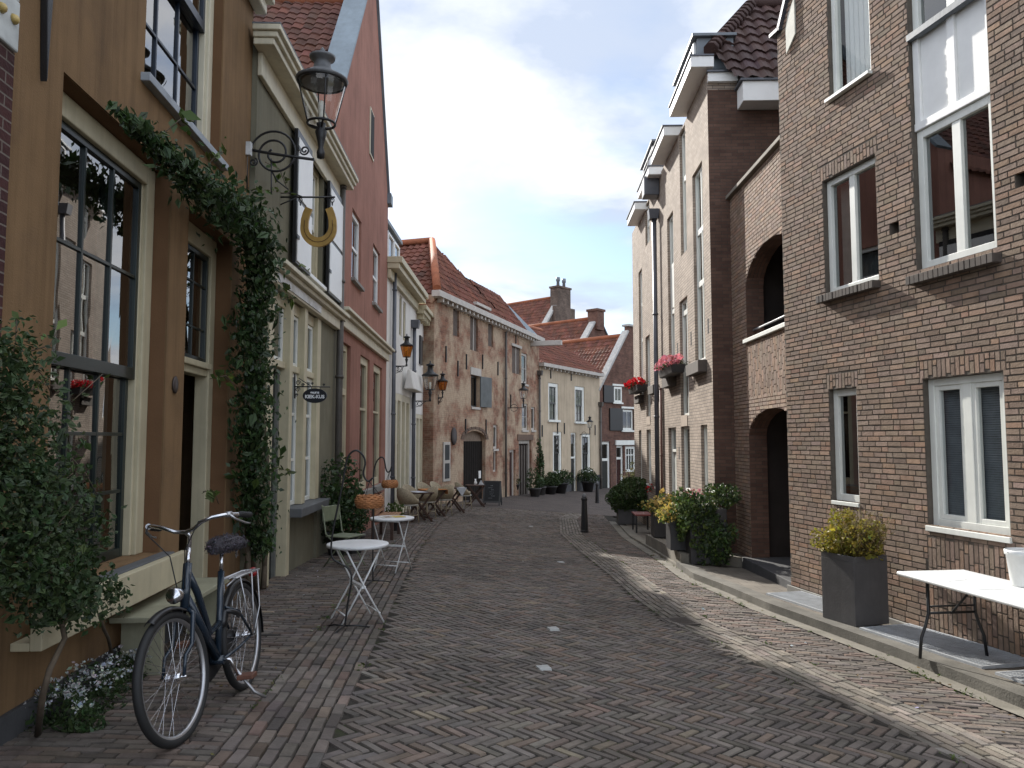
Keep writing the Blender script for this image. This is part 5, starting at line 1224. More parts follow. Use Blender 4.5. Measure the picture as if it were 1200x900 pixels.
nrm = np.repeat((-O.y*1.0+np.array([.1, -.5, .55]))[None], len(P), 0)
lv = leaves('foliage', P-np.array(ivr.location), .062, leaf_dark, ivr, out=nrm, flat=.8, asp=.55); 
# loose tendrils
mb = MB(); pts = []
for px, py, dx, dy in ((318, 340, 26, 10), (330, 318, 28, -2), (322, 190, 14, 30), (250, 200, 14, -22), (205, 160, 22, -18), (262, 452, -16, -8), (320, 560, 22, -8), (248, 590, -10, -14), (300, 235, 38, -8), (310, 325, 30, 30)):
    a = O.at(px-dx*.8, py, .22); b = O.at(px+dx, py+dy, .25); m_ = (a+b)/2+np.array([.05, -.05, .06]); mb.tube([a-np.array(ivr.location), m_-np.array(ivr.location), b-np.array(ivr.location)], .004, 5)
    for t in np.linspace(.2, 1, 12): pts.append(a+(b-a)*t+RNG.normal(0, .035, 3)+np.array([.03, -.03, .05*(1-(2*t-1)**2)]))
mb.build('tendril', bark, ivr)
leaves('tendril_leaves', np.array(pts)-np.array(ivr.location), .085, leaf_fresh, ivr, flat=.8)
mb = MB()
for k in range(6):
    pth = []
    for t in np.linspace(0, 1, 16):
        p = O.at(308-k*3+10*math.sin(t*5+k)*(.5+t*.4), 690-t*330, .12+.06*math.sin(t*7+k*2)); pth.append(p-np.array(ivr.location))
    mb.tube(pth, [.028*(1-.6*t)+.004 for t in np.linspace(0, 1, 16)], 7)
mb.build('stem', bark, ivr)
# ---- big rambling shrub at the lower left
shr = empty('rambling_shrub', G(44, 862), 0, 'large twiggy shrub with small leaves on a thin crooked trunk below the ochre house window', 'shrub')
so3 = np.array(shr.location); Pts = []
for px, py, rx, rz_, off, n in ((0, 420, .26, .22, .30, 650), (10, 480, .32, .3, .34, 1000), (25, 545, .36, .28, .36, 1200), (55, 605, .36, .28, .36, 1400), (35, 660, .40, .26, .38, 1500), (85, 655, .30, .24, .36, 1000), (70, 705, .34, .16, .38, 1000), (100, 700, .18, .16, .38, 420), (0, 590, .3, .4, .32, 900), (98, 600, .1, .1, .34, 90), (-20, 650, .3, .35, .3, 700)):
    c = O.at(px, py, off); p, d = blob(c, (.20, rx*.72, rz_*.85), int(n*1.1), .2, .45); Pts.append(p)
P = np.concatenate(Pts); dd = np.einsum('ij,j->i', P-O.A, -O.y); P = P-O.y[None]*np.maximum(0, .02-dd)[:, None]
leaves('foliage', P-so3, .029, leaf_mid, shr, out=np.array([.6, -.4, .6]), asp=.6)
mb = MB(); tw = []
base = G(44, 862)
t1 = [base, O.at(50, 815, .34), O.at(58, 785, .38), O.at(76, 748, .36), O.at(70, 720, .36), O.at(55, 660, .36), O.at(30, 560, .34)]
mb.tube([p-so3 for p in t1], [.017, .016, .015, .014, .012, .009, .006], 8)
t2 = [O.at(72, 735, .36), O.at(95, 700, .36), O.at(60, 640, .38)]; mb.tube([p-so3 for p in t2], [.014, .01, .006], 6)
t3 = [O.at(116, 720, .3), O.at(122, 738, .2), O.at(127, 748, .12), O.at(132, 770, .06)]; mb.tube([p-so3 for p in t3], [.009, .012, .012, .01], 6)
for k in range(26):
    px, py = RNG.uniform(0, 95), RNG.uniform(400, 710); a = O.at(px, py, .34); b = a+RNG.normal(0, 1, 3)*np.array([.08, .16, .16])+np.array([.05, 0, .03]); mb.tube([a-so3, (a+b)/2+RNG.normal(0, .02, 3)-so3, b-so3], .003, 4)
    for t in np.linspace(.1, 1, 7): tw.append(a+(b-a)*t+RNG.normal(0, .015, 3))
mb.build('trunk', bark, shr); leaves('twig_leaves', np.array(tw)-so3, .035, leaf_fresh, shr)
# ---- low white flowering plant
fl = empty('flowering_plant', G(100, 845), 0, 'low clump of small white flowers growing at the foot of the ochre wall', 'plant'); fo = np.array(fl.location); Pts = []
for px, py, r in ((62, 848, .16), (85, 838, .2), (105, 828, .2), (125, 812, .18), (150, 795, .16), (95, 855, .12)):
    c = G(px, py); p, d = blob(c+np.array([0, 0, .04]), (r, r, .15), 420, .3, .3); p[:, 2] = np.maximum(p[:, 2], g(p[:, 0], p[:, 1])+.01); Pts.append(p)
P = np.concatenate(Pts); leaves('foliage', P-fo, .03, leaf_mid, fl, asp=.4)
top = P[P[:, 2] > np.array(g(P[:, 0], P[:, 1]))+.09]; top = top[RNG.choice(len(top), min(230, len(top)), False)]+np.array([0, 0, .035])
q = np.repeat(top, 5, 0)+RNG.normal(0, .008, (len(top)*5, 3)); leaves('blossom', q-fo, .014, petal_w, fl, asp=.9, out=np.array([0, 0, .6]))
# ---- potted plants ------------------------------------------------------------
def planter_box(root, c, ax, wx, wy, h, m, name='planter_box'):
    """tapered square planter standing at c; ax: angle"""
    mb = MB(); t = .02
    mb.box(-wx/2, wx/2, -wy/2, wy/2, 0, h-.06); mb.box(-wx/2, wx/2, -wy/2, -wy/2+t, h-.0599, h).box(-wx/2, wx/2, wy/2-t, wy/2, h-.0599, h).box(-wx/2, -wx/2+t, -wy/2+t, wy/2-t, h-.0599, h).box(wx/2-t, wx/2, -wy/2+t, wy/2-t, h-.0599, h)
    o = mb.build(name, m, root, bevel=.004); MB().box(-wx/2+t+.001, wx/2-t-.001, -wy/2+t+.001, wy/2-t-.001, h-.0595, h-.03).build('soil', earth, o); return o
pl_grey = mat('grey_planter', (.075, .072, .072), .6, .25, 3., .15, 40, streak=.2); pl_dark = mat('dark_planter', (.028, .027, .028), .5, .3, 3., streak=.2); terra = mat('terracotta', (.30, .12, .06), .8)
def plant(name, label, base, rz, box, crown, lm, cat='plant pot', N=900, size=.045, extra=None, group=None, lump=.3):
    r = empty(name, base, rz, label, cat, group)
    planter_box(r, None, 0, *box)
    p, d = blob((0, 0, box[2]+crown[2]*crown[3]), crown[:3], N, .3, lump); p = p[p[:, 2] > box[2]-.03]
    leaves('foliage', p, size, lm, r, out=d[:len(p)]*0+np.array([0, 0, .5]))
    return r
ang1 = R1.rz
c = G(1003, 735, PH); pr = empty('planter', c+R1.x*-.0, 0, 'tall square grey planter with yellow green shrub, standing beside the white folding table', 'planter')
pr.rotation_euler = (0, 0, R1.rz+.12)
b = planter_box(pr, None, 0, .50, .46, .74, pl_grey); 
for ch in [b]+list(b.children): 
    if ch is b: ch.location = (-.25, .23, 0)
p, d = blob((-.28, .20, .89), (.31, .27, .25), 3800, .2, .5); p = p[p[:, 2] > .72]; leaves('foliage', p, .042, leaf_yel, pr, out=np.array([0, 0, .6]))
mb = MB(); Q = []
for k in range(150):
    a = np.array([-.10, .22, .74])+RNG.normal(0, 1, 3)*np.array([.09, .09, 0]); e = a+np.array([RNG.normal(.08, .12), RNG.normal(0, .1), abs(RNG.normal(.34, .09))]); mb.tube([a, (a+e)/2+RNG.normal(0, .02, 3), e], [.0022, .0018, .001], 3)
    for t in (.6, .7, .8, .9, 1.): Q.append(a+(e-a)*t+RNG.normal(0, .015, 3))
mb.build('dry_stems', straw, pr); leaves('dry_leaves', np.array(Q), .03, straw, pr, asp=.3)
# ivy planter beside the passage
gp = float(g(*G(806, 661)[:2])); c = G(806, 661, .1)
ip = empty('ivy_planter', c, R2.rz+.02, 'large dark planter overgrown with trailing ivy, standing at the passage corner', 'planter')
b = planter_box(ip, None, 0, .66, .62, .92, pl_dark); 
b.location = (-.31, .36, 0)
# local axes here: x towards the camera, y away from the street
Pts = []
for cx0, cy0, cz0, rx, ry, rz_, n in ((-.3, .10, 1.02, .38, .26, .16, 900), (-.3, .66, 1.12, .36, .28, .2, 1000), (.05, .40, .7, .10, .16, .42, 900), (.06, .52, .3, .10, .2, .26, 600), (-.25, -.02, .75, .34, .10, .34, 1100), (-.5, .0, .95, .3, .14, .25, 700), (.05, .7, .5, .12, .12, .2, 160), (.06, .30, .35, .07, .22, .3, 500), (.05, .15, .8, .08, .18, .2, 400)):
    p, d = blob((cx0, cy0, cz0), (rx, ry, rz_), n, .25, .4); Pts.append(p)
P = np.concatenate(Pts); mi = (RNG.random(len(P)) < .3).astype(int); lt = np.where(P[:, 1] < .15, 1, 0)  # street-side leaves mostly lighter: sunlight put into the leaf colour
leaves('foliage', P, .055, [leaf_mid, leaf_fresh], ip, out=np.array([.6, -.3, .5]), flat=.6, mi=np.maximum(mi, lt*(RNG.random(len(P)) < .75)))
leaves('seed_heads', blob((-.45, .2, 1.16), (.2, .16, .08), 150)[0], .035, petal_p, ip)
def small_planter(px, py, label, h, wd, off, crown, lm, flower=None, box=pl_dark):
    r = empty('planter', G(px, py, off), R2.rz+.02, label, 'planter', 'planters along the tan terrace')
    b = planter_box(r, None, 0, wd, wd, h, box); b.location = (-wd/2, wd/2, 0)
    p, d = blob((-wd/2, wd/2-.04, h+crown[2]*.6), crown, 700, .2, .45); p = p[p[:, 2] > h-.12]; leaves('foliage', p, .05, lm, r, out=np.array([0, 0, .5]))
    if flower: q = p[RNG.choice(len(p), 190)]+RNG.normal(0, .03, (190, 3))+np.array([0, -.02, .03]); leaves('blossom', np.repeat(q, 3, 0)+RNG.normal(0, .012, (570, 3)), .05, flower, r, asp=.9)
    return r
PT = .27
small_planter(786, 645, 'dark planter with pale yellow flowers, beside the ivy planter', .5, .42, PT, (.30, .30, .2), leaf_fresh, petal_y)
small_planter(767, 630, 'dark planter with yellow flowers, between the red bench and another planter', .5, .42, PT, (.36, .32, .2), leaf_fresh, petal_y)
small_planter(770, 618, 'planter with bright red flowers behind the yellow flowers', .85, .4, .12, (.34, .3, .22), leaf_mid, petal_r)
# stone platform they stand on
yp0, yp1 = YPL, G(756, 640)[1]
struct(sheet('stone_platform', lambda y: kerb(y)+.05, lambda y: r2x(np.asarray(y))+.9, YPL, yp1, PT-.01, concrete, nc=5, ny=30, skirt=.3))
for yy in (YPL, yp1):
    xs = [float(kerb(yy))+.05, float(r2x(yy))+.9]; mb = MB(); zt_p = [float(g(x, yy))+PT-.01 for x in xs]; mb.quad((xs[0], yy, zt_p[0]-.4), (xs[1], yy, zt_p[1]-.4), (xs[1], yy, zt_p[1]), (xs[0], yy, zt_p[0])); struct(mb.build('platform_end', concrete))
# box bush
r = empty('box_bush', G(725, 614, .04), R2.rz, 'broad clipped green box bush in a square grey planter on the pavement corner', 'bush')
b = planter_box(r, None, 0, .55, .55, .42, pl_grey); b.location = (-.27, .27, 0)
p, d = blob((-.3, .35, .80), (.66, .66, .46), 11000, .55, .30); leaves('foliage', p, .05, leaf_box, r, out=d*.5)
r = empty('pale_bush', G(738, 598, .04), R2.rz, 'loose pale variegated bush rising behind the clipped box bush', 'bush')
p, d = blob((-.6, .3, 1.15), (.5, .45, .75), 1500, .15, .6); leaves('foliage', p, .07, leafmat('variegated_leaf', (.30, .30, .14), .5, .3), r)
mb = MB()
for k in range(7): mb.tube([(-.6+RNG.normal(0, .05), .3+RNG.normal(0, .05), 0), (-.6+RNG.normal(0, .2), .3+RNG.normal(0, .2), .8), (-.6+RNG.normal(0, .4), .3+RNG.normal(0, .35), 1.5)], [.02, .012, .005], 5)
mb.build('stem', bark, r)
r = empty('green_shrub', G(752, 612, .05), R2.rz, 'rounded dark green shrub between the box bush and the red bench', 'shrub')
p, d = blob((-.1, .45, .5), (.34, .34, .55), 1500, .3, .35); leaves('foliage', p, .05, leaf_box, r)
MB().tube([(-.1, .45, 0), (-.1, .45, .5)], [.03, .02], 6).build('stem', bark, r)
def flowerbox(px0, px1, py0, py1, label, pet):
    a, b_, z0, z1 = R2.box(px0, py0, px1, py1); r = empty('flower_box', R2.w((a+b_)/2, -.18, z0), R2.rz, label, 'flower box', 'flower boxes hung on the terrace wall')
    wd = b_-a; h = z1-z0
    MB().box(-wd*.42, wd*.42, -.13, .13, h*.0, h*.5, top=(-.04, -.03)).build('trough', pl_dark, r, bevel=.01)
    MB().box(-wd*.3, -wd*.3+.02, .13, .18, h*.1, h*.5).box(wd*.3, wd*.3+.02, .13, .18, h*.1, h*.5).build('hook', black, r)
    p, d = blob((0, -.02, h*.6), (wd*.5, .22, h*.34), 420, .2, .4); leaves('foliage', p, .06, leaf_mid, r)
    p, d = blob((0, -.03, h*.78), (wd*.52, .24, h*.28), 520, .5, .4); leaves('blossom', p, .07, pet, r, asp=.9)
flowerbox(748, 761, 446, 460, 'window box of bright red geraniums on the far part of the tan terrace', petal_r)
flowerbox(787, 806, 421, 440, 'window box of pink flowers on the tan terrace, above the pale door', petal_p)
# pots far off
def pot(px, py, label, rad, h, crown, lm, m, N=500, sz=.08, group=None):
    r = empty('potted_plant', G(px, py), 0, label, 'plant pot', group)
    MB().lathe([(rad*.7, 0), (rad, h*.9), (rad*1.08, h*.9), (rad*1.08, h), (rad*.9, h), (rad*.85, h*.92)], 14).build('pot', m, r)
    p, d = blob((0, 0, h+crown[2]*.75), crown, N, .25, .35); leaves('foliage', p, sz, lm, r); return r
pot(600, 580, 'square dark tub with a small green plant by the warehouse door', .34, .5, (.35, .35, .3), leaf_mid, pl_dark)
pot(634, 580, 'narrow dark conifer in a pot where the warehouse meets the beige house', .25, .4, (.24, .24, 1.3), leaf_dark, pl_grey, 1400)
pot(627, 582, 'leafy low potted shrub beside the conifer', .28, .4, (.45, .45, .5), leaf_mid, pl_grey, 800)
def pot_by(fac, px, off, label, rad, h, crown, N):
    p = fac.at(px, 560, off); p[2] = float(g(p[0], p[1])); r = empty('potted_plant', p, 0, label, 'plant pot', 'tubs before the beige house')
    MB().lathe([(rad*.7, 0), (rad, h*.9), (rad*1.08, h*.9), (rad*1.08, h), (rad*.9, h), (rad*.85, h*.92)], 14).build('pot', pl_dark, r)
    q, d = blob((0, 0, h+crown[2]*.75), crown, N, .25, .35); leaves('foliage', q, .09, leaf_mid, r)
pot_by(Cc, 657, .6, 'dark tub with broad flat bush under the beige house window', .36, .55, (.62, .55, .36), 1300)
pot_by(Cc, 689, .6, 'dark tub with round bush to the right of the beige house door', .36, .6, (.58, .5, .38), 1300)
pot_by(Cc, 645, .7, 'low wide tub of dark leaves between the conifer and the beige house window', .34, .4, (.5, .45, .32), 800)
pot(398, 650, 'dense dark shrub in a tub beside the salmon house drainpipe', .25, .35, (.36, .42, .62), leaf_dark, pl_dark, 2600, .055)
pot(413, 648, 'bushy green potted shrub behind the green chair', .2, .3, (.26, .30, .48), leaf_mid, pl_grey, 1500, .055)
pot(463, 622, 'small fresh green plant in a pot at the far end of the slatted bench', .14, .25, (.24, .22, .2), leaf_fresh, pl_grey, 350, .06)

# ---- weeds in the gutter joints and leaf litter on the paving
Pts = []; cs_ = []
for k in range(95):
    y = RNG.uniform(4.8, 17); x = float(RNG.choice([kerb(y)-.01, kerb(y)-.205, band_r(y), road_r(y), strip_l(y), road_l(y)], p=[.3, .3, .12, .08, .1, .1])) + RNG.normal(0, .012); s = RNG.uniform(.012, .035); n = int(RNG.uniform(6, 22))
    q = np.array([x, y, float(g(x, y))+.008])+RNG.normal(0, 1, (n, 3))*np.array([s, s*1.8, .006]); q[:, 2] = np.maximum(q[:, 2], g(q[:, 0], q[:, 1])+.006); Pts.append(q)
o = leaves('weeds', np.concatenate(Pts), .022, leaf_fresh, out=np.array([0, 0, 1.]), asp=.4); tag(o, 'small weeds and moss growing in the paving joints', 'weeds', kind='stuff')
N = 260; y = RNG.uniform(3.6, 18, N); side = RNG.random(N); x = np.where(side < .45, strip_l(y)-RNG.random(N)**2*1.2, np.where(side < .9, kerb(y)-RNG.random(N)**2*1.1, RNG.uniform(-1, 2.2, N))); q = np.stack([x, y, g(x, y)+.012], 1)
o = leaves('fallen_leaves', q, .032, [straw, petal_w], out=np.array([0, 0, 3.]), asp=.6, mi=(RNG.random(N) < .18).astype(int)); tag(o, 'scattered dry leaves and white petals on the paving', 'fallen leaves', kind='stuff')
# ================================================================== THINGS IN THE STREET
chrome = mat('chrome', (.62, .62, .64), .22, .1, 4., metal=1.); alu = mat('dull_aluminium', (.42, .42, .43), .38, .15, 5., metal=.9)
rubber = mat('tyre_rubber', (.010, .010, .010), .7, .2, 8.); bike_blue = mat('dark_blue_enamel', (.012, .022, .035), .22, .15, 4., spec=.6)
tan_m = mat('tan_rubber', (.12, .05, .03), .6)
# ---- bicycle
Fp, Rp = G(210, 873), G(288, 807); hd = Fp-Rp; WB_ = float(np.linalg.norm(hd[:2])); R_ = .345
bk = empty('bicycle', Rp, 0, 'dark blue city bicycle with furry saddle cover, parked by the ochre house on its kickstand', 'bicycle')
bk.rotation_euler = Euler((math.radians(6.5), -math.atan2(hd[2], WB_), math.atan2(hd[1], hd[0])), 'XYZ')
WBK = WB_
def wheel(x, rot=0., name='wheel'):
    w_ = MB(); rng2 = random.Random(3)
    w_.tube([(0, -.045, 0), (0, .045, 0)], .022, 10).tube([(0, -.03, 0), (0, -.022, 0)], .034, 12).tube([(0, .022, 0), (0, .03, 0)], .034, 12).tube([(0, -.075, 0), (0, .075, 0)], .006, 6)
    for k in range(36):
        a = 2*PI*k/36; s = 1 if k % 2 else -1; b = a+(1.1 if (k//2) % 2 else -1.1)+.4
        w_.tube([(math.cos(b)*.03, s*.026, math.sin(b)*.03), (math.cos(a)*(R_-.045), 0, math.sin(a)*(R_-.045))], .0014, 4, cap=False)
    o = w_.build(name, chrome, bk); ring = [(math.cos(2*PI*k/56), math.sin(2*PI*k/56)) for k in range(56)]
    MB().tube([(c*(R_-.024), 0, s*(R_-.024)) for c, s in ring], .023, 10, closed=True).build('tyre', rubber, o)
    rm = MB(); n = 56; prof = [(R_-.036, -.014), (R_-.055, -.011), (R_-.058, 0), (R_-.055, .011), (R_-.036, .014)]; base = len(rm.v)
    for c, s in ring:
        for r, y in prof: rm.v.append((c*r, y, s*r))
    for i in range(n):
        for j in range(len(prof)-1): a = i*5+j; b = ((i+1) % n)*5+j; rm.f.append((a, b, b+1, a+1)); rm.m.append(0); rm.sm.append(True)
    rm.build('rim', alu, o)
    o.location = (x, 0, R_); return o
rw = wheel(0)
HB, HT = Vector((WBK-.185, 0, .70)), Vector((WBK-.255, 0, .90)); AXF = Vector((WBK, 0, R_)); BB = Vector((.43, 0, .29)); ST = Vector((.27, 0, .80))
mb = MB(); mb.tube([HB-(HT-HB)*.15, HT+(HT-HB)*.05], .025, 10).tube([HB+(HT-HB)*.2, (BB+Vector((.0, 0, .01)))], .025, 10)
mb.tube([HB+(HT-HB)*.85, HB+(HT-HB)*.8+Vector((-.12, 0, -.13)), Vector((.52, 0, .47)), Vector((.37, 0, .50))], .021, 10).tube([BB+Vector((0, 0, -.01)), ST], .021, 10).tube([BB-Vector((0, .04, 0)), BB+Vector((0, .04, 0))], .026, 10)
for s in (-1, 1):
    mb.tube([BB+Vector((-.02, s*.03, 0)), Vector((.2, s*.055, .31)), Vector((0, s*.068, R_))], .010, 8); mb.tube([ST+Vector((.03, s*.02, -.22)), Vector((.16, s*.05, .53)), Vector((0, s*.068, R_))], .008, 8)
mb.build('frame', bike_blue, bk)
mb = MB(); mb.tube([ST, ST+Vector((-.035, 0, .13))], .013, 8); mb.build('seat_post', chrome, bk)
# saddle with a furry cover
sv = MB(); prof = []
S0 = ST+Vector((-.05, 0, .155)); nx_, na = 12, 12
for i in range(nx_):
    t = i/(nx_-1); x = -.13+.27*t; wd = (.100*(1-t)**.7+.028) if t < .98 else .015; wd *= min(1, .45+t*6); hh = .062*(1-.25*t)*min(1, .5+t*6)
    ringp = [(x, wd*math.cos(2*PI*j/na), hh*math.sin(2*PI*j/na)*(1 if math.sin(2*PI*j/na) > 0 else .7)) for j in range(na)]
    sv.v += [tuple(S0+Vector(q)) for q in ringp]
for i in range(nx_-1):
    for j in range(na): sv.f.append((i*na+j, i*na+(j+1) % na, (i+1)*na+(j+1) % na, (i+1)*na+j)); sv.m.append(0); sv.sm.append(True)
sv.f.append(tuple(reversed(range(na)))); sv.f.append(tuple((nx_-1)*na+j for j in range(na))); sv.m += [0, 0]; sv.sm += [True, True]
fur = mat('mauve_fur', (.065, .058, .066), .95, .55, 55., .9, 120); sd_ = sv.build('saddle', fur, bk)
N = 2600; k = RNG.integers(0, nx_*na, N); vv = np.array(sv.v); cen = np.array(S0); P = vv[k]+RNG.normal(0, .006, (N, 3)); P = P+(P-cen)/np.linalg.norm(P-cen, axis=1)[:, None]*.004
leaves('saddle_fur', P, .011, leafmat('mauve_fur_tuft', (.085, .075, .086), .95, .1), sd_, out=(P-cen)*6, asp=.35)
mb = MB()
for s in (-1, 1):
    pts = [S0+Vector((-.10, s*.05, -.045))+Vector((.008*math.cos(a), .008*math.sin(a), .0)) + Vector((0, 0, -.004*i)) for i, a in enumerate(np.linspace(0, 8*PI, 12))]; mb.tube(pts, .004, 5)
mb.tube([S0+Vector((-.09, 0, -.05)), S0+Vector((.10, 0, -.03))], .008, 6).build('saddle_spring', chrome, bk)
# steering assembly: turned slightly
st = MB(); axd = (HT-HB).normalized(); STR = math.radians(-7)
fk = MB(); cr_ = HB-(HT-HB)*.17
for s in (-1, 1):
    fk.tube([cr_+Vector((0, s*.02, 0)), cr_+Vector((.005, s*.052, -.02)), cr_+Vector((.06, s*.058, -.18)), AXF+Vector((-.035, s*.06, .10)), AXF+Vector((0, s*.06, 0))], [.013, .014, .012, .010, .009], 8)
def steer(o):
    T = Matrix.Translation(HB) @ Matrix.Rotation(STR, 4, axd) @ Matrix.Translation(-HB); o.matrix_basis = T @ o.matrix_basis; return o
steer(fk.build('fork', bike_blue, bk))
fw_ = wheel(WBK); steer(fw_)
mb = MB(); mb.tube([HT, HT+axd*.10], .014, 10).tube([HT+axd*.10, HT+axd*.17+Vector((.0, 0, 0)), HT+axd*.20+Vector((.045, 0, 0))], [.013, .013, .015], 10); sm_ = steer(mb.build('stem', chrome, bk))
HC = HT+axd*.20+Vector((.05, 0, 0)); mb = MB(); pts = []
side = [(0, 0, 0), (.015, .06, .012), (.03, .12, .045), (.02, .18, .062), (-.03, .24, .064), (-.10, .275, .055), (-.22, .29, .04)]
pth = [HC+Vector((x, -y, z)) for x, y, z in reversed(side[1:])]+[HC+Vector(q) for q in side]
hb_ = steer(mb.tube(pth, .0115, 10).build('handlebar', chrome, bk))
for s in (-1, 1):
    MB().tube([HC+Vector((-.105, s*.276, .055)), HC+Vector((-.12, s*.278, .053)), HC+Vector((-.225, s*.291, .039)), HC+Vector((-.23, s*.2915, .038))], [.014, .0185, .0175, .012], 10).build('grip', rubber, hb_)
    MB().tube([HC+Vector((-.04, s*.255, .062)), HC+Vector((-.06, s*.275, .035)), HC+Vector((-.14, s*.295, .0)), HC+Vector((-.19, s*.30, -.01))], [.009, .007, .006, .005], 7).tube([HC+Vector((-.03, s*.24, .064)), HC+Vector((-.06, s*.258, .062))], .017, 8).build('brake_lever', alu, hb_)
MB().tube([HC+Vector((-.03, -.245, .06)), HC+Vector((.10, -.18, .03)), HC+Vector((.10, -.05, -.12)), HB+Vector((.03, -.02, .1)), cr_+Vector((.0, -.03, .05))], .0035, 6).tube([HC+Vector((-.03, .245, .06)), HC+Vector((.10, .14, .05)), HC+Vector((.08, .03, -.1)), HB+Vector((.02, .02, .08))], .0035, 6).build('brake_cable', rubber, hb_)
mb = MB().lathe([(0, -.05), (.03, -.045), (.042, -.01), (.045, .02), (.04, .03), (0, .034)], 14, M=Matrix.Translation(HB+Vector((.085, 0, .06))) @ Matrix.Rotation(PI/2, 4, 'Y')).tube([HB+Vector((.0, 0, .04)), HB+Vector((.06, 0, .05))], .008, 6); steer(mb.build('headlamp', chrome, bk))
def guard(cx, a0, a1, name, r=R_+.016, wd=.028, steerit=False):
    m_ = MB(); n = 22; base = 0
    for i in range(n+1):
        a = a0+(a1-a0)*i/n
        for y, dr in ((-wd, -.014), (-wd*.6, .0), (0, .006), (wd*.6, 0), (wd, -.014)): m_.v.append((cx+math.cos(a)*(r+dr), y, R_+math.sin(a)*(r+dr)))
    for i in range(n):
        for j in range(4): b_ = i*5+j; m_.f.append((b_, b_+5, b_+6, b_+1)); m_.m.append(0); m_.sm.append(True)
    o = m_.build(name, blackp, bk); s_ = o.modifiers.new('solid', 'SOLIDIFY'); s_.thickness = .003; return o
guard(0, math.radians(20), math.radians(190), 'rear_mudguard'); steer(guard(WBK, math.radians(62), math.radians(118), 'front_mudguard'))
# coat guard and chain case, crank, pedals
q = [(-.07, R_-.045), (.0, R_-.06), (.35, .19), (.45, .17), (.54, .23), (.55, .33), (.48, .40), (.40, .40), (.0, R_+.06), (-.06, R_+.045)]
MB().prism(q, -.066, -.040, 'y').build('chain_case', blackp, bk, bevel=.008)
mb = MB()
for s, a in ((1, -2.2), (-1, .95)):
    e = BB+Vector((math.cos(a)*.165, s*.085, math.sin(a)*.165)); mb.tube([BB+Vector((0, s*.03, 0)), BB+Vector((0, s*.075, 0)), e], [.012, .011, .009], 7)
cr2 = mb.build('crank', chrome, bk)
for s, a in ((1, -2.2), (-1, .95)):
    e = BB+Vector((math.cos(a)*.165, s*.085, math.sin(a)*.165)); MB().box(e.x-.045, e.x+.045, min(e.y, e.y+s*.10), max(e.y, e.y+s*.10), e.z-.014, e.z+.014).build('pedal', tan_m, cr2, bevel=.005)
mb = MB(); rt = .735
mb.tube([(.17, -.05, rt), (-.26, -.06, rt), (-.28, 0, rt), (-.26, .06, rt), (.17, .05, rt)], .007, 7)
for y in (-.03, 0, .03): mb.tube([(.16, y, rt), (-.275, y*.9, rt)], .005, 6)
for s in (-1, 1): mb.tube([(-.10, s*.062, rt), (-.02, s*.078, R_)], .006, 6).tube([(-.22, s*.062, rt), (-.16, s*.078, .5), (-.01, s*.078, R_)], .006, 6).tube([(.1, s*.055, rt), (.02, s*.078, R_)], .005, 6)
mb.tube([(.17, -.05, rt), (.24, -.015, .70)], .006, 6).tube([(.17, .05, rt), (.24, .015, .70)], .006, 6); mb.build('luggage_rack', alu, bk)
MB().lathe([(0, 0), (.03, .0), (.034, .02), (0, .035)], 12, M=Matrix.Translation((-.29, 0, rt-.02)) @ Matrix.Rotation(-PI/2, 4, 'Y')).build('tail_lamp', mat('red_lens', (.3, .01, .01), .3), bk)
mb = MB().tube([(.36, .05, .25), (.30, .16, .05), (.27, .22, .0)], .010, 7); mb.build('kickstand', alu, bk)
MB().tube([(-.0+math.cos(a)*.085+.20, math.sin(a)*.055, .52+math.cos(a)*.035) for a in np.linspace(-2.3, 2.3, 16)], .016, 8).build('ring_lock', blackp, bk)
# ---- plank bench under the window
bw0 = O.uz(124, 770)[0]-.02; bench = O.root('plank_bench', 'low pale green plank bench against the ochre wall behind the bicycle', 'bench'); gb = float(g(-2.5, 4.8))
zs_ = gb+.40; ub = bw0+1.7
bench.location = V3(O.w(bw0, -.02, gb)); 
MB().box(0, 1.55, -.36, 0, .36, .40).build('seat', mat('pale_green_paint', (.30, .29, .20), .6, .2, 4., streak=.2), bench, bevel=.006)
for u in (.1, 1.4): MB().box(u, u+.06, -.32, -.04, -.06, .359).build('leg', mat('pale_green_paint', ()), bench, bevel=.005)
# ---- bistro tables
whitemetal = mat('white_metal', (.70, .70, .69), .4, .12, 6.)
def bistro(name, loc, rz, label, R=.29, H=.73):
    r = empty(name, loc, rz, label, 'table', 'white round bistro tables')
    MB().lathe([(0, H-.022), (R-.02, H-.022), (R, H-.028), (R+.003, H-.01), (R, H), (R-.012, H+.003), (0, H+.002)], 40).build('tabletop', whitemetal, r)
    for s, wd in ((1, .20), (-1, .17)):
        f = MB()
        for y in (-wd, wd): f.tube([(s*-.17, y, H-.03), (0, y, H*.5), (s*.20, y, .01)], .0085, 6)
        f.tube([(s*-.17, -wd, H-.04), (s*-.17, wd, H-.04)], .007, 6).tube([(s*.16, -wd, .10), (s*.16, wd, .10)], .007, 6)
        if s > 0: f.box(-.02, .02, -wd, wd, H*.46, H*.49)
        f.build('leg_frame', whitemetal, r)
    return r
t1 = bistro('bistro_table', G(418, 728), .5, 'round white folding table with empty top, nearest on the left pavement')
c2 = G(459, 669); t2 = bistro('bistro_table', c2, 1.2, 'round white folding table with a coloured menu lying on it', R=.30)
mn = empty('menu_card', c2+np.array([0, 0, .735]), .5, 'open yellow and white menu lying on the farther white table', 'menu')
MB().box(-.16, .0, -.11, .11, 0, .004).build('page', mat('pale_paper', (.65, .62, .55), .7), mn); pg = MB().box(.001, .16, -.11, .11, .0, .006).build('page', mat('yellow_print', (.5, .36, .08), .7, .3, 20.), mn)
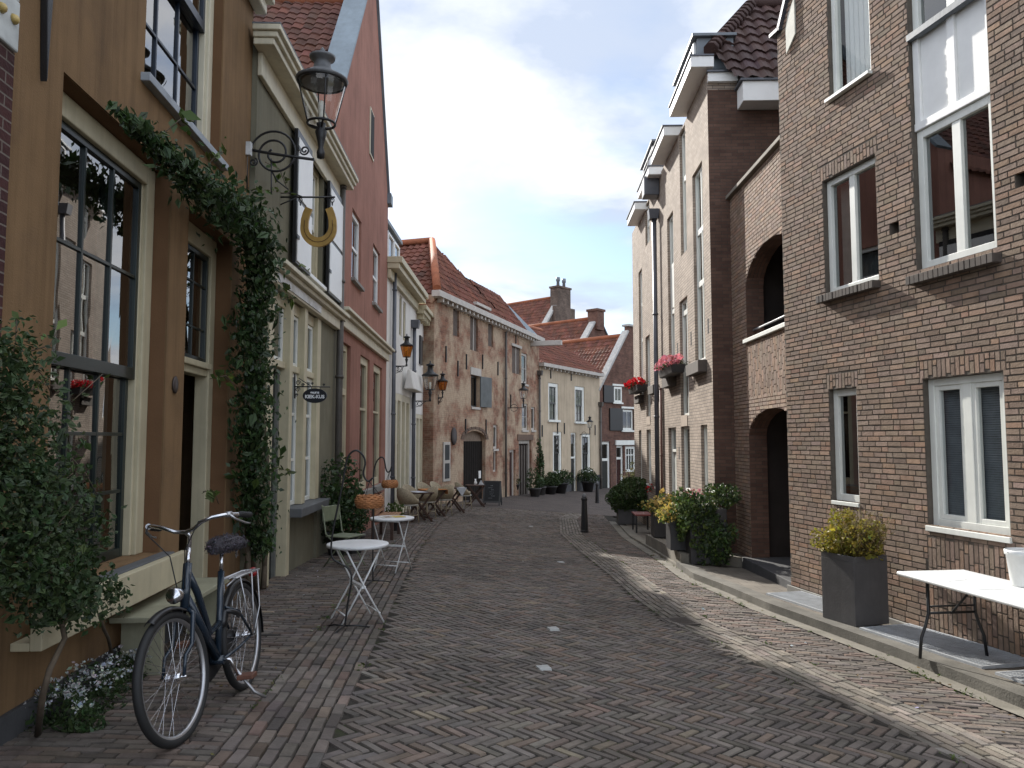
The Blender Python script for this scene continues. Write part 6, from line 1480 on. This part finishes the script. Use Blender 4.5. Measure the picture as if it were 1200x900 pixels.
MB().box(-.12, -.03, -.07, .06, .0041, .006).build('picture', mat('brown_print', (.2, .1, .05), .7, .5, 30.), mn)
# ---- green folding chair
gc = empty('folding_chair', G(404, 664), 1.15, 'faded green metal folding chair standing by the olive wall', 'chair'); gm_ = mat('faded_green_metal', (.17, .19, .12), .55, .25, 6., streak=.2)
MB().box(-.20, .20, -.20, .20, .43, .45).build('seat', gm_, gc, bevel=.008)
MB().box(-.20, .20, .24, .26, .64, .86).build('backrest', gm_, gc, bevel=.01)
for x in (-.19, .19):
    MB().tube([(x, .27, .88), (x, .20, .48), (x, .0, .30), (x, -.22, 0)], .011, 6).build('leg', gm_, gc); MB().tube([(x*.88, -.16, .43), (x*.88, .02, .28), (x*.88, .24, 0)], .011, 6).build('leg', gm_, gc)
MB().tube([(-.19, -.17, .06), (.19, -.17, .06)], .008, 6).tube([(-.167, .2, .06), (.167, .2, .06)], .008, 6).build('stretcher', gm_, gc)
# ---- crook stands with wicker baskets
wick = mat('orange_wicker', (.34, .14, .05), .75, .35, 22., .5, 60)
def crook(label, pts, d, foot, rad=.009):
    c = G(*foot); dd = c[1]; r = empty('crook_stand', c, 0, label, 'plant stand', 'black iron crook stands')
    P = [Vector((0, 0, .03))]+[V3(D(px, dd, py)-c) for px, py in pts]
    # smooth the curve
    Q = []
    for i in range(len(P)-1):
        p0, p1, p2, p3 = P[max(i-1, 0)], P[i], P[i+1], P[min(i+2, len(P)-1)]
        for t in np.linspace(0, 1, 6, endpoint=False): Q.append(.5*((2*p1)+(p2-p0)*t+(2*p0-5*p1+4*p2-p3)*t*t+(3*p1-p0-3*p2+p3)*t**3))
    Q.append(P[-1]); MB().tube(Q, rad, 7).build('pole', black, r)
    ft = MB()
    for a in (.3, 2.6, 4.5): ft.tube([(0, 0, .035), (math.cos(a)*.12, math.sin(a)*.12, .03), (math.cos(a)*.22, math.sin(a)*.22, .008)], .008, 6)
    ft.build('foot', black, r); return r, P[-1]
def basket(c, label, R=.13, H=.11):
    r = empty('wicker_basket', c, 0, label, 'basket', 'wicker baskets hung from the crook stands')
    m_ = MB(); 
    for k in range(7):
        z = H*k/6; rr = R*(.86+.22*math.sin(PI*(k+.5)/7)); m_.tube([(math.cos(a)*rr, math.sin(a)*rr, z+.004*math.sin(12*a+k*PI)) for a in np.linspace(0, 2*PI, 36, endpoint=False)], .0105, 6, closed=True)
    m_.lathe([(0, 0), (R*.9, 0), (R*.9, .01), (0, .01)], 24); m_.build('bowl', wick, r)
    h = MB()
    for a in (0, 2.1, 4.2): h.tube([(math.cos(a)*R*.9, math.sin(a)*R*.9, H), (0, 0, H+.13)], .003, 4)
    h.build('chain', black, r); return r
ck, e = crook('black iron crook stand with a bent pole beside the nearest white table', [(408, 705), (412, 680), (409, 667), (398, 660), (389, 652), (389, 630), (395, 598), (401, 570), (406, 541), (411, 531), (418, 528), (425, 533), (428, 542), (426, 554), (428, 561), (432, 564), (437, 560)], 0, (404, 738))
basket(np.array(ck.location)+np.array(e)+np.array([-.03, 0, -.26]), 'orange wicker basket hanging lower, before the slatted bench', .115, .095)
ck2, e2 = crook('slim straight black iron crook stand behind the white tables', [(437, 640), (438, 590), (438, 555), (441, 542), (446, 536), (450, 538), (452, 548), (454, 553), (457, 552), (459, 546)], 0, (437, 684))
basket(np.array(ck2.location)+np.array(e2)+np.array([-.02, 0, -.26]), 'smaller orange wicker basket hanging higher, against the white house', .09, .075)
# ---- slatted bench
sbn = empty('slatted_bench', G(452, 630), PI/2+.03, 'reddish slatted wooden bench against the salmon house wall', 'bench')
for x in (-.55, .55): MB().box(x-.03, x+.03, -.22, -.16, 0, .42).box(x-.03, x+.03, .14, .20, 0, .86).box(x-.03, x+.03, -.159, .139, .36, .42).build('leg_frame', wood_dark, sbn, bevel=.004)
mb = MB()
for k in range(6): mb.box(-.65, .65, -.24+k*.07, -.185+k*.07, .421, .445)
mb.build('seat', wood_red, sbn, bevel=.004); mb = MB()
for k in range(5): mb.box(-.65, .65, .118, .139, .50+k*.075, .56+k*.075)
mb.build('backrest', wood_red, sbn, bevel=.004)
# ---- cafe terrace
def cafe_table(name, label, loc, rz, first=None, top=None):
    if first: return copy_tree(first, loc, rz, label)
    r = empty(name, loc, rz, label, 'table', 'dark cafe tables with crossed legs')
    MB().box(-.31, .31, -.31, .31, .71, .74).build('tabletop', top or wood_dark, r, bevel=.006)
    for s in (-1, 1):
        f = MB()
        for y in (-.24, .24):
            M = Matrix.Translation((0, y+s*.02, .355)) @ Matrix.Rotation(s*.66, 4, 'Y'); f.box(-.025, .025, -.018, .018, -.46, .45, M=M)
        f.box(s*.28-.02, s*.28+.02, -.24, .24, .06, .10); f.build('leg_frame', wood_dark, r, bevel=.003)
    return r
def rattan_chair(label, loc, rz, first=None):
    if first: return copy_tree(first, loc, rz, label)
    r = empty('rattan_chair', loc, rz, label, 'chair', 'rattan cafe chairs'); rt_ = mat('pale_rattan', (.36, .30, .20), .7, .3, 25., .3, 60)
    MB().lathe([(0, .43), (.22, .43), (.235, .45), (.22, .47), (0, .475)], 22).build('seat', mat('pale_seat_weave', (.5, .48, .42), .7, .3, 25.), r)
    n = 15; m_ = MB()
    for i in range(n+1):
        a = PI*(-.12+1.24*i/n); hgt = .60+.28*math.sin(max(0, min(PI, a)))**.8; c, s = math.cos(a), math.sin(a); m_.v += [(c*.235, s*.235, .47), (c*.275, s*.275+.02, (.47+hgt)/2), (c*.27, s*.285+.04, hgt)]
    for i in range(n):
        for j in range(2): b_ = i*3+j; m_.f.append((b_, b_+3, b_+4, b_+1)); m_.m.append(0); m_.sm.append(True)
    o = m_.build('backrest', rt_, r); s_ = o.modifiers.new('solid', 'SOLIDIFY'); s_.thickness = .015
    for a in (.8, 2.34, 3.95, 5.5): MB().tube([(math.cos(a)*.20, math.sin(a)*.20, .44), (math.cos(a)*.25, math.sin(a)*.25, 0)], .013, 6).build('leg', rt_, r)
    MB().tube([(math.cos(a)*.22, math.sin(a)*.22, .2) for a in np.linspace(0, 2*PI, 20, endpoint=False)], .008, 5, closed=True).build('stretcher', rt_, r)
    return r
ct1 = cafe_table('cafe_table', 'dark crossed-leg cafe table nearest the slatted bench, with a pale runner', G(490, 611), .5)
ct2 = cafe_table('cafe_table', 'dark cafe table laid with orange cloth', G(507, 605), .4, ct1)
ct3 = cafe_table('cafe_table', 'dark cafe table with hanging white napkin, third along the white houses', G(531, 600), .3, ct1)
ct4 = cafe_table('cafe_table', 'dark cafe table with carafe and napkins before the warehouse gate', G(557, 593), .2, ct1)
rc1 = rattan_chair('pale rattan chair with its back to the slatted bench', G(479, 613), 2.6)
for px, py, rz, lab in ((484, 606, .9, 'rattan chair between the white house and the table with a pale runner'), (500, 608, -2.2, 'rattan chair pushed in at the roadside between two cafe tables'), (500, 599, .8, 'rattan chair against the white wall behind the orange cloth table'), (515, 597, 1.0, 'rattan chair close to the menu frame of the warehouse'), (544, 597, 2.2, 'yellowish rattan chair turned to the table before the warehouse gate'), (520, 604, -2.6, 'rattan chair on the road side of the table with a hanging napkin')):
    rattan_chair(lab, G(px, py), rz, rc1)
def on_top(t, name, label, cat, fn, dz=.742):
    r = empty(name, np.array(t.location)+np.array([0, 0, dz]), t.rotation_euler[2], label, cat); fn(r); return r
on_top(ct2, 'tablecloth', 'orange cloth lying over a cafe table', 'tablecloth', lambda r: MB().box(-.33, .33, -.33, .33, 0, .006).box(-.333, -.327, -.33, .33, -.12, -.0005).box(.327, .333, -.33, .33, -.12, -.0005).build('cloth', mat('orange_cloth', (.45, .17, .04), .9), r))
on_top(ct1, 'table_runner', 'pale blue white runner on the nearest cafe table', 'cloth', lambda r: MB().box(-.14, .14, -.30, .30, 0, .005).build('cloth', mat('pale_cloth', (.5, .52, .54), .9), r))
on_top(ct3, 'napkin', 'white napkin hanging over the edge of a cafe table', 'napkin', lambda r: MB().quad((.1, -.33, .006), (.3, -.33, .006), (.3, -.1, .006), (.1, -.1, .006)).quad((.06, -.332, -.02), (.3, -.332, .006), (.1, -.332, .006)).prism([(.02, 0), (.34, 0), (.2, -.26)], -.335, -.329).build('cloth', mat('pale_cloth', ()), r))
on_top(ct4, 'carafe', 'small white carafe on the cafe table before the gate', 'carafe', lambda r: MB().lathe([(0, 0), (.05, 0), (.055, .08), (.025, .15), (.03, .2), (0, .2)], 14).build('body', whitep, r))
on_top(ct4, 'napkin_holder', 'folded pale napkin standing on the cafe table before the gate', 'napkin', lambda r: MB().prism([(.12, 0), (.30, 0), (.2, .16)], -.04, .04).build('cloth', mat('pale_cloth', ()), r))
# ---- chalkboard sign
ab = empty('chalkboard_sign', G(577, 592), -.25, 'black A-frame chalkboard with faint chalk lines, standing before the warehouse', 'sign')
for s in (-1, 1):
    M = Matrix.Translation((0, s*-.17, 0)) @ Matrix.Rotation(s*-.2, 4, 'X'); o = MB().box(-.33, -.28, -.015, .015, 0, .9, M=M).box(.28, .33, -.015, .015, 0, .9, M=M).box(-.28, .28, -.015, .015, .1, .16, M=M).box(-.28, .28, -.015, .015, .85, .9, M=M).build('frame', mat('grey_frame_wood', (.07, .07, .07), .6), ab)
    MB().box(-.279, .279, -.008, .008, .161, .849, M=M).build('panel', mat('chalkboard', ()), o)
    if s == 1:
        m_ = MB()
        for k in range(7): 
            w_ = random.uniform(.08, .18); x = random.uniform(-.08, .05); z = .72-k*.075; m_.tube([M @ Vector((x-w_/2+w_*t, -.0095, z+.012*math.sin(t*23+k))) for t in np.linspace(0, 1, 18)], .0035, 4)
        m_.build('chalk_marks', mat('chalk', (.32, .34, .36), .9), o)
# ---- lanterns
amber = glassmat('amber_lamp_glass', (.75, .42, .14), .6); clearg = glassmat('lamp_glass', (.95, .96, .96), 1., ior=1.5)
lamp_tin = mat('grey_lamp_tin', (.12, .125, .13), .5, .3, 5.)
def lantern(r, base, s, gm, clear=True, n=6, roof=black):
    """street lantern standing on base; s = overall scale (height about 1.2 s)"""
    B = np.array(base, float); c = tuple(B)
    smooth = n > 8
    o = MB().lathe([(0, -.14*s), (.045*s, -.13*s), (.05*s, -.06*s), (.03*s, .0), (.05*s, .10*s), (.075*s, .2*s), (.04*s, .24*s), (.06*s, .30*s)], 10, c).build('post', black, r)
    z0, z1 = .30*s, .82*s; r0, r1 = .165*s, .29*s
    f = MB()
    for zz, rr in ((z0, r0), (z1, r1)): f.tube([(c[0]+math.cos(a)*rr, c[1]+math.sin(a)*rr, c[2]+zz) for a in np.linspace(0, 2*PI, n*4 if smooth else n, endpoint=False)], .016*s, 6, closed=True)
    k = 4 if smooth else n
    for i in range(k): a = 2*PI*i/k+(.4 if smooth else 0); f.tube([(c[0]+math.cos(a)*r0, c[1]+math.sin(a)*r0, c[2]+z0), (c[0]+math.cos(a)*r1, c[1]+math.sin(a)*r1, c[2]+z1)], .009*s, 5)
    if smooth:
        for i in range(3): a = 2*PI*i/3+.9; f.tube([(c[0], c[1], c[2]+.24*s), (c[0]+math.cos(a)*r0, c[1]+math.sin(a)*r0, c[2]+z0)], .014*s, 5)
    f.build('cage', black, r)
    g_ = MB(); N = 24 if smooth else n; base_ = []
    for i in range(N):
        a, b = 2*PI*i/N, 2*PI*(i+1)/N; p = lambda q, rr, zz: (c[0]+math.cos(q)*rr*.985, c[1]+math.sin(q)*rr*.985, c[2]+zz); g_.quad(p(a, r0, z0), p(b, r0, z0), p(b, r1, z1), p(a, r1, z1), smooth=smooth)
    g_.build('glass', gm, r)
    h_ = .78 if smooth else 1.
    MB().lathe([(r1*1.06, z1), (r1*1.1, z1+.03*s), (r1*.86, z1+.07*s), (r1*.45, z1+.15*s), (.11*s, z1+.20*s*h_), (.095*s, z1+.36*s*h_), (.15*s, z1+.38*s*h_), (.16*s, z1+.42*s*h_), (.05*s, z1+.46*s*h_), (.02*s, z1+.50*s*h_), (.03*s, z1+.53*s*h_), (.0, z1+.58*s*h_)], 24 if smooth else max(n*2, 12), c, smooth=True).build('roof', roof, r)
    MB().lathe([(0, z1-.02*s), (r1*.8, z1-.02*s), (r1*.9, z1-.005*s), (0, z1-.004*s)], 20, c).build('reflector', lamp_tin, r)
    MB().lathe([(0, .30*s), (.03*s, .30*s), (.035*s, .42*s), (.045*s, .47*s), (.045*s, .56*s), (0, .6*s)], 12, c).build('bulb', mat('frosted_bulb', (.7, .68, .6), .3), r)
# big lantern: scroll bracket in the plane square to the wall
dL = 8.5; wallp = D(291, dL, 182); r = empty('street_lantern', wallp, 0, 'big round glass lantern on a black spiral wrought-iron bracket, above the creeper', 'street lantern', 'wrought-iron street lanterns')
def lp(px, py, d=dL): return V3(D(px, d, py)-wallp)
mb = MB(); mb.tube([lp(290, 175), lp(318, 180), lp(345, 184), lp(368, 187)], .017, 8)
cc = lp(322, 180); pts = []
for t in np.linspace(0, 1, 60): a = PI*1.0-t*2*PI*2.15; rr = .285*(1-t*.80); pts.append(cc+Vector((math.cos(a)*rr, 0, math.sin(a)*rr)))
mb.tube(pts, .013, 7)
for cpx, cpy, r0, a0, sg in ((357, 176, .055, 3.6, 1), (297, 190, .05, 1.2, -1)):
    c0 = lp(cpx, cpy); mb.tube([c0+Vector((math.cos(a0+sg*t*9)*r0*(1-t*.75), 0, math.sin(a0+sg*t*9)*r0*(1-t*.75))) for t in np.linspace(0, 1, 26)], .010, 6)
mb.tube([lp(289, 172), lp(289, 225)], .014, 7).tube([lp(318, 186), lp(318, 215), lp(318, 228)], .008, 6).tube([lp(318, 200), lp(325, 212), lp(338, 222)], .009, 6); mb.build('bracket', black, r)
MB().box(-.05, .05, -.08, -.02, -.02, .13).build('junction_box', mat('pale_plastic', (.55, .56, .55), .5), r)
lantern(r, lp(376, 173), .93, clearg, True, 24, roof=lamp_tin)
def wall_lantern(fac, px_wall, py_arm, px_l, py_base, s, gm, label, style=0, d=None):
    p = fac.at(px_wall, py_arm); r = empty('street_lantern', p, 0, label, 'street lantern', 'wrought-iron street lanterns'); out = V3(-fac.y)
    q = D(px_l, p[1], py_base)-p; ln_ = Vector((q[0], 0, 0)); L_ = abs(q[0]) 
    e = out*L_; mb = MB(); mb.tube([(0, 0, 0), e], .016, 7).tube([(0, 0, .12), (0, 0, -.25)], .016, 7)
    c0 = e*.45+Vector((0, 0, -.09)); mb.tube([c0+out*(math.cos(a)*.075)+Vector((0, 0, math.sin(a)*.075)) for a in np.linspace(0, 2*PI, 18, endpoint=False)], .009, 5, closed=True)
    c1 = e*.2+Vector((0, 0, -.08)); mb.tube([c1+out*(math.cos(a)*.06)+Vector((0, 0, math.sin(a)*.06)) for a in np.linspace(0, 2*PI, 18, endpoint=False)], .008, 5, closed=True)
    mb.tube([Vector((0, 0, -.22)), e*.4+Vector((0, 0, -.16)), e*.8], .010, 6).build('bracket', black, r)
    lantern(r, e+Vector((0, 0, .12*s)), s, gm, n=6); return r
wall_lantern(WA, 462, 429, 476.5, 424, .60, amber, 'amber glass lantern on the first white house, above the shop box')
wall_lantern(WB, 482.5, 470, 504, 464, .86, clearg, 'clear glass lantern on the lower white house, reaching far over the street')
wall_lantern(B, 513.5, 466, 519, 462, .62, amber, 'amber lantern on the corner of the brick warehouse, behind the clear lantern')
# flat-hat lamps
def hat_lamp(fac, px, py, reach, label, s=1.):
    p = fac.at(px, py); r = empty('street_lantern', p, 0, label, 'street lantern', 'wrought-iron street lanterns'); out = V3(-fac.y)*reach; x = V3(fac.x)
    mb = MB(); mb.tube([(0, 0, 0), out], .02, 6); c0 = out*.4; mb.tube([c0+V3(-fac.y)*math.cos(a)*.16*s+Vector((0, 0, math.sin(a)*.16*s)) for a in np.linspace(0, 2*PI, 18, endpoint=False)], .012, 5, closed=True).tube([out, out+Vector((0, 0, .3*s))], .03, 6); mb.build('bracket', black, r)
    lantern(r, out+Vector((0, 0, .2*s)), .72*s, clearg, n=6)
hat_lamp(B, 595, 478, .75, 'clear lantern with wide hat on the middle of the brick warehouse')
hat_lamp(Cc, 680, 509, .6, 'lantern over the beige house door', .9)
# ---- horseshoe sign
dH = 9.7; wp = D(318, dH, 231); r = empty('horseshoe_sign', wp, 0, 'large golden horseshoe hanging from a black iron arm on the olive house', 'sign')
e = V3(D(392.5, dH, 231)-wp); mb = MB(); mb.tube([(0, 0, 0), e], .012, 7).tube([(.0, 0, .2), (0, 0, -.16)], .012, 6).tube([(0, 0, .06), e*.35+Vector((0, 0, .05)), e*.5], .009, 6).tube([(0, 0, -.15), e*.42], .009, 6)
for t in (.46, .96): mb.tube([e*t+Vector((math.cos(a)*.022, 0, -.04+math.sin(a)*.03)) for a in np.linspace(0, 2*PI, 12, endpoint=False)], .006, 5, closed=True).tube([e*t+Vector((0, math.cos(a)*.018, -.085+math.sin(a)*.026)) for a in np.linspace(0, 2*PI, 12, endpoint=False)], .005, 5, closed=True)
mb.build('arm', black, r)
cH = V3(D(373.5, dH, 266)-wp); pin, pout = [], []
cl = [(-.128, .245), (-.158, .17), (-.178, .09), (-.183, .0)]+[(-.183*math.cos(t), -.20*math.sin(t)) for t in np.linspace(.12, PI-.12, 30)]+[(.183, .0), (.178, .09), (.158, .17), (.128, .245)]
for i, (qx_, qz_) in enumerate(cl):
    p0_, p1_ = cl[max(i-1, 0)], cl[min(i+1, len(cl)-1)]; tx_, tz_ = p1_[0]-p0_[0], p1_[1]-p0_[1]; l_ = math.hypot(tx_, tz_); nx_2, nz_2 = tz_/l_, -tx_/l_
    wd = .092+.03*math.sin(PI*i/(len(cl)-1)); pout.append((cH.x+qx_-nx_2*wd/2, cH.z+qz_-nz_2*wd/2)); pin.append((cH.x+qx_+nx_2*wd/2, cH.z+qz_+nz_2*wd/2))
hs = MB()
for i in range(len(cl)-1): hs.prism([pout[i], pout[i+1], pin[i+1], pin[i]], cH.y-.02, cH.y+.02, 'y')
gold = mat('gold_paint', (.42, .26, .07), .45, .25, 6., .1, 40, metal=.25); ho = hs.build('horseshoe', gold, r)
gr = MB()
for i in range(2, len(cl)-3): 
    m0 = ((pout[i][0]+pin[i][0])/2, (pout[i][1]+pin[i][1])/2); m1 = ((pout[i+1][0]+pin[i+1][0])/2, (pout[i+1][1]+pin[i+1][1])/2); gr.tube([(m0[0], cH.y-.0205, m0[1]), (m1[0], cH.y-.0205, m1[1])], .006, 4)
gr.build('groove', mat('dark_gold', (.16, .09, .025), .5), ho)
# ---- oval shop sign
def text_mesh(cu):
    t = bpy.data.objects.new('lettering_curve', cu); COL.objects.link(t); bpy.context.view_layer.update()
    me = bpy.data.meshes.new_from_object(t.evaluated_get(bpy.context.evaluated_depsgraph_get())); bpy.data.objects.remove(t)
    me.name = 'lettering'; o = bpy.data.objects.new('lettering', me); COL.objects.link(o); return o
dK = 10.62; wp = D(345.5, dK, 453); r = empty('shop_sign', wp, 0, 'small black oval sign with white letters on a scrolled iron bracket', 'sign')
def kp(px, py): return V3(D(px, dK, py)-wp)
mb = MB(); mb.tube([kp(345.5, 438), kp(345.5, 467)], .011, 6).tube([kp(345.5, 453), kp(387, 453.5)], .009, 6)
for cpx, cpy, rr in ((349.5, 448.5, .036), (349, 456.5, .034), (347.5, 463, .022), (355, 451, .022), (366, 449.5, .016), (379.5, 451, .016)):
    c0 = kp(cpx, cpy); mb.tube([c0+Vector((math.cos(t*9)*rr*(1-.7*t), 0, math.sin(t*9)*rr*(1-.7*t))) for t in np.linspace(0, 1, 20)], .0055, 5)
mb.tube([kp(350, 443), kp(356, 447), kp(364, 452)], .006, 5).tube([kp(365, 453), kp(365, 456)], .004, 5).tube([kp(375, 453), kp(375, 456)], .004, 5); mb.build('bracket', black, r)
cK = kp(369, 463.7); a_, b_ = .166, .102
ov = MB().prism([(cK.x+math.cos(t)*a_, cK.z+math.sin(t)*b_) for t in np.linspace(0, 2*PI, 40, endpoint=False)], cK.y-.012, cK.y+.012, 'y').build('board', mat('sign_black', (.010, .012, .018), .4), r)
for txt, sz, dz in (('KIEK-KUS', .064, -.035), ('GALERIE', .032, .030)):
    cu = bpy.data.curves.new('lettering', 'FONT'); cu.body = txt; cu.size = sz; cu.align_x = 'CENTER'; cu.extrude = .001; cu.offset = .0026; to = text_mesh(cu)
    to.parent = ov; to.location = (cK.x, cK.y-.0135, cK.z+dz); to.rotation_euler = (PI/2, 0, 0); to.data.materials.append(mat('sign_white', (.8, .82, .84), .5))
# ---- menu case on the white wall
p = WB.at(505, 541); r = empty('menu_case', p, WB.rz, 'narrow black menu case on the white wall by the warehouse corner', 'menu case')
MB().box(-.35, .35, -.14, -.003, -.38, .38).build('case', blackp, r, bevel=.01); MB().box(-.28, .28, -.148, -.1405, -.3, .3).build('sheet', mat('pale_paper', ()), r)
# ---- bollards, studs, drain
def bollard(px, py, label, first=None):
    if first: return copy_tree(first, G(px, py), 0, label)
    r = empty('bollard', G(px, py), 0, label, 'bollard', 'bollards at the bend')
    MB().lathe([(.10, 0), (.10, .05), (.09, .06), (.065, .78), (.078, .80), (.078, .84), (.06, .86)], 8, smooth=False).build('post', black, r); MB().lathe([(.055, .861), (.06, .88), (.05, .93), (.02, .955), (0, .96)], 12).build('cap', mat('grey_lamp_tin', ()), r); return r
b1 = bollard(685, 624, 'black cast-iron bollard nearer of the two at the bend'); bollard(700, 589.5, 'black cast-iron bollard farther off, nearly before the shuttered house', b1)
wst = mat('white_stone', (.36, .36, .34), .7, .2, 8.)
for px, py, lab in ((637, 783, 'white stone stud set in the road, nearest the camera'), (648, 737, 'white stone stud in the road, level with the drain grating'), (657, 659, 'small white stone stud beside the curve of the brick band'), (622, 617, 'white stone slab in the road before the bollards')):
    o = MB().box(-.055, .055, -.055, .055, -.02, .012, top=(.008, .008)).build('road_stud', wst, None); o.location = V3(G(px, py)); o.rotation_euler = (0, 0, .3); tag(o, lab, 'road stud', 'white studs in the road')
c = G(796, 729); r = empty('drain_grating', c, .25, 'square iron drain grating set in the brick band', 'drain')
MB().box(-.17, .17, -.17, -.14, 0, .012).box(-.17, .17, .14, .17, 0, .012).box(-.17, -.14, -.14, .14, 0, .012).box(.14, .17, -.14, .14, 0, .012).build('frame', mat('rusty_iron', (.05, .038, .03), .7, .3, 9.), r)
mb = MB()
for k in range(7): mb.box(-.14, .14, -.125+k*.04, -.105+k*.04, 0, .010)
mb.build('bars', mat('rusty_iron', ()), r); MB().quad((-.14, -.14, -.0), (.14, -.14, 0), (.14, .14, 0), (-.14, .14, 0)).build('pit', dark_in, r)
# ---- gratings in the raised pavement
galv = mat('galvanised_steel', (.42, .44, .46), .5, .2, 8., metal=.25)
def grating(pA, pB, wdt, label):
    a, b = G(*pA, PH), G(*pB, PH); d = b-a; L_ = float(np.linalg.norm(d)); r = empty('floor_grating', a, 0, label, 'grating', 'steel gratings in the raised pavement')
    x = V3(d).normalized(); y = Vector((0, 0, 1)).cross(x).normalized()*-1; 
    if y.x < 0: y = -y
    z = x.cross(y); z = z if z.z > 0 else -z; M = Matrix((x, y, z)).transposed().to_4x4(); r.matrix_world = Matrix.Translation(V3(a)+Vector((0, 0, .004))) @ M
    m_ = MB(); k = int(L_/.035)
    for i in range(k+1): m_.box(i*L_/k-.007, i*L_/k+.007, .01, wdt-.01, -.0, .016)
    k = int(wdt/.06)
    for i in range(k+1): m_.box(0, L_, .01+i*(wdt-.02)/k-.003, .01+i*(wdt-.02)/k+.003, .002, .014)
    m_.build('bars', galv, r); MB().box(-.02, L_+.02, -.015, .009, -.02, .018).box(-.02, L_+.02, wdt-.009, wdt+.015, -.02, .018).box(-.02, .0, .009, wdt-.009, -.02, .018).box(L_, L_+.02, .009, wdt-.009, -.02, .018).build('frame', galv, r); MB().quad((0, 0, .0), (L_, 0, 0), (L_, wdt, 0), (0, wdt, 0)).build('pit', dark_in, r); return r
grating((983, 724), (900, 697), .50, 'steel grating in the pavement behind the grey planter, towards the passage')
grating((1150, 783), (1010, 738), .62, 'steel grating in the pavement under the white folding table')
grating((1260, 822), (1170, 791), .62, 'steel grating at the right edge, beyond the table legs')
# ---- folding table with papers and bucket
f1 = G(1069, 766, PH); zt = f1[2]+.735
def zray(px, py, z): rr = ray(px, py); t = (z-1.6)/rr[2]; return CAM+rr*t
p0 = zray(1049.5, 669, zt); p1 = zray(1198, 709, zt); ax = p1-p0; ax[2] = 0; ax /= np.linalg.norm(ax); rz = math.atan2(ax[1], ax[0])
r = empty('folding_table', (p0[0], p0[1], zt-.735), rz, 'white plastic folding table with black tubular legs on the right pavement', 'table')
q1 = zray(1125, 666, zt); wdt = abs(float(np.dot(q1-p0, [-ax[1], ax[0], 0]))); wdt = max(.55, min(.78, wdt)); TL = 1.83
tp = MB().box(0, TL, 0, wdt, .695, .735).build('tabletop', mat('white_plastic', (.66, .67, .66), .45, .12, 5.), r); bvm = tp.modifiers.new('bevel', 'BEVEL'); bvm.width = .02; bvm.segments = 3; bvm.limit_method = 'ANGLE'
bl_ = mat('black_tube', (.012, .012, .013), .4)
for x0 in (.28, TL-.28):
    f = MB()
    for y, s in ((.12, -1), (wdt-.12, 1)): f.tube([(x0, y, .69), (x0, y, .40), (x0, y+s*.03, .30), (x0, y+s*.08, .18), (x0, y+s*.10, .0)], .0145, 8)
    f.tube([(x0, .12, .40), (x0, wdt-.12, .40)], .012, 8).build('leg_frame', bl_, r)
    sx_ = 1 if x0 < 1 else -1; MB().tube([(x0, wdt/2, .40), (x0+sx_*.30, wdt/2, .69)], .010, 7).tube([(x0, .12, .46), (x0, wdt-.12, .46)], .009, 7).build('brace', bl_, r)
def ontable(x, y): return np.array(r.matrix_world @ Vector((x, y, .735))) if False else np.array([p0[0]+ax[0]*x-ax[1]*y, p0[1]+ax[1]*x+ax[0]*y, zt])
pap = mat('white_paper', (.78, .78, .76), .7)
for i, (px, py, a, lab) in enumerate(((1105, 677, .2, 'sheet of paper lying on the folding table, towards its far end'), (1152, 687, -.25, 'sheet of paper lying on the folding table beside the bucket'))):
    c = zray(px, py, zt); o = MB().box(-.15, .15, -.105, .105, .001, .0035).build('paper_sheet', pap, None); o.location = V3(c); o.rotation_euler = (0, 0, rz+a); tag(o, lab, 'paper', 'papers on the folding table')
c = zray(1204, 687, zt); bq = empty('bucket', c, 0, 'white plastic bucket standing on the folding table at the right edge', 'bucket')
MB().lathe([(0, .002), (.115, .002), (.12, .01), (.148, .26), (.158, .262), (.16, .30), (.150, .305), (.145, .27), (.112, .02), (0, .02)], 30).build('body', mat('white_plastic', ()), bq)
MB().tube([(math.cos(a)*.162, math.sin(a)*.05-.0, .285+abs(math.sin(a))*.03) for a in np.linspace(PI, 2*PI, 16)], .003, 5).build('handle', alu, bq)
# ---- red bench by the planters
rb = empty('red_bench', G(752, 622, .10), R2.rz+PI/2, 'small dark bench with reddish seat between planters on the terrace side', 'bench')
MB().box(-.22, .22, -.5, .3, .42, .46).build('seat', mat('red_seat', (.16, .035, .03), .6), rb, bevel=.008)
for x, y in ((-.19, -.46), (.19, -.46), (-.19, .26), (.19, .26)): MB().box(x-.02, x+.02, y-.02, y+.02, 0, .419).build('leg', black, rb)
